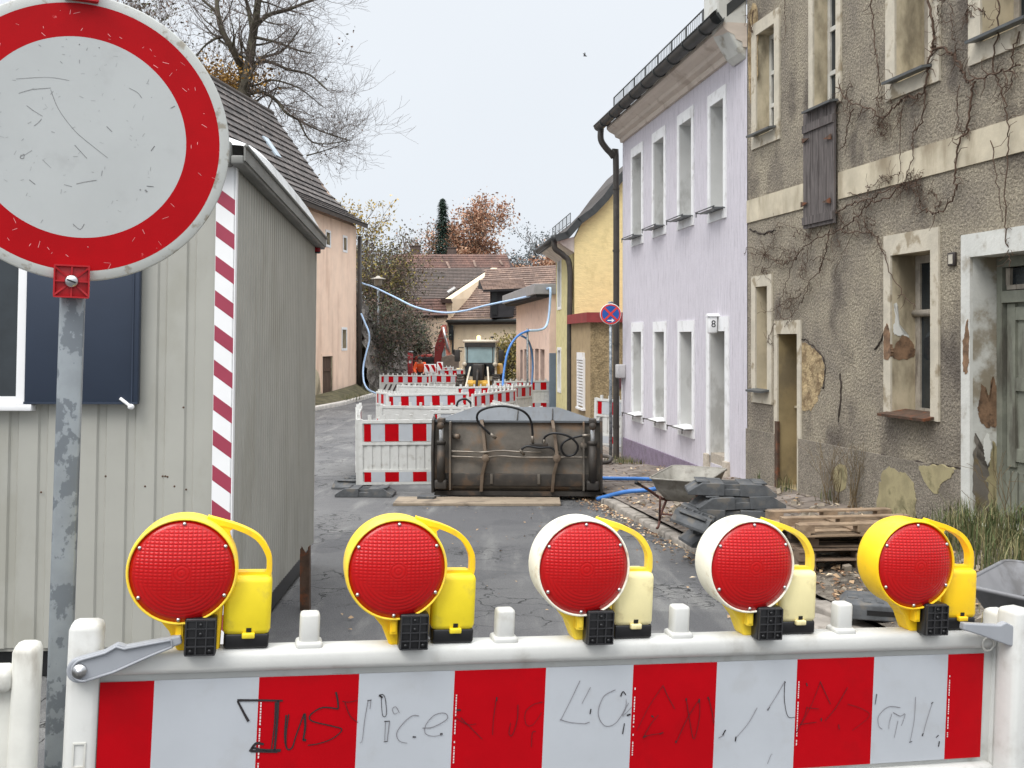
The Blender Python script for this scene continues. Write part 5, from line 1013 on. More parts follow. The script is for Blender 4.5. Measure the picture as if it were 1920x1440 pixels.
for s in (-1, 1):
    g = MB(); x = s*hw; g.prism([(x, -.06, .04), (x, 1.0, .0), (x, .95, .3), (x, .4, .98), (x, .1, 1.06), (x, -.02, 1.02), (x, -.1, .6)], (s*.035, 0, 0)); g.build('side_plate', BKD, bk, bevel=.006)
    x = s*(hw-.1); g = MB(); g.tube([(x, -.11, .2), (x, -.07, .72)], .055, 14); g.tube([(x, -.07, .7), (x, -.068, .75)], .065, 14); g.build('cylinder', BKD, bk)
    g = MB(); g.tube([(x, -.07, .72), (x, -.03, 1.0)], .03, 12); g.build('piston_rod', mat('polished_rod', lin((226, 228, 230)), .2, .5, var=.02) if s < 0 else bpy.data.materials['polished_rod'], bk)
    g = MB(); g.rbox(x-.08, x+.08, -.15, .0, .1, .22, .015); g.build('cylinder_mount', BKD, bk); g = MB(); g.rbox(x-.05, x+.05, -.09, .05, .97, 1.05, .015); g.lathe([(0, -.14), (.05, -.14), (.05, -.1)], 'y', 12, (x, 0, .95)); g.build('cylinder_mount', BKD, bk)
    g = MB(); g.box(s*(hw-.22)-.012, s*(hw-.22)+.012, -.07, .08, .08, 1.0); g.build('inner_rib', BKT, bk)
for x, dx in ((-.46, .05), (.5, .05)):
    g = MB(); pts = [(x-.02, .02, 1.02), (x, -.06, .92), (x+.04, -.12, .6), (x+.05, -.15, .5), (x-.0, -.1, .3), (x-.02, -.06, .06)]
    vs = []
    for p in pts: vs += [Vector(p)+Vector((-.022, 0, 0)), Vector(p)+Vector((.022, 0, 0)), Vector((p[0]+.022, .1, p[2])), Vector((p[0]-.022, .1, p[2]))]
    g.add(vs, [(4*i+k, 4*i+(k+1) % 4, 4*i+4+(k+1) % 4, 4*i+4+k) for i in range(len(pts)-1) for k in range(4)]); g.lathe([(0, -.16), (.05, -.15), (.055, -.05)], 'y', 14, (x+.045, 0, .52)); g.build('mounting_rib', mat('rusty_rib', lin((112, 98, 84)), .7, .2, var=.2, dirt=lin((84, 66, 52)), damt=.6) if dx and x < 0 else bpy.data.materials['rusty_rib'], bk, bevel=.006)
for x in (-.34, .3): g = MB(); g.rbox(x-.02, x+.02, -.05, -.0, .16, .3, .006); g.build('lug', BKT, bk)
g = MB(); g.lathe([(0, -.06), (.045, -.06), (.05, .02)], 'y', 14, (.9, 0, .68)); g.build('lug', BKT, bk); g = MB(); g.tube([(-.86, .02, .8), (-.78, -.03, .8)], .035, 10); g.build('lug', BKT, bk)
for z, x0, x1 in ((.6, -.9, .34), (.53, -.9, .95)):
    g = MB(); g.tube(catmull([(x0, -.03, z), (-.6, -.035, z-.008), (-.45, -.14, z+.0), (-.2, -.06, z+.012), (.1, -.05, z-.005), (x1, -.05, z)], 6), .013, 8); g.build('hydraulic_pipe', mat('grimy_steel_pipe', lin((132, 124, 114)), .4, .6, var=.2) if z > .55 else bpy.data.materials['grimy_steel_pipe'], bk)
for pts in ([(-.28, -.05, .78), (-.4, -.1, .88), (-.52, -.12, 1.02), (-.5, -.16, 1.14), (-.34, -.2, 1.21), (-.12, -.2, 1.22), (.1, -.18, 1.15), (.2, -.12, 1.0), (.22, -.08, .72)],
            [(.36, -.06, .68), (.38, -.1, .8), (.5, -.14, .86), (.7, -.14, .82), (.82, -.12, .7), (.78, -.1, .58), (.66, -.1, .56), (.6, -.12, .66), (.66, -.12, .76), (.86, -.08, .82), (.98, -.06, .83)],
            [(.1, -.06, .56), (.06, -.1, .62), (.14, -.1, .68), (.3, -.1, .66), (.46, -.08, .66), (.54, -.08, .58), (.5, -.06, .54)]):
    g = MB(); g.tube(catmull(pts, 8), .016, 8); h_ = g.build('hydraulic_hose', BLACK_PL, bk)
    for a, b in ((pts[0], pts[1]), (pts[-1], pts[-2])):
        g = MB(); a, b = Vector(a), Vector(b); g.tube([a, a+(b-a).normalized()*.1], .02, 8); g.build('hose_fitting', bpy.data.materials['grimy_steel_pipe'], h_)
g = MB(); g.rbox(.18, .42, -.09, -.03, .67, .72, .01); g.build('valve_block', BKD, bk)
# boards underneath
def plank(name, label, px0, px1, y, Y, wd, m, rot=0, th=.035, cat='board'):
    a = P(px0, y, Y); b = P(px1, y, Y); l = b.x-a.x; g = MB(); rr = random.Random(px0)
    n = 12; top = [(l*i/n, -wd/2+rr.uniform(-.015, .015)) for i in range(n+1)]+[(l*i/n, wd/2+rr.uniform(-.015, .015)) for i in range(n, -1, -1)]
    g.prism([(x, yy, 0) for x, yy in top], (0, 0, th)); o = g.build(name, m, bevel=.004); o.matrix_world = Matrix.Translation((a.x, Y, zr(Y)+.012)) @ rotz(R(rot)); return tag(o, label, cat)
BOARD = mat('muddy_board', lin((150, 136, 118)), .9, var=.15, vscale=2, stretch=(1, 5, 1), dirt=lin((96, 86, 76)), damt=.7, dscale=3, bump=.3)
plank('wooden_board', 'broad weathered board under the loader bucket', 742, 1050, 935, 13.35, .55, BOARD, -1)
q = P(800, 928, 13.5); g = MB(); g.prism([(-.12, -.08, 0), (.1, -.1, 0), (.13, .02, 0), (.05, .1, 0), (-.1, .07, 0)], (0, 0, .03)); o = g.build('rubber_scrap', RUBBER); o.location = (q.x, q.y, zr(13.5)+.055); tag(o, 'black rubber scrap lying on the board by the bucket', 'rubber scrap')

# ------------------------------------------------------------------ wheelbarrows
def wheelbarrow(label, M, tray_m, frame_m, fill=None):
    t = thing('wheelbarrow', label, 'wheelbarrow', M, 'wheelbarrows')
    # x: across, y: from the handles to the wheel
    g = MB(); rings = []
    def rr_(wx, y0, y1, z0, z1, r=.08, n=5):
        pts = []
        for cx, cy, a0 in ((wx-r, y1-r, 0), (-wx+r, y1-r, 90), (-wx+r, y0+r, 180), (wx-r, y0+r, 270)):
            for i in range(n+1): a = R(a0+90*i/n); yy = cy+r*math.sin(a); pts.append((cx+r*math.cos(a), yy, z0+(z1-z0)*(yy-y0)/(y1-y0)))
        return pts
    prof = [rr_(.36, -.4, .5, .6, .66), rr_(.35, -.39, .49, .6, .66), rr_(.3, -.33, .38, .46, .48), rr_(.22, -.24, .2, .34, .33), rr_(.17, -.19, .13, .32, .31)]
    n = len(prof[0]); vs = [p for r_ in prof for p in r_]
    g.add(vs, [(i*n+k, i*n+(k+1) % n, (i+1)*n+(k+1) % n, (i+1)*n+k) for i in range(len(prof)-1) for k in range(n)], 0, True); g.add(prof[-1], [tuple(range(n))])
    tr = g.build('tray', tray_m, t); so = tr.modifiers.new('thickness', 'SOLIDIFY'); so.thickness = .006
    g = MB(); g.tube(prof[0]+[prof[0][0]], .011, 8); g.build('rim', tray_m, tr)
    for s in (-1, 1):
        g = MB(); g.tube(catmull([(s*.3, -.95, .62), (s*.29, -.6, .5), (s*.22, -.2, .33), (s*.1, .3, .28), (s*.06, .62, .2)], 5), .017, 8); g.build('handle', frame_m, t)
        g = MB(); g.tube([(s*.3, -.96, .625), (s*.297, -.84, .585)], .022, 8); g.build('grip', BLACK_PL, t)
        g = MB(); g.tube(catmull([(s*.24, -.05, .33), (s*.27, -.2, .15), (s*.27, -.28, .02), (s*.27, -.34, .0)], 5), .016, 8); g.tube([(s*.27, -.25, .08), (s*.2, -.42, .4)], .013, 6); g.build('leg', frame_m, t)
    g = MB(); g.tube([(-.27, -.2, .15), (.27, -.2, .15)], .012, 6); g.build('crossbar', frame_m, t)
    g = MB(); g.lathe([(.12, -.045), (.19, -.04), (.2, 0), (.19, .04), (.12, .045)], 'x', 24, (0, .66, .2)); w_ = g.build('wheel', RUBBER, t)
    g = MB(); g.lathe([(0, -.03), (.13, -.03), (.13, .03), (0, .03)], 'x', 16, (0, .66, .2)); g.build('rim', frame_m, w_)
    if fill is not None:
        g = MB(); r2 = random.Random(2); nn = 16; 
        for j in range(nn+1):
            for i in range(nn+1):
                u, v = i/nn*2-1, j/nn*2-1; g.v.append(Vector((u*.285, .03+v*.35,   .52+.1*(1-max(abs(u), abs(v)))+r2.uniform(-.012, .012))))
        g.f = [(j*(nn+1)+i, j*(nn+1)+i+1, (j+1)*(nn+1)+i+1, (j+1)*(nn+1)+i) for j in range(nn) for i in range(nn)]; g.m = [0]*len(g.f); g.sm = [True]*len(g.f)
        o = g.build('gravel', fill, None); o.matrix_world = M; tag(o, 'dark gravel heaped inside the right hand wheelbarrow', 'gravel', kind=None)
    return t
CONC = mat('cement_crusted_steel', lin((148, 145, 137)), .9, var=.15, vscale=7, dirt=lin((118, 112, 104)), damt=.7, dscale=8, bump=.4, bscale=40); REDF = mat('worn_maroon_tube', lin((104, 72, 64)), .7, .2, var=.2, dirt=lin((70, 58, 50)), damt=.6); DG = mat('dark_grey_tray', lin((120, 120, 122)), .6, .2, var=.12, dirt=lin((88, 86, 84)), damt=.6, dscale=5); GRAVEL = mat('dark_gravel', lin((66, 62, 62)), .95, var=.5, vscale=50, bump=1, bscale=60, bdist=.02)
q = P(1289, 0, 10.4); wheelbarrow('cement crusted wheelbarrow beside the stack of rubber plates', Matrix.Translation((q.x, q.y, zg(q.x, q.y)+.02)) @ rotz(R(-28)) @ Matrix.Scale(.84, 4), CONC, REDF)
q = P(2060, 0, 4.3); wheelbarrow('dark grey wheelbarrow full of gravel at the right edge', Matrix.Translation((q.x, q.y, zg(q.x, q.y)+.0)) @ rotz(R(48)) @ Matrix.Scale(.92, 4), DG, DARK_PIPE, GRAVEL)
# stack of foot plates on the pavement
SO_ = P(1366, 0, 9.25); zz = zg(SO_.x, SO_.y)+.02
names = ['lowest plate of the rubber stack, its slots facing the street', 'second lowest plate of the rubber stack', 'middle plate of the rubber stack, askew', 'second highest plate of the rubber stack', 'topmost plate of the rubber stack beside the wheelbarrow']
for i, (dx, dy, a, tl) in enumerate(((-.02, 0, 8, 2), (.06, .02, -6, -2), (-.0, -.03, -3, 4), (.08, .0, 2, -4), (.02, .05, -5, 3))):
    foot(names[i], Matrix.Translation((SO_.x+dx, SO_.y+dy, zz+.0+.112*i)) @ rotz(R(a)) @ Matrix.Rotation(R(tl*.4), 4, 'Y') @ Matrix.Diagonal((.98, 1.0, .95, 1)))
q = P(1322, 0, 9.0); foot('rubber plate tipped against the left of the stack', Matrix.Translation((q.x-.1, q.y, zz+.24)) @ rotz(R(70)) @ Matrix.Rotation(R(18), 4, 'X') @ Matrix.Scale(.8, 4))
# pallets
def pallet(label, M, m, group='pallets by the old house'):
    g = MB(); rr = random.Random(label)
    for i in range(5): y = -.4+i*.17+rr.uniform(-.01, .01); g.box(-.6, .6, y, y+.12, .122, .144)
    for x in (-.55, 0, .55): g.box(x-.05, x+.05, -.4, .4, .1, .122)
    for x in (-.53, 0, .53):
        for y in (-.34, 0, .34): g.box(x-.07, x+.07, y-.05, y+.05, .022, .1)
    for y in (-.34, 0, .34): g.box(-.6, .6, y-.05, y+.05, 0, .022)
    o = g.build('wooden_pallet', m, bevel=.003); o.matrix_world = M; return tag(o, label, 'pallet', group)
PO = P(1590, 0, 8.1); zz = zg(PO.x, PO.y)+.06
for i, (lab, m, dx, dy, a) in enumerate((('lowest dark pallet lying on the dirt verge', PALLET_OLD, 0, 0, 4), ('middle grey pallet of the stack by the old house', PALLET_OLD, .06, .03, 2), ('topmost weathered pallet with pale block ends', PALLET, -.03, -.02, 7))):
    pallet(lab, Matrix.Translation((PO.x+dx, PO.y+dy, zz+.098*i+(.09 if i == 2 else 0))) @ rotz(R(a)) @ Matrix.Rotation(math.pi if i == 2 else 0, 4, 'X') @ Matrix.Diagonal((.88, .9, .65, 1)), m)
g = MB(); rr = random.Random(6)
for k, lab in enumerate(('left', 'middle', 'right')):
    g = MB(); g.rbox(-.5+.45*k, -.36+.45*k, -.36, -.2, -.1, .06, .01); o = g.build('timber_block', PALLET_OLD); o.matrix_world = Matrix.Translation((PO.x, PO.y, zz)); tag(o, lab+' dark timber block propping up the lowest pallet', 'timber block', 'timber blocks under the pallets')
# loose base plates near the front barrier
def base_plate(label, px, Y, rot, sc, m=RUBBER):
    q = P(px, 0, Y); t = thing('base_plate', label, 'base plate', Matrix.Translation((q.x, q.y, zg(q.x, q.y)+.01)) @ rotz(R(rot)) @ Matrix.Scale(sc, 4))
    g = MB(); a, b, h = .36, .24, .13; g.prism([(-a, -b, 0), (a, -b, 0), (a, -b, .07), (a-.05, -b, h), (-a+.05, -b, h), (-a, -b, .07)], (0, 2*b, 0)); g.build('body', m, t, bevel=.012)
    g = MB()
    for x in (-.15, -.05, .05, .15): g.box(x-.028, x+.028, -.16, -.02, h-.02, h+.006)
    g.box(-.3, -.22, -.05, .16, h-.0, h+.008); g.build('grip_ribs', m, t)
    g = MB(); g.box(.0, .2, .05, .17, h+.0015, h+.004); g.build('socket', BLACK_PL, t); g = MB(); g.box(-.16, .06, -b-.004, -b+.01, .045, .085); g.build('socket', BLACK_PL, t)
base_plate('black rubber base plate on the verge below the rightmost lamp', 1660, 6.4, -16, .75)
q = P(1556, 0, 6.35); g = MB(); g.rbox(-.28, .28, -.14, .14, -.03, .05, .02); o = g.build('loose_kerb_stone', KERB); o.matrix_world = Matrix.Translation((q.x, q.y, zg(q.x, q.y)+.03)) @ rotz(R(-62)); tag(o, 'loose grey kerb stone beside the black base plate', 'kerb stone')

# ------------------------------------------------------------------ no stopping sign
q = P(1145, 0, 19.0); NZ = zg(q.x, q.y); t = thing('traffic_sign', 'small round blue no stopping sign with red cross and arrow', 'traffic sign', Matrix.Translation((q.x, q.y, NZ)) @ rotz(R(-6)), 'traffic signs')
zs = EYE+(HY-589)/F*19-NZ; r = .2; SR = mat('small_sign_red', lin((206, 58, 50)), .4, var=.05); SB = mat('small_sign_blue', lin((32, 82, 158)), .4, var=.08)
g = MB(); g.tube([(0, .05, -.1), (0, .05, zs+.24)], .032, 10); g.build('post', GALV, t)
g = MB(); g.lathe([(0, .01), (r, .01), (r, -.004), (0, -.004)], 'y', 48, (0, 0, zs)); g.build('sign_plate', WHITEP, t)
g = MB(); g.lathe([(r-.04, -.0065), (r-.012, -.0065)], 'y', 48, (0, 0, zs), smooth=False); g.build('red_ring', SR, t)
g = MB(); g.lathe([(.0001, -.0055), (r-.038, -.0055)], 'y', 48, (0, 0, zs), smooth=False); g.build('blue_field', SB, t)
g = MB()
for a in (45, -45):
    k = MB(); k.box(-r+.03, r-.03, -.0085-.0008*(a > 0), -.007, -.018, .018); g.merge(k, Matrix.Translation((0, 0, zs)) @ Matrix.Rotation(R(a), 4, 'Y'))
g.build('red_cross', SR, t)
g = MB(); g.prism([(-.06, -.012, zs-.108), (.02, -.012, zs-.108), (.02, -.012, zs-.08), (.07, -.012, zs-.118), (.02, -.012, zs-.156), (.02, -.012, zs-.128), (-.06, -.012, zs-.128)], (0, .002, 0)); g.build('white_arrow', WHITEP, t)
g = MB(); g.rbox(-.05, .05, .0, .09, zs+.205, zs+.23, .006); g.build('clamp', GALV, t)
# ------------------------------------------------------------------ hoses
def hose(label, pts, r, m, name='water_hose', cat='hose'):
    g = MB(); g.tube(catmull(pts, 9), r, 9); return tag(g.build(name, m), label, cat)
hose('pale blue pipe sagging across the street above the machines', [P(677, 530, 45.6), P(684, 533, 45.4), P(700, 538, 45), P(740, 557, 44), P(780, 576, 43), P(830, 586, 41.5), P(870, 583, 40.2), P(910, 573, 39), P(968, 561, 37.6)], .038, PALE_HOSE, 'overhead_pipe', 'pipe')
hose('pale blue pipe coming down from the garage roof to the post', [P(968, 561, 37.6), P(1000, 553, 36), P(1028, 541, 34.6), P(1032, 545, 34.2), P(1031, 575, 34.1), P(1028, 600, 34), P(1022, 614, 33.8), P(1010, 619, 33.4), P(992, 620, 33)], .04, PALE_HOSE, 'overhead_pipe', 'pipe')
hose('blue hose looping from the post down to the barriers', [P(992, 620, 33), P(975, 627, 32.8), P(962, 640, 32.4), P(952, 660, 32), P(946, 690, 31.8), P(943, 720, 31.5), P(946, 738, 31), P(953, 758, 30.6)], .038, BLUE_HOSE)
hose('blue hose hanging in a long loop against the garage', [P(977, 629, 33), P(990, 638, 33.2), P(997, 660, 33.5), P(999, 690, 33.5), P(996, 725, 33.2), P(990, 745, 32.8), P(984, 754, 32.4), P(972, 750, 32), P(955, 738, 31.6), P(943, 722, 31.4)], .035, mat('blue_hose', lin((84, 118, 160)), .45))
g = MB(); q = P(989, 0, 33); g.tube([(q.x, 33, zr(33)), (q.x, 33, EYE+(HY-616)/F*33)], .035, 8); tag(g.build('hose_post', GALV), 'thin steel post carrying the blue hose before the garage', 'post')
hose('thin blue hose running down the barn corner', [P(677, 588, 45.3), P(684, 605, 45.2), P(691, 622, 45), P(692, 640, 45), P(686, 664, 44.8), P(681, 690, 44.6), P(682, 715, 44), P(690, 730, 43.2), P(704, 737, 42.6)], .04, PALE_HOSE)
def gpt(px, Y, h=.05): q = P(px, 0, Y); return Vector((q.x, q.y, zg(q.x, q.y)+h))
hose('upper blue hose lying across the pavement behind the wheelbarrow', [gpt(1120, 14.9), gpt(1160, 14.6), gpt(1200, 14.3), gpt(1235, 13.9), gpt(1252, 13.5), gpt(1246, 13.1), gpt(1215, 13.0), gpt(1170, 13.1), gpt(1120, 13.4)], .028, BLUE_HOSE)
hose('coil of black cable before the middle pen', [P(856, 762, 22), P(860, 752, 22), P(872, 748, 22), P(882, 755, 22), P(884, 766, 22)], .025, BLACK_PL, 'cable', 'cable')
hose('black hose coil on the pavement by the sign post', [gpt(1118, 18.6, .1), gpt(1135, 18.3, .12), gpt(1146, 18.0, .1), gpt(1140, 17.6), gpt(1122, 17.5)], .035, DARK_PIPE, 'hose_coil')
# ------------------------------------------------------------------ wheel loader, facing us without its bucket
LO = P(898, 0, 41.2); LM = Matrix.Translation((LO.x, LO.y, zr(41))) @ rotz(R(-4)) @ Matrix.Scale(.88, 4)
LYEL = mat('loader_yellow', lin((214, 170, 70)), .5, var=.1, dirt=lin((130, 104, 66)), damt=.6, dscale=3); LIVORY = mat('loader_ivory', lin((206, 198, 180)), .5, var=.05, dirt=lin((160, 150, 130)), damt=.5, dscale=3); LDARK = mat('loader_dark', lin((48, 46, 44)), .6, var=.2, dirt=lin((92, 80, 66)), damt=.5, dscale=3)
CABG = mat('cab_glass', lin((146, 170, 174)), .08, var=.15, vscale=1.2, spec=.6); TYRE = mat('muddy_tyre', lin((66, 62, 58)), .9, var=.2, dirt=lin((118, 104, 88)), damt=.6, dscale=4, bump=.6, bscale=12)
ld = thing('wheel_loader', 'ivory and yellow wheel loader facing us with lit beacon, bucket detached', 'wheel loader', LM)
for s in (-1, 1):
    for y in (0, 2.3):
        g = MB(); g.lathe([(.25, -.2), (.52, -.2), (.58, -.14), (.6, 0), (.58, .14), (.52, .2), (.25, .2)], 'x', 28, (s*.83, y, .6))
        for k in range(20):
            a = 2*math.pi*k/20
            for q in (-1, 1): g.box(q*.1-.085, q*.1+.085, -.04, .04, .57, .64, M=Matrix.Translation((s*.83, y, .6)) @ Matrix.Rotation(a, 4, 'X') @ Matrix.Rotation(q*.5, 4, 'Z'))
        w_ = g.build('wheel', TYRE, ld); g = MB(); g.lathe([(0, -.1), (.26, -.12), (.26, .12), (0, .1)], 'x', 18, (s*.83, y, .6)); g.build('rim', LYEL, w_)
    g = MB(); pts = [(.68*math.cos(R(a)), .68*math.sin(R(a))) for a in range(20, 116, 12)]
    g.prism([(s*.62, y, .6+z) for y, z in pts]+[(s*.62, y*.94, .6+z*.94) for y, z in pts[::-1]], (s*.42, 0, 0)); g.build('mudguard', LDARK, ld)
    g = MB(); g.prism([(s*.36, -.02, 1.62), (s*.44, -.02, 1.62), (s*.66, -1.25, .12), (s*.58, -1.25, .12)], (0, .16, 0)); g.build('lift_arm', LIVORY, ld, bevel=.01)
    g = MB(); g.tube([(s*.78, .5, 2.5), (s*.95, .2, 2.5), (s*1.02, .15, 2.35)], .025, 6); g.rbox(s*1.02-.13, s*1.02+.13, .08, .16, 1.85, 2.4, .03); g.build('mirror', LDARK, ld)
    g = MB(); g.lathe([(0, -.06), (.1, -.05), (.11, .05)], 'y', 16, (s*.72, .35, 1.72)); g.box(s*.72-.02, s*.72+.02, .38, .45, 1.5, 1.72); g.build('headlight', LIVORY, ld)
g = MB(); g.rbox(-.5, .5, -.55, .4, .7, 1.0, .04); g.rbox(-.55, -.2, -.6, -.4, .72, .92, .04); g.rbox(.2, .55, -.6, -.4, .72, .92, .04); g.build('front_frame', LYEL, ld)
g = MB(); g.rbox(-.24, .24, -.5, .2, .8, 1.75, .06); g.tube([(0, -.4, 1.6), (0, -1.1, .7)], .06, 8); g.rbox(-.35, .35, -1.35, -1.2, .1, .6, .04); g.build('lift_linkage', LDARK, ld)
g = MB(); g.rbox(-.85, .85, 1.4, 3.4, .7, 1.7, .1); g.build('engine_cover', LYEL, ld)
g = MB(); x1, x2, z0, z1 = .74, .68, 1.05, 2.72
for s in (-1, 1):
    g.prism([(s*x1-.05, .42, 1.15), (s*x1+.05, .42, 1.15), (s*x2+.05, .52, z1), (s*x2-.05, .52, z1)], (0, .08, 0)); g.prism([(s*x1-.04, 1.5, 1.0), (s*x1+.04, 1.5, 1.0), (s*x2+.04, 1.45, z1), (s*x2-.04, 1.45, z1)], (0, .08, 0)); g.box(s*x1-.04, s*x1+.04, .5, 1.5, 1.0, 1.12)
g.rbox(-.8, .8, .36, 1.6, z1, z1+.14, .05); g.box(-.7, .7, .42, .5, .95, 1.2); g.build('cab', LIVORY, ld)
g = MB(); g.box(-.68, .68, .47, .49, 1.78, z1-.2); g.box(-.7, .7, 1.47, 1.49, 1.2, z1); 
for s in (-1, 1): g.box(s*.71-.01, s*.71+.01, .5, 1.5, 1.12, z1)
g.build('windscreen', CABG, ld)
g = MB(); g.box(-.7, .7, .38, .46, z1-.2, z1); g.box(-.7, .7, .44, .5, 1.72, 1.79); g.box(-.62, -.58, .44, .5, 1.79, z1-.2); g.box(.58, .62, .44, .5, 1.79, z1-.2); g.build('sun_visor', LDARK, ld)
for s in (-1, 1): g = MB(); g.prism([(s*.22, .4, 1.15), (s*.68, .4, 1.2), (s*.7, .4, 1.72), (s*.3, .4, 1.72)], (0, .05, 0)); g.build('lower_glass', GLASS, ld)
g = MB(); g.rbox(-.25, .25, .9, 1.15, 1.2, 2.15, .06); g.build('seat', LDARK, ld)
g = MB(); g.lathe([(.2, -.015), (.22, 0), (.2, .015)], 'y', 20, (-.28, .62, 1.6)); g.build('steering_wheel', BLACK_PL, ld)
g = MB(); g.lathe([(.09, 0), (.1, .05), (.09, .16), (.04, .2), (0, .2)], 'z', 16, (-.1, .9, z1+.14)); g.build('beacon', mat('lit_beacon', lin((255, 220, 140)), .3, emit=(lin((255, 214, 130)), 3.0)), ld)
g = MB(); g.tube([(.56, .6, z1+.1), (.56, .6, z1+.26)], .02, 6); g.rbox(.48, .64, .56, .64, z1+.22, z1+.3, .02); g.build('work_light', LDARK, ld)
# ------------------------------------------------------------------ small red excavator
EO = P(822, 0, 56); EM = Matrix.Translation((EO.x, EO.y, zr(56)))
ERED = mat('excavator_red', lin((104, 30, 28)), .45, var=.12, dirt=lin((96, 50, 42)), damt=.5, dscale=3); EORANGE = mat('excavator_orange_red', lin((168, 56, 46)), .45, var=.08)
ex = thing('excavator', 'red crawler excavator with raised bent arm behind the orange worker', 'excavator', EM)
ez = lambda py: (HY-py)/F*56+2.52; exx = lambda px: (px-822)/F*56
g = MB()
for s in (-1, 1): g.rbox(s*.7-.22-.9, s*.7+.22-.9, -1.2, 1.2, 0, .6, .15)
g.build('crawler_track', TYRE, ex)
g = MB(); x0, x1 = exx(778), exx(815); prf = [(x0, ez(690)), (x1, ez(690)), (x1, ez(676)), (x1-.15, ez(667)), (x1-.4, ez(664)), (x0+.2, ez(666)), (x0, ez(670))]
g.prism([(x, -.3, z) for x, z in prf], (0, 2.2, 0)); body = g.build('body', EORANGE, ex, bevel=.05)
g = MB(); g.rbox(exx(784), exx(816), -.36, -.3, ez(688), ez(669), .03); g.build('rear_grille', BLACK_PL, body)
g = MB(); a, b, zb_, zt_ = exx(814), exx(838), ez(690), ez(652)
for x in (a, b-.07): g.box(x, x+.07, -.2, -.1, zb_, zt_); g.box(x, x+.07, 1.1, 1.2, zb_, zt_)
g.rbox(a-.05, b+.05, -.25, 1.25, zt_, zt_+.1, .03); cb_ = g.build('cab', mat('pale_cab_frame', lin((206, 196, 186)), .5), ex)
g = MB(); g.box(a+.07, b-.07, -.14, -.12, zb_+.2, zt_); g.build('cab_window', CABG, cb_)
A = lambda px, py, y=-.9: Vector((exx(px), y, ez(py)))
def plate(pts, y, t): g = MB(); g.prism([(exx(x), y, ez(z)) for x, z in pts], (0, t, 0)); return g
plate([(816, 694), (829, 694), (831, 664), (837, 646), (841, 622), (839, 609), (832, 609), (826, 626), (818, 650)], -1.1, .3).build('boom', ERED, ex, bevel=.03)
g = plate([(829, 612), (838, 611), (843, 640), (848, 664), (840, 668), (836, 640)], -1.2, .22); g.build('stick', mat('pale_red_stick', lin((180, 110, 92)), .5), ex, bevel=.02)
g = MB(); g.tube([A(834, 614, -1.3), A(842, 655, -1.3)], .06, 8); g.tube([A(836, 625, -1.3), A(846, 660, -1.3)], .04, 8); g.build('arm_cylinder', STEEL, ex)
plate([(832, 668), (850, 664), (862, 670), (862, 696), (836, 698), (829, 684)], -1.5, .9).build('bucket', mat('muddy_bucket', lin((96, 84, 74)), .7, var=.2), ex, bevel=.04)
g = MB(); g.box(exx(852), exx(855), -1.0, -.9, ez(692), ez(655)); g.box(exx(852), exx(868), -1.0, -.9, ez(659), ez(657)); g.rbox(exx(776), exx(781), -.5, -.4, ez(662), ez(655), .03); g.build('mirror_frame', BLACK_PL, ex)
# the beige tank behind the loader
q = P(860, 0, 52); g = MB(); g.lathe([(0, 0), (.4, 0), (.45, .05), (.45, .5), (.36, .66), (.15, .7), (.15, .76), (0, .76)], 'z', 20); o = g.build('water_tank', mat('beige_tank', lin((226, 206, 158)), .5)); o.location = (q.x, q.y, zr(52)+.3); tag(o, 'beige round tank just left of the wheel loader', 'tank')
g = MB(); g.box(-.5, .5, -.4, .4, 0, .3); o = g.build('tank_trestle', PALLET_OLD, bevel=.01); o.location = (q.x, q.y, zr(52)); tag(o, 'timber trestle carrying the beige tank', 'trestle')
# ------------------------------------------------------------------ worker in orange
def skin(name, verts, edges, radii, m, parent=None, M=None, sub=2):
    me = bpy.data.meshes.new(name); me.from_pydata(verts, edges, []); o = bpy.data.objects.new(name, me); COL.objects.link(o); me.materials.append(m)
    sk = o.modifiers.new('skin', 'SKIN'); me.skin_vertices.new() if not me.skin_vertices else None
    for v, r in zip(me.skin_vertices[0].data, radii): v.radius = (r, r) if not isinstance(r, tuple) else r
    me.skin_vertices[0].data[0].use_root = True; sk.use_smooth_shade = True
    s = o.modifiers.new('sub', 'SUBSURF'); s.levels = sub; s.render_levels = sub
    if parent: o.parent = parent
    return o
WO = P(789, 0, 50); t = thing('person', 'worker in orange jacket and dark cap bending behind the barriers', 'person', Matrix.Translation((WO.x, WO.y, zr(50))))
SKINM = mat('skin', lin((196, 150, 124)), .6); HIVIS = mat('orange_hivis_cloth', lin((255, 100, 52)), .8, var=.12, vscale=6); TROU = mat('dark_work_trousers', lin((58, 56, 60)), .9)
V = [(0, 0, .92), (0, -.1, 1.12), (0, -.28, 1.32), (0, -.36, 1.42), (0, -.42, 1.5), (0, -.46, 1.6),
     (-.1, 0, .9), (-.13, -.04, .5), (-.14, .02, .1), (-.14, -.12, .04), (.1, 0, .9), (.13, -.1, .5), (.14, -.02, .1), (.14, -.16, .04),
     (-.2, -.3, 1.34), (-.3, -.36, 1.08), (-.22, -.56, .9), (-.16, -.62, .84), (.2, -.3, 1.34), (.3, -.36, 1.08), (.2, -.56, .9), (.14, -.62, .84)]
E = [(0, 1), (1, 2), (2, 3), (3, 4), (4, 5), (0, 6), (6, 7), (7, 8), (8, 9), (0, 10), (10, 11), (11, 12), (12, 13), (2, 14), (14, 15), (15, 16), (16, 17), (2, 18), (18, 19), (19, 20), (20, 21)]
Rr = [.15, .16, .18, .07, .1, .1, .1, .08, .055, .05, .1, .08, .055, .05, .075, .055, .045, .04, .075, .055, .045, .04]
skin('body', V, E, Rr, SKINM, t)
J = [0, 1, 2, 14, 15, 16, 18, 19, 20]; mp = {a: i for i, a in enumerate(J)}
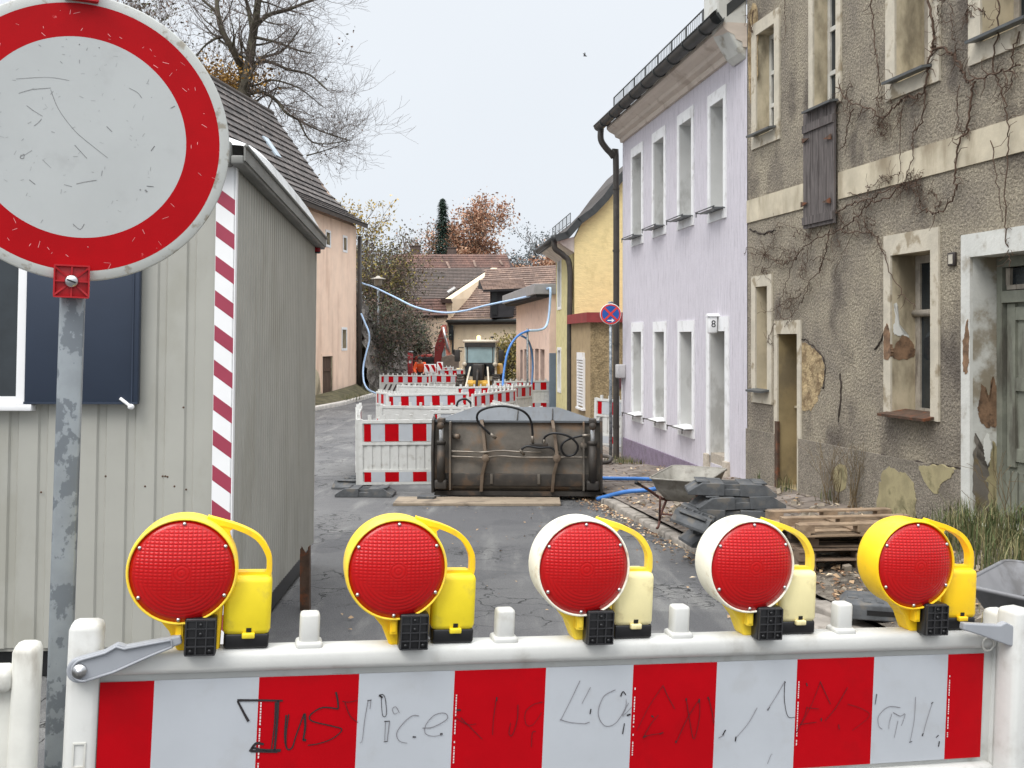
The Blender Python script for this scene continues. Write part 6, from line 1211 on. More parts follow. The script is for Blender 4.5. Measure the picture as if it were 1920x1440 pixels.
skin('jacket', [V[i] for i in J], [(mp[a], mp[b]) for a, b in E if a in mp and b in mp], [Rr[i]+.035 for i in J], HIVIS, t)
J = [0, 6, 7, 8, 10, 11, 12]; mp = {a: i for i, a in enumerate(J)}
skin('trousers', [V[i] for i in J], [(mp[a], mp[b]) for a, b in E if a in mp and b in mp], [Rr[i]+.02 for i in J], TROU, t)
g = MB()
for i in range(7): a = i*90/6; 
g.lathe([(.118, -.03), (.122, .0), (.11, .06), (.07, .1), (0, .115)], 'z', 16, (0, -.455, 1.6)); g.build('cap', TROU, t)
# ------------------------------------------------------------------ street lamp, pillar, post
q = P(709, 0, 50); t = thing('street_lamp', 'grey street lamp with flat round hood before the shrubs', 'street lamp', Matrix.Translation((q.x, q.y, zr(50)))); hz = EYE+(HY-523)/F*50-zr(50)
g = MB(); g.tube([(0, 0, 0), (0, 0, hz-.3)], .05, 8); g.build('pole', GALV, t)
g = MB(); g.lathe([(.0, .16), (.08, .14), (.12, .08), (.36, .02), (.37, -.02), (.2, -.02)], 'z', 28, (0, 0, hz)); g.build('hood', mat('pale_lamp_hood', lin((176, 170, 160)), .6), t)
g = MB(); g.lathe([(.2, -.02), (.2, -.3), (.1, -.36), (0, -.36)], 'z', 20, (0, 0, hz)); g.build('lamp_glass', mat('frosted_glass', lin((150, 140, 126)), .4), t)
def post(name, label, px0, px1, py0, py1, Y, m, cat, d=.4):
    a = P(px0, py0, Y); b = P(px1, py1, Y); g = MB(); g.rbox(a.x, b.x, Y, Y+d, zr(Y)-.1, a.z, .03); return tag(g.build(name, m), label, cat)
post('gate_pillar', 'rough white plastered gate pillar behind the striped barrier', 752, 764, 633, 0, 55, mat('white_rough_plaster', lin((206, 204, 200)), .9, var=.12, vscale=6, bump=.5), 'pillar')
t = thing('information_pillar', 'narrow dark red pillar beside the white gate pillar', 'pillar', Matrix.Translation((P(769, 0, 52).x, 52, zr(52)))); h = EYE+(HY-661)/F*52-zr(52)
g = MB(); g.rbox(-.13, .13, 0, .2, 0, h, .02); g.build('body', mat('dark_red_panel', lin((150, 44, 48)), .5), t); g = MB(); g.rbox(-.15, .15, -.01, .21, h-.0, h+.07, .02); g.build('cap', GALV, t); g = MB(); g.box(-.06, .06, -.004, 0, h-.55, h-.4); g.build('pale_mark', WHITEP, t)
# rock wall, wooden shed
ROCK = mat('lichen_rock', lin((116, 110, 104)), .95, var=.3, vscale=1.6, dirt=lin((66, 60, 54)), damt=.85, dscale=1.4, dlo=.48, dhi=.62, bump=1, bscale=5, bdist=.25)
g = MB(); n, mm = 26, 16; rr = random.Random(9); tops = [(674, 545, 46), (690, 585, 47.5), (705, 618, 49), (722, 640, 51), (742, 652, 53), (764, 662, 54.5)]
for i in range(n+1):
    f = i/n*(len(tops)-1); k = min(int(f), len(tops)-2); f -= k; a, b = P(*tops[k][:2], tops[k][2]), P(*tops[k+1][:2], tops[k+1][2]); tp = a.lerp(b, f)
    for j in range(mm+1):
        v = j/mm; g.v.append(Vector((tp.x+.5*(1-v)+rr.uniform(-.13, .13), tp.y-.7*(1-v)+rr.uniform(-.2, .2), zr(50)+(tp.z-zr(50))*v+rr.uniform(-.1, .1))))
g.f = [(i*(mm+1)+j, i*(mm+1)+j+1, (i+1)*(mm+1)+j+1, (i+1)*(mm+1)+j) for i in range(n) for j in range(mm)]; g.m = [0]*len(g.f); g.sm = [False]*len(g.f)
back_ = len(g.v); g.v += [v+Vector((-1.5, 2.5, 0)) for v in g.v[:back_]]; g.f += [tuple(back_+i for i in f[::-1]) for f in g.f]; g.m = [0]*len(g.f); g.sm = [False]*len(g.f)
for i in range(n): a = i*(mm+1)+mm; g.add([], []); g.f.append((a, a+mm+1, back_+a+mm+1, back_+a)); g.m.append(0); g.sm.append(False)
tag(g.build('stone_wall', ROCK), 'rugged grey rock wall between the peach barn and the shrubs', 'rock wall')
t = thing('wooden_shed', 'low brown wooden shed with thatch like roof under the hedge', 'shed', Matrix.Translation((P(735, 0, 55.6).x, 55.6, zr(55)))); w2 = 1.0; h = EYE+(HY-640)/F*55.6-zr(55)
g = MB(); k = 2*w2/8
for i in range(8): g.box(-w2+i*k+.01, -w2+(i+1)*k-.01, 0, .06, 0, h)
g.box(-w2, w2, .06, 1.5, 0, h); g.build('wall', mat('grey_brown_boards', lin((96, 82, 72)), .9, var=.3, stretch=(4, 4, .4)), t)
g = MB(); g.prism([(-w2-.3, -.4, h-.15), (-w2-.3, 1.8, h-.15), (-w2-.3, .8, h+.7)], (2*w2+.5, 0, 0)); g.build('roof', mat('brown_thatch', lin((122, 100, 78)), .95, var=.35, vscale=8, stretch=(3, 1, 1), bump=1, bscale=25, bdist=.08), t)

# ------------------------------------------------------------------ houses closing the street
FT1 = tiles('rusty_brown_tiles', lin((122, 90, 78)), lin((98, 72, 64)), .4, .3, lin((72, 56, 50)), .46, .68, mscale=.5); FT2 = tiles('grey_brown_tiles', lin((138, 114, 100)), lin((106, 86, 76)), .45, .35, lin((84, 68, 60)), .5, .7, mscale=.6); FT3 = tiles('dark_tiles', lin((104, 90, 82)), lin((86, 74, 68)), .34, .25, lin((66, 60, 54)), .5, .65, mscale=.6)
CREAMW = mat('cream_render', lin((236, 216, 186)), .92, var=.04, vscale=1, dirt=lin((208, 186, 156)), damt=.4, dscale=.8, dstretch=(1, 1, .3)); PEACHW = mat('peach_wall_render', lin((230, 204, 178)), .92, var=.05, dirt=lin((200, 172, 146)), damt=.4, dscale=.8)
EAVE = mat('dark_eaves_wood', lin((66, 56, 50)), .9); DORM = mat('tarred_dormer_boards', lin((52, 50, 52)), .85, var=.2)
def wroof(t, name, a, b, c, d, m, th=.15):
    g = MB(); roof_slab(g, a, b, c, d, th); return g.build(name, [m, EAVE], t, world=True)
# right hand house with the dormer
t = thing('far_house', 'cream house closing the street, brown tiled roof with black dormer', 'house', P(840, 0, 66)*1 - Vector((0, 0, P(840, 0, 66).z-zr(66))))
g = MB(); a = P(838, 600, 66); b = P(1075, 588, 60); a.z = b.z = EYE+(HY-597)/F*66; lo_ = lambda p, z=zr(66)-.5: Vector((p.x, p.y, z)); bk_ = Vector((1.2, 11, 0))
g.quad(lo_(a), lo_(b), b, a); g.quad(lo_(b), lo_(b+bk_), b+bk_, b); g.quad(lo_(a), lo_(a+bk_), a+bk_, a); rdg = Vector((.9, 7.5, 0)); rz_ = EYE+(HY-507)/F*74
g.build('wall', CREAMW, t, world=True)
ra, rb = a+rdg+Vector((.6, 0, 0)), b+rdg; ra.z = rb.z = rz_; n_ = (b-a).normalized(); ov = Vector((0, -.6, -.3))
roof = wroof(t, 'roof', a+ov, b+ov, rb, ra, FT2); g = MB(); g.tube([ra+Vector((0, 0, .05)), rb+Vector((0, 0, .05))], .16, 8, 0); g.build('ridge', FT2, roof, world=False) if False else None
# parapet gable between the two roofs
g = MB(); q = [P(922, 502, 73.4), P(835, 560, 65.7), P(831, 600, 65.7), P(838, 612, 65.7), P(842, 606, 66.2), P(905, 560, 71.0)]
g.prism(q, (.4, .25, 0)); g.prism([P(835, 600, 65.6), P(843, 600, 65.6), P(843, 690, 65.6), P(835, 690, 65.6)], (0, .4, 0)); g.build('parapet_gable', CREAMW, t, world=True)
g = MB(); f = lambda x, y, Y=62.6: P(x, y, Y); k0 = f(919, 596); k1 = f(962, 594); g.prism([f(919, 596), f(962, 594), f(962, 543), f(919, 545)], (.3, 4.5, 0)); dm = g.build('dormer', DORM, t, world=True)
g = MB(); roof_slab(g, f(906, 544, 62.2), f(986, 541, 62.0), f(980, 522, 64.6), f(898, 525, 64.8), .12); g.add([f(906, 544, 62.2), f(898, 525, 64.8), f(896, 541, 65.5)], [(0, 1, 2)], 1); g.build('dormer_roof', [FT2, DORM], dm, world=False) if False else None
dr = g.build('dormer_roof', [FT2, DORM], None); WI = WM[t.name].inverted(); dr.data.transform(WI); dr.parent = dm
g = MB(); g.prism([f(922, 590, 62.5), f(932, 590, 62.5), f(932, 547, 62.5), f(922, 547, 62.5)], (0, .04, 0)); lh = g.build('loading_hatch', BLACK_PL, None); lh.data.transform(WI); lh.parent = dm
g = MB(); c = P(846, 620, 65.9); g.box(c.x-.2, c.x+.15, c.y-.4, c.y, c.z-.6, c.z+.35); g.build('window', GLASS, t, world=True)
g = MB(); g.tube([a+Vector((0, -.7, -.2)), b+Vector((0, -.7, -.2))], .1, 8); g.build('gutter', GUTTER, t, world=True)
g = MB(); p0 = a+Vector((.15, -.7, -.2)); g.tube(catmull([p0, p0+Vector((.1, .2, -.4)), p0+Vector((.25, .4, -.9)), p0+Vector((.25, .4, -3.6))], 5), .09, 8); g.build('downpipe', GUTTER, t, world=True)
# left hand house, its eaves lower and roof darker
t = thing('far_house', 'peach far house left of the cream one, dark slope with hatch', 'house', Vector((P(790, 0, 66).x, 66, zr(66))))
e0, e1 = P(690, 594, 66), P(838, 592, 65.2); g = MB(); g.quad(lo_(e0), lo_(e1), e1, e0); g.quad(lo_(e1), lo_(e1+Vector((3, 9, 0))), e1+Vector((3, 9, 0)), e1); g.build('wall', PEACHW, t, world=True)
r0, r1 = P(770, 510, 74), P(922, 502, 73.4); r0.z = r1.z; m0, m1 = e0.lerp(r0, .18), P(833, 560, 65.7); m0.z = m1.z
wroof(t, 'roof', m0, m1, r1, r0, FT3); wroof(t, 'lower_roof', e0+Vector((0, -.5, 0)), P(840, 592, 65.0), m1, m0, FT1)
g = MB(); g.prism([P(826, 560, 65.4), P(845, 560, 65.4), P(848, 568, 65.4), P(828, 568, 65.4)], (0, .6, 0)); g.build('eaves_tiles', FT1, t, world=True)
g = MB(); g.prism([P(838, 549, 66.6), P(852, 540, 67.8), P(855, 543, 67.8), P(841, 552, 66.6)], (0, -.2, .1)); g.build('roof_hatch', mat('pale_zinc', lin((190, 188, 184)), .5), t, world=True)
# the big roof behind both
t = thing('far_house', 'big house behind the others with long rusty red ridge', 'house', Vector((P(850, 0, 92).x, 92, zr(92))))
r0, r1 = P(740, 475, 92), P(950, 481, 92); r0.z = r1.z = P(0, 477, 92).z; e0, e1 = P(690, 615, 84), P(985, 570, 84); e1.z = e0.z = EYE+(HY-600)/F*84
wroof(t, 'roof', e0, e1, r1, r0, FT1); rf = bpy.data.objects[[o.name for o in t.children][-1]]
g = MB(); g.add([e1, P(1000, 570, 100), r1], [(0, 1, 2)]); g.build('hip', FT1, t, world=True)
g = MB(); g.quad(lo_(e0+Vector((0, .5, 0))), lo_(e1+Vector((0, .5, 0))), e1+Vector((0, .5, 0)), e0+Vector((0, .5, 0))); g.build('wall', PEACHW, t, world=True)
for px, py, w_ in ((778, 462, 18), (847, 465, 16)):
    c = P(px, 0, 93); g = MB(); ww_ = w_/F*93/2; top = EYE+(HY-py)/F*93; g.rbox(c.x-ww_, c.x+ww_, 93, 93.8, top-2.2, top, .03); g.box(c.x-ww_-.06, c.x+ww_+.06, 92.95, 93.85, top, top+.1); g.build('chimney', mat('sooty_chimney', lin((88, 74, 68)), .9, var=.2), t, world=True)
for px0, py0, px1, py1 in ((835, 490, 846, 512), (886, 488, 890, 500), (935, 488, 940, 496)):
    g = MB()   # paler replaced strips of tiles
    def onr(px, py): n = (r1-r0).cross(e0-r0).normalized(); return ray_plane(px, py, r0-Vector((0, .25, -.0)), n)
    g.quad(onr(px0, py0), onr(px0+4, py0), onr(px1+4, py1), onr(px1, py1), 0, [(0, 0), (1, 0), (1, 3), (0, 3)]); g.build('replaced_tiles', FT2, t, world=True)
# ------------------------------------------------------------------ trees and shrubs
BARK = mat('dark_bark', lin((74, 68, 58)), .95, var=.3, vscale=6, stretch=(3, 3, .6), dirt=lin((98, 100, 76)), damt=.5, dscale=3, bump=.5, bscale=20); TWIG = mat('thin_twigs', lin((108, 98, 92)), .95, var=.2)
def grow(g, p, d, l, r, lev, rr, spread=.5, up=.15, kids=(2, 4), tips=None, rmin=.006, shrink=.72, seg=4, wig=.18, mi=0):
    pts = [p]; rs = [r]; q = p.copy(); dd = d.normalized()
    for i in range(seg):
        dd = (dd+Vector((rr.gauss(0, wig), rr.gauss(0, wig), rr.gauss(0, wig)+up*.3))).normalized(); q = q+dd*l/seg; pts.append(q.copy()); rs.append(max(rmin, r*(1-.45*(i+1)/seg)))
    g.tube(pts, rs, 6 if r > .06 else 4 if r > .025 else 3, 0 if r > .04 else 1, cap=False)
    if lev <= 0:
        if tips is not None: tips += [pts[2], pts[-1]]
        return
    for _ in range(rr.randint(*kids)):
        k = rr.randint(1, seg); a = Vector((rr.gauss(0, 1), rr.gauss(0, 1), rr.gauss(.15, .8))); nd = (dd*(1-spread)+a.normalized()*spread+Vector((0, 0, up))).normalized()
        grow(g, pts[k], nd, l*shrink*rr.uniform(.7, 1.15), max(rmin, rs[k]*rr.uniform(.45, .65)), lev-1, rr, spread, up, kids, tips, rmin, shrink, seg, wig)
    grow(g, pts[-1], dd, l*shrink, rs[-1]*.85, lev-1, rr, spread, up, kids, tips, rmin, shrink, seg, wig)
def leaves(name, m, pts, n, spread, size, rr, parent=None, flat=.0, mats=None):
    g = MB(); g.big = True
    for _ in range(n):
        c = rr.choice(pts)+Vector((rr.gauss(0, spread), rr.gauss(0, spread), rr.gauss(0, spread*.8))); a = Vector((rr.gauss(0, 1), rr.gauss(0, 1), rr.gauss(0, 1))).normalized(); b = a.orthogonal().normalized(); b = (b*math.cos(k := rr.uniform(0, 6.28))+a.cross(b)*math.sin(k)); s = size*rr.uniform(.5, 1.3)
        o = len(g.v); u = a.cross(b); g.v += [c-b*s*.5, c+u*s*.28, c+b*s*.55, c-u*s*.28]; g.f.append((o, o+1, o+2, o+3)); g.m.append(rr.randrange(len(m)) if isinstance(m, list) else 0); g.sm.append(False)
    return g.build(name, m, parent)
def leafm(n, c, v=.25): return mat(n, lin(c), .75, var=v, vscale=.9)
OAK = [leafm('oak_brown_leaf', (168, 126, 100)), leafm('oak_rust_leaf', (142, 98, 74)), leafm('oak_tan_leaf', (186, 152, 124))]; YELL = [leafm('yellow_leaf', (196, 164, 78)), leafm('olive_yellow_leaf', (160, 144, 84))]; OLIVE = [leafm('olive_leaf', (120, 112, 66)), leafm('yellow_green_leaf', (150, 134, 70)), leafm('dark_olive_leaf', (84, 82, 52))]
DKG = [leafm('dark_green_leaf', (52, 60, 44)), leafm('deep_green_leaf', (38, 48, 36)), leafm('ivy_leaf', (78, 84, 62))]; CONI = [leafm('conifer_needles', (48, 66, 54)), leafm('dark_conifer_needles', (34, 50, 42))]; BRN = [leafm('dead_brown_leaf', (112, 90, 76)), leafm('grey_brown_leaf', (92, 80, 70)), leafm('dull_green_leaf', (84, 86, 64))]; GRY = [leafm('far_pine_needles', (92, 100, 100)), leafm('far_grey_needles', (116, 118, 118))]
def base(px, Y): q = P(px, 0, Y); return Vector((q.x, q.y, zr(Y)-.2))
# the big bare tree above the barn roof: limbs follow the photographed ones
Y = 57; t = thing('bare_tree', 'large bare dark limbed tree rising behind the barn roof', 'tree', base(447, Y)); rr = random.Random(31); g = MB(); g.big = True
limbs = [([(436, 420), (440, 260), (452, 190), (466, 130), (474, 70), (482, 20), (490, -60), (505, -140)], .42), ([(445, 200), (455, 140), (440, 100), (418, 60), (408, 20), (404, -40), (398, -110)], .26), ([(474, 62), (466, 20), (455, -30)], .16), ([(470, 60), (500, 30), (540, 18), (580, 2), (612, -10)], .15), ([(478, 70), (520, 80), (560, 95), (590, 100)], .1),
 ([(466, 125), (500, 115), (540, 130), (580, 140), (615, 170)], .12), ([(455, 180), (490, 172), (520, 190), (535, 210), (560, 225), (600, 245), (650, 262)], .13), ([(480, 110), (520, 100), (540, 85), (565, 50)], .1), ([(425, 70), (405, 72), (380, 90), (360, 120)], .1), ([(404, 20), (380, 0), (360, -20)], .1), ([(500, 210), (515, 175), (530, 140)], .06), ([(448, 160), (480, 160), (510, 150), (560, 165), (605, 200)], .09), ([(486, -10), (520, -50), (560, -70)], .12), ([(560, 225), (580, 262), (610, 270), (660, 262)], .06), ([(575, 292), (600, 285), (630, 275), (655, 262)], .05), ([(405, -20), (430, -60)], .1)]
for pts, r in limbs:
    q = catmull([P(x, y, Y+rr.uniform(-.6, .6) if i else Y) for i, (x, y) in enumerate(pts)], 4); rs = [max(.02, r*(1-.75*i/len(q))) for i in range(len(q))]; g.tube(q, rs, 7 if r > .1 else 5, 0, cap=False)
    for i in range(3, len(q), 1 if r < .2 else 2):
        d = (q[i]-q[i-1]).normalized(); 
        for _ in range(2):
            a = Vector((rr.gauss(0, 1), rr.gauss(0, 1)*.8, rr.gauss(.2, .8))).normalized(); grow(g, q[i], (d*.5+a*.7), rr.uniform(1.0, 2.2), rs[i]*.3, 2, rr, .5, .1, (2, 4), None, .0065, .66, 4, .2)
g.build('branches', [BARK, TWIG], t, world=True)
Yb = Y; rr2 = random.Random(77)
pts = [P(rr2.uniform(400, 660), rr2.uniform(60, 300), Y) for _ in range(40)]; g2 = leaves('dead_leaves', BRN, pts, 260, .5, .16, rr2); g2.data.transform(WM[t.name].inverted()); g2.parent = t
def shrub(name, label, cat, px, Y, stems, h, r, lev, leafset, nl, lsize, seed, spread=.45, up=.2, lsp=.35, px_spread=0, trunk=0, kids=(2, 3), group=None, leaf_lo=0, rmin=.01):
    t = thing(name, label, cat, base(px, Y), group); rr = random.Random(seed); g = MB(); g.big = True; tips = []
    for i in range(stems):
        p = Vector((rr.uniform(-1, 1)*px_spread, rr.uniform(-.5, .5)*px_spread, 0))
        if trunk: g.tube([p, p+Vector((.1, 0, trunk*.5)), p+Vector((0, 0, trunk))], [r*1.3, r*1.1, r], 8, 0, cap=False); p = p+Vector((0, 0, trunk))
        grow(g, p, Vector((rr.gauss(0, .18), rr.gauss(0, .18), 1)), h*.38, r, lev, rr, spread, up, kids, tips, rmin, .74)
    g.build('branches' if not trunk else 'trunk', [BARK, TWIG], t)
    if nl:
        tp = [q for q in tips if q.z > leaf_lo] or tips
        leaves('leaves' if not trunk else 'crown', leafset, tp, nl, lsp, lsize, rr, t)
    return t
shrub('bare_tree', 'tree with sparse brown leaves above the round sign', 'tree', 322, 60, 2, 13, .2, 5, BRN, 3000, .2, 3, trunk=11, lsp=.5, px_spread=2)
shrub('autumn_shrub', 'ochre leaved shrub peeping over the barn ridge', 'shrub', 424, 58, 3, 5, .1, 3, [leafm('ochre_leaf', (170, 130, 60)), leafm('rust_leaf', (120, 92, 52))], 2600, .22, 5, trunk=14, lsp=.5)
shrub('autumn_shrub', 'sparse yellow leaved shrub behind the barn verge', 'shrub', 636, 60, 2, 6.5, .1, 4, YELL, 1500, .2, 8, trunk=5, lsp=.3)
shrub('tall_shrub', 'tall twiggy shrub with thin bare upright stems, left of street lamp', 'shrub', 690, 61, 5, 8.5, .07, 4, OLIVE+BRN, 6000, .17, 12, spread=.32, up=.5, px_spread=1.0, lsp=.45, kids=(2, 3))
shrub('tall_shrub', 'twiggy olive shrub with bare upright shoots before the far roofs', 'shrub', 735, 62, 5, 8.2, .06, 4, OLIVE+BRN, 6000, .17, 13, spread=.32, up=.5, px_spread=1.0, lsp=.5, kids=(2, 3))
shrub('thorny_shrub', 'tangle of bare brown twigs over the rock wall', 'shrub', 735, 56.5, 7, 4.6, .05, 4, BRN, 4200, .14, 14, spread=.6, up=.1, px_spread=1.4, lsp=.3)
t = thing('evergreen_hedge', 'dark rounded ivy hedge beside the peach far wall', 'hedge', base(778, 58)); rr = random.Random(15); pts = []
for _ in range(260):
    a, b, c = rr.gauss(0, 1), rr.gauss(0, 1), rr.gauss(0, 1); l = math.sqrt(a*a+b*b+c*c); k = rr.random()**.3; pts.append(Vector((a/l*k*.85, b/l*k*.9, 1.9+c/l*k*1.9)))
leaves('foliage', DKG, pts, 7000, .18, .15, rr, t); g = MB(); g.tube([(0, 0, -.1), (.1, 0, 1.0), (0, 0, 2.4)], [.12, .1, .05], 6); g.build('stem', BARK, t)
t = thing('ivy_shrub', 'broad dark ivy mass hanging above the shed', 'shrub', base(728, 55)); pts = []
for _ in range(240):
    a, b, c = rr.gauss(0, 1), rr.gauss(0, 1), rr.gauss(0, 1); l = math.sqrt(a*a+b*b+c*c); k = rr.random()**.3; pts.append(Vector((a/l*k*1.7, b/l*k*.8, 3.2+c/l*k*1.7)))
leaves('foliage', DKG+BRN+BRN, pts, 7000, .22, .14, rr, t); g = MB(); g.tube([(0, 0, -.1), (.1, 0, 1.6), (0, 0, 3.4)], [.14, .1, .05], 6); g.build('stem', BARK, t)
shrub('thorny_shrub', 'dark brown twiggy tangle hanging over the barn end of the rock wall', 'shrub', 697, 48.5, 6, 4.4, .04, 4, BRN+DKG, 5200, .13, 34, spread=.6, up=.0, px_spread=.8, lsp=.3, trunk=.4)
shrub('garden_shrub', 'yellow green leafy shrub between loader and pink garage', 'shrub', 954, 48, 5, 3.0, .04, 3, OLIVE, 5200, .14, 16, spread=.5, up=.2, px_spread=.4, lsp=.26)
shrub('oak_tree', 'broad oak in rusty brown autumn leaf above the far roofs', 'tree', 897, 112, 1, 11.6, .42, 5, OAK, 15000, .34, 21, spread=.62, up=.05, trunk=5, lsp=.6, kids=(2, 4), rmin=.03)
shrub('oak_tree', 'smaller brown oak right of the large one', 'tree', 952, 116, 1, 11, .3, 4, OAK, 4200, .34, 22, trunk=4.5, lsp=.7, rmin=.03)
shrub('oak_tree', 'thin purplish brown tree left of the dark conifer', 'tree', 800, 118, 1, 10.5, .28, 4, OAK[:2]+BRN, 2600, .3, 23, trunk=5, lsp=.7, rmin=.03)
shrub('distant_tree', 'bare greyish brown tree behind the long ridge, beside hedge tops', 'tree', 752, 112, 2, 11, .25, 4, BRN, 2600, .28, 24, trunk=3, lsp=.7, px_spread=1.5, rmin=.03)
for i, (px, hh, lab) in enumerate(((990, 10.5, 'grey distant pine nearest the oak'), (1012, 12, 'tall grey distant pine by the yellow house eaves'), (970, 8.5, 'low grey distant pine half hidden by the oak'))):
    shrub('distant_pine', lab, 'tree', px, 140, 1, hh, .2, 4, GRY, 2600, .34, 40+i, trunk=5, lsp=.7, group='distant pines', rmin=.03)
t = thing('conifer', 'slim dark green conifer standing before the brown oak', 'tree', base(830, 104)); rr = random.Random(17); top = EYE+(HY-372)/F*104-zr(104)+.2; g = MB(); g.big = True
for _ in range(5200):
    z = top*(1-rr.random()*.62); f = (top-z)/5.6; rad = (.14+.95*min(1.3, f)**.6)*rr.uniform(.35, 1.12)*(1+.2*math.sin(z*3.1)); a = rr.uniform(0, 6.28); c = Vector((rad*math.cos(a), rad*math.sin(a), z-rad*.35)); d = Vector((math.cos(a), math.sin(a), -.5)).normalized(); s = rr.uniform(.18, .42); u = d.cross(Vector((0, 0, 1))).normalized()
    o = len(g.v); g.v += [c-d*s*.5, c+u*s*.25, c+d*s*.6, c-u*s*.25]; g.f.append((o, o+1, o+2, o+3)); g.m.append(rr.randrange(2)); g.sm.append(False)
g.build('crown', CONI, t); g = MB(); g.tube([(0, 0, 0), (0, 0, top*.95)], [.25, .04], 8); g.build('trunk', BARK, t)
# far wooded bank behind the houses, a low mass
g = MB(); g.big = True; rr = random.Random(44)
for _ in range(9000):
    x = rr.uniform(-40, 40); y = 150+rr.uniform(0, 14); z = zr(150)+rr.random()**.8*(9.5+2.0*math.sin(x*.35)+1.2*math.sin(x*.9+1)); s = rr.uniform(.4, .9); a = Vector((rr.gauss(0, 1), rr.gauss(0, 1), rr.gauss(0, 1))).normalized(); b = a.orthogonal().normalized(); u = a.cross(b); c = Vector((x, y, z)); o = len(g.v); g.v += [c-b*s*.5, c+u*s*.3, c+b*s*.5, c-u*s*.3]; g.f.append((o, o+1, o+2, o+3)); g.m.append(rr.randrange(3)); g.sm.append(False)
tag(g.build('far_wood', BRN+[]), 'low brown wood far behind the houses', 'wood', kind='stuff')
# ------------------------------------------------------------------ bird
q = P(1097, 105, 60); g = MB(); g.tube([(-.12, 0, 0), (0, 0, .02), (.12, 0, -.02)], [.01, .05, .01], 6)
for s in (-1, 1): g.prism([(0.02, 0, .03), (-.05, 0, .02), (-.08-.05*s, .1*s, .2), (.0, .08*s, .16)], (.01, .0, 0))
o = g.build('bird', BLACK_PL); o.location = q; tag(o, 'small dark bird flying in the pale sky', 'bird')
# ------------------------------------------------------------------ leaf litter, rubble and grass
rr = random.Random(90); g = MB(); g.big = True
LITTER = [leafm('fallen_tan_leaf', (176, 148, 116)), leafm('fallen_brown_leaf', (126, 98, 74)), leafm('fallen_pale_leaf', (206, 188, 160))]
def scatter(n, fx, fy, s0, s1, up=.02):
    for _ in range(n):
        y = fy(); x = fx(y); z = zg(x, y)+up*rr.random()+.006; s = rr.uniform(s0, s1); a = rr.uniform(0, 6.28); c = Vector((x, y, z)); b = Vector((math.cos(a), math.sin(a), rr.gauss(0, .25))); u = Vector((-math.sin(a), math.cos(a), rr.gauss(0, .35))); o = len(g.v)
        g.v += [c-b*s*.5, c+u*s*.3+Vector((0, 0, s*.12)), c+b*s*.55, c-u*s*.3+Vector((0, 0, s*.1))]; g.f.append((o, o+1, o+2, o+3)); g.m.append(rr.choice((0, 1, 1, 1, 0, 2))); g.sm.append(False)
scatter(900, lambda y: kerbX(y)-.08-abs(rr.gauss(0, .12)), lambda: rr.uniform(4.5, 14), .02, .055)
scatter(1000, lambda y: kerbX(y)+.1+rr.random()**1.5*(facX(y)-kerbX(y)-.1), lambda: rr.uniform(4.5, 13), .02, .06)
scatter(600, lambda y: rr.uniform(2.2, 3.3), lambda: rr.uniform(6.3, 8.6), .02, .07)
scatter(350, lambda y: kerbX(y)+.1+rr.random()*(facX(y)-kerbX(y)-.1), lambda: rr.uniform(13, 24), .03, .07)
scatter(160, lambda y: rr.uniform(-1.2, kerbX(y)), lambda: rr.uniform(5, 14), .015, .04)
tag(g.build('leaf_litter', LITTER), 'dry fallen leaves along the kerb and dirt verge', 'fallen leaves', kind='stuff')
g = MB(); rr = random.Random(91)
for _ in range(420):
    y = rr.uniform(5.5, 13); x = kerbX(y)+.15+rr.random()*(facX(y)-kerbX(y)-.2); s = rr.uniform(.008, .035)*(1.6 if rr.random() < .08 else 1); k = MB(); k.box(-s, s, -s*.8, s*.8, -s*.5, s*.6); M = Matrix.Translation((x, y, zg(x, y)+s*.3)) @ Matrix.Rotation(rr.uniform(0, 6.28), 4, (rr.gauss(0, 1), rr.gauss(0, 1), rr.gauss(0, 1)+.1)); g.merge(k, M)
g.big = True; tag(g.build('rubble', mat('pale_rubble', lin((140, 130, 116)), .95, var=.35, vscale=6)), 'small stones and rubble on the dirt verge', 'rubble', kind='stuff')
GRASS = [leafm('dry_grass', (128, 120, 84)), leafm('green_grass', (74, 88, 48)), leafm('dull_grass', (92, 94, 62))]
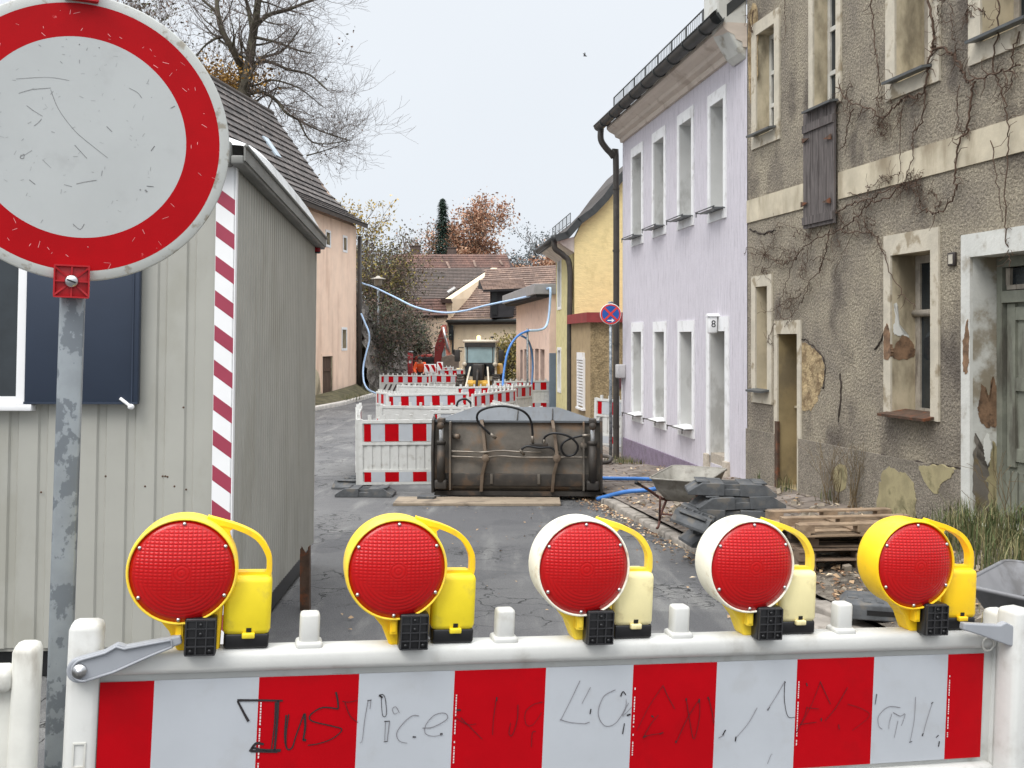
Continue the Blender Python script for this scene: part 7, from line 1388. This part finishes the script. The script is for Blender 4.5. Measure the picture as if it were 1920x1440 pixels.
def tuft(g, x, y, n, h, sp, z=None):
    for _ in range(n):
        a = rr.uniform(0, 6.28); px, py = x+rr.gauss(0, sp), y+rr.gauss(0, sp); b = Vector((px, py, zg(px, py) if z is None else z)); hh = h*rr.uniform(.4, 1.15); ln = rr.uniform(.1, .55)*hh; w_ = rr.uniform(.0025, .006); u = Vector((-math.sin(a), math.cos(a), 0))*w_; d = Vector((math.cos(a), math.sin(a), 0)); o = len(g.v)
        m_ = b+d*ln*.35+Vector((0, 0, hh*.65)); e_ = b+d*ln+Vector((0, 0, hh*rr.uniform(.75, 1))); g.v += [b-u, b+u, m_+u*.7, m_-u*.7, e_]; k = rr.randrange(3); g.f += [(o, o+1, o+2, o+3), (o+3, o+2, o+4)]; g.m += [k, k]; g.sm += [False, False]
g = MB(); g.big = True
for _ in range(60): y = rr.uniform(6.8, 8.75); x = facX(y)-.05-abs(rr.gauss(0, .35)); tuft(g, x, y, 24, .34, .09)
for _ in range(60): y = rr.uniform(5.2, 8.0); x = facX(y)-.2-rr.random()*1.0; tuft(g, x, y, 20, .3, .1)
for _ in range(40): y = rr.uniform(4.6, 6.8); x = kerbX(y)+.5+rr.random()*1.5; tuft(g, x, y, 14, .14, .1)
for px, Y_, n in ((1499, 12.0, 60), (1508, 11.9, 40), (1574, 11.0, 40), (1470, 12.6, 50)): q = Vector((GF.a+GF.d*Y_-.08, Y_)); tuft(g, q.x, Y_, n//2, .2, .06)
for _ in range(20): y = rr.uniform(17.5, 19); tuft(g, facX(y)-rr.uniform(.05, .5), y, 14, .14, .06)
for _ in range(60): f = rr.random(); q = lk[2].lerp(back[4], f); tuft(g, q.x+rr.uniform(-.6, .4), q.y+rr.uniform(-.6, .6), 14, .3, .2, zr(q.y)+.1)
tag(g.build('grass', GRASS), 'tufts of dry and green grass along walls and verge', 'grass', kind='stuff')
# thin dry weeds against the old house
WEED = mat('dry_weed_stalks', lin((120, 104, 78)), .9)
for i, (px, lab, n) in enumerate(((1578, 'dry twiggy weed against the damp roughcast', 9), (1618, 'second dry weed right beside the peeled patch', 8), (1903, 'tall dry grass stalk by the old door', 5))):
    Yw = GF.Y(px); b = Vector((GF.a+GF.d*Yw-.1, Yw, 0)); b.z = zg(b.x, b.y); g = MB(); r2 = random.Random(i)
    for _ in range(n): grow(g, Vector((r2.gauss(0, .04), r2.gauss(0, .04), 0)), Vector((r2.gauss(0, .3), r2.gauss(0, .3), 1)), .32, .006, 2, r2, .4, .2, (1, 2), None, .002)
    o = g.build('dry_weed', [WEED, WEED]); o.location = b; tag(o, lab, 'weed', 'dry weeds along the old house')
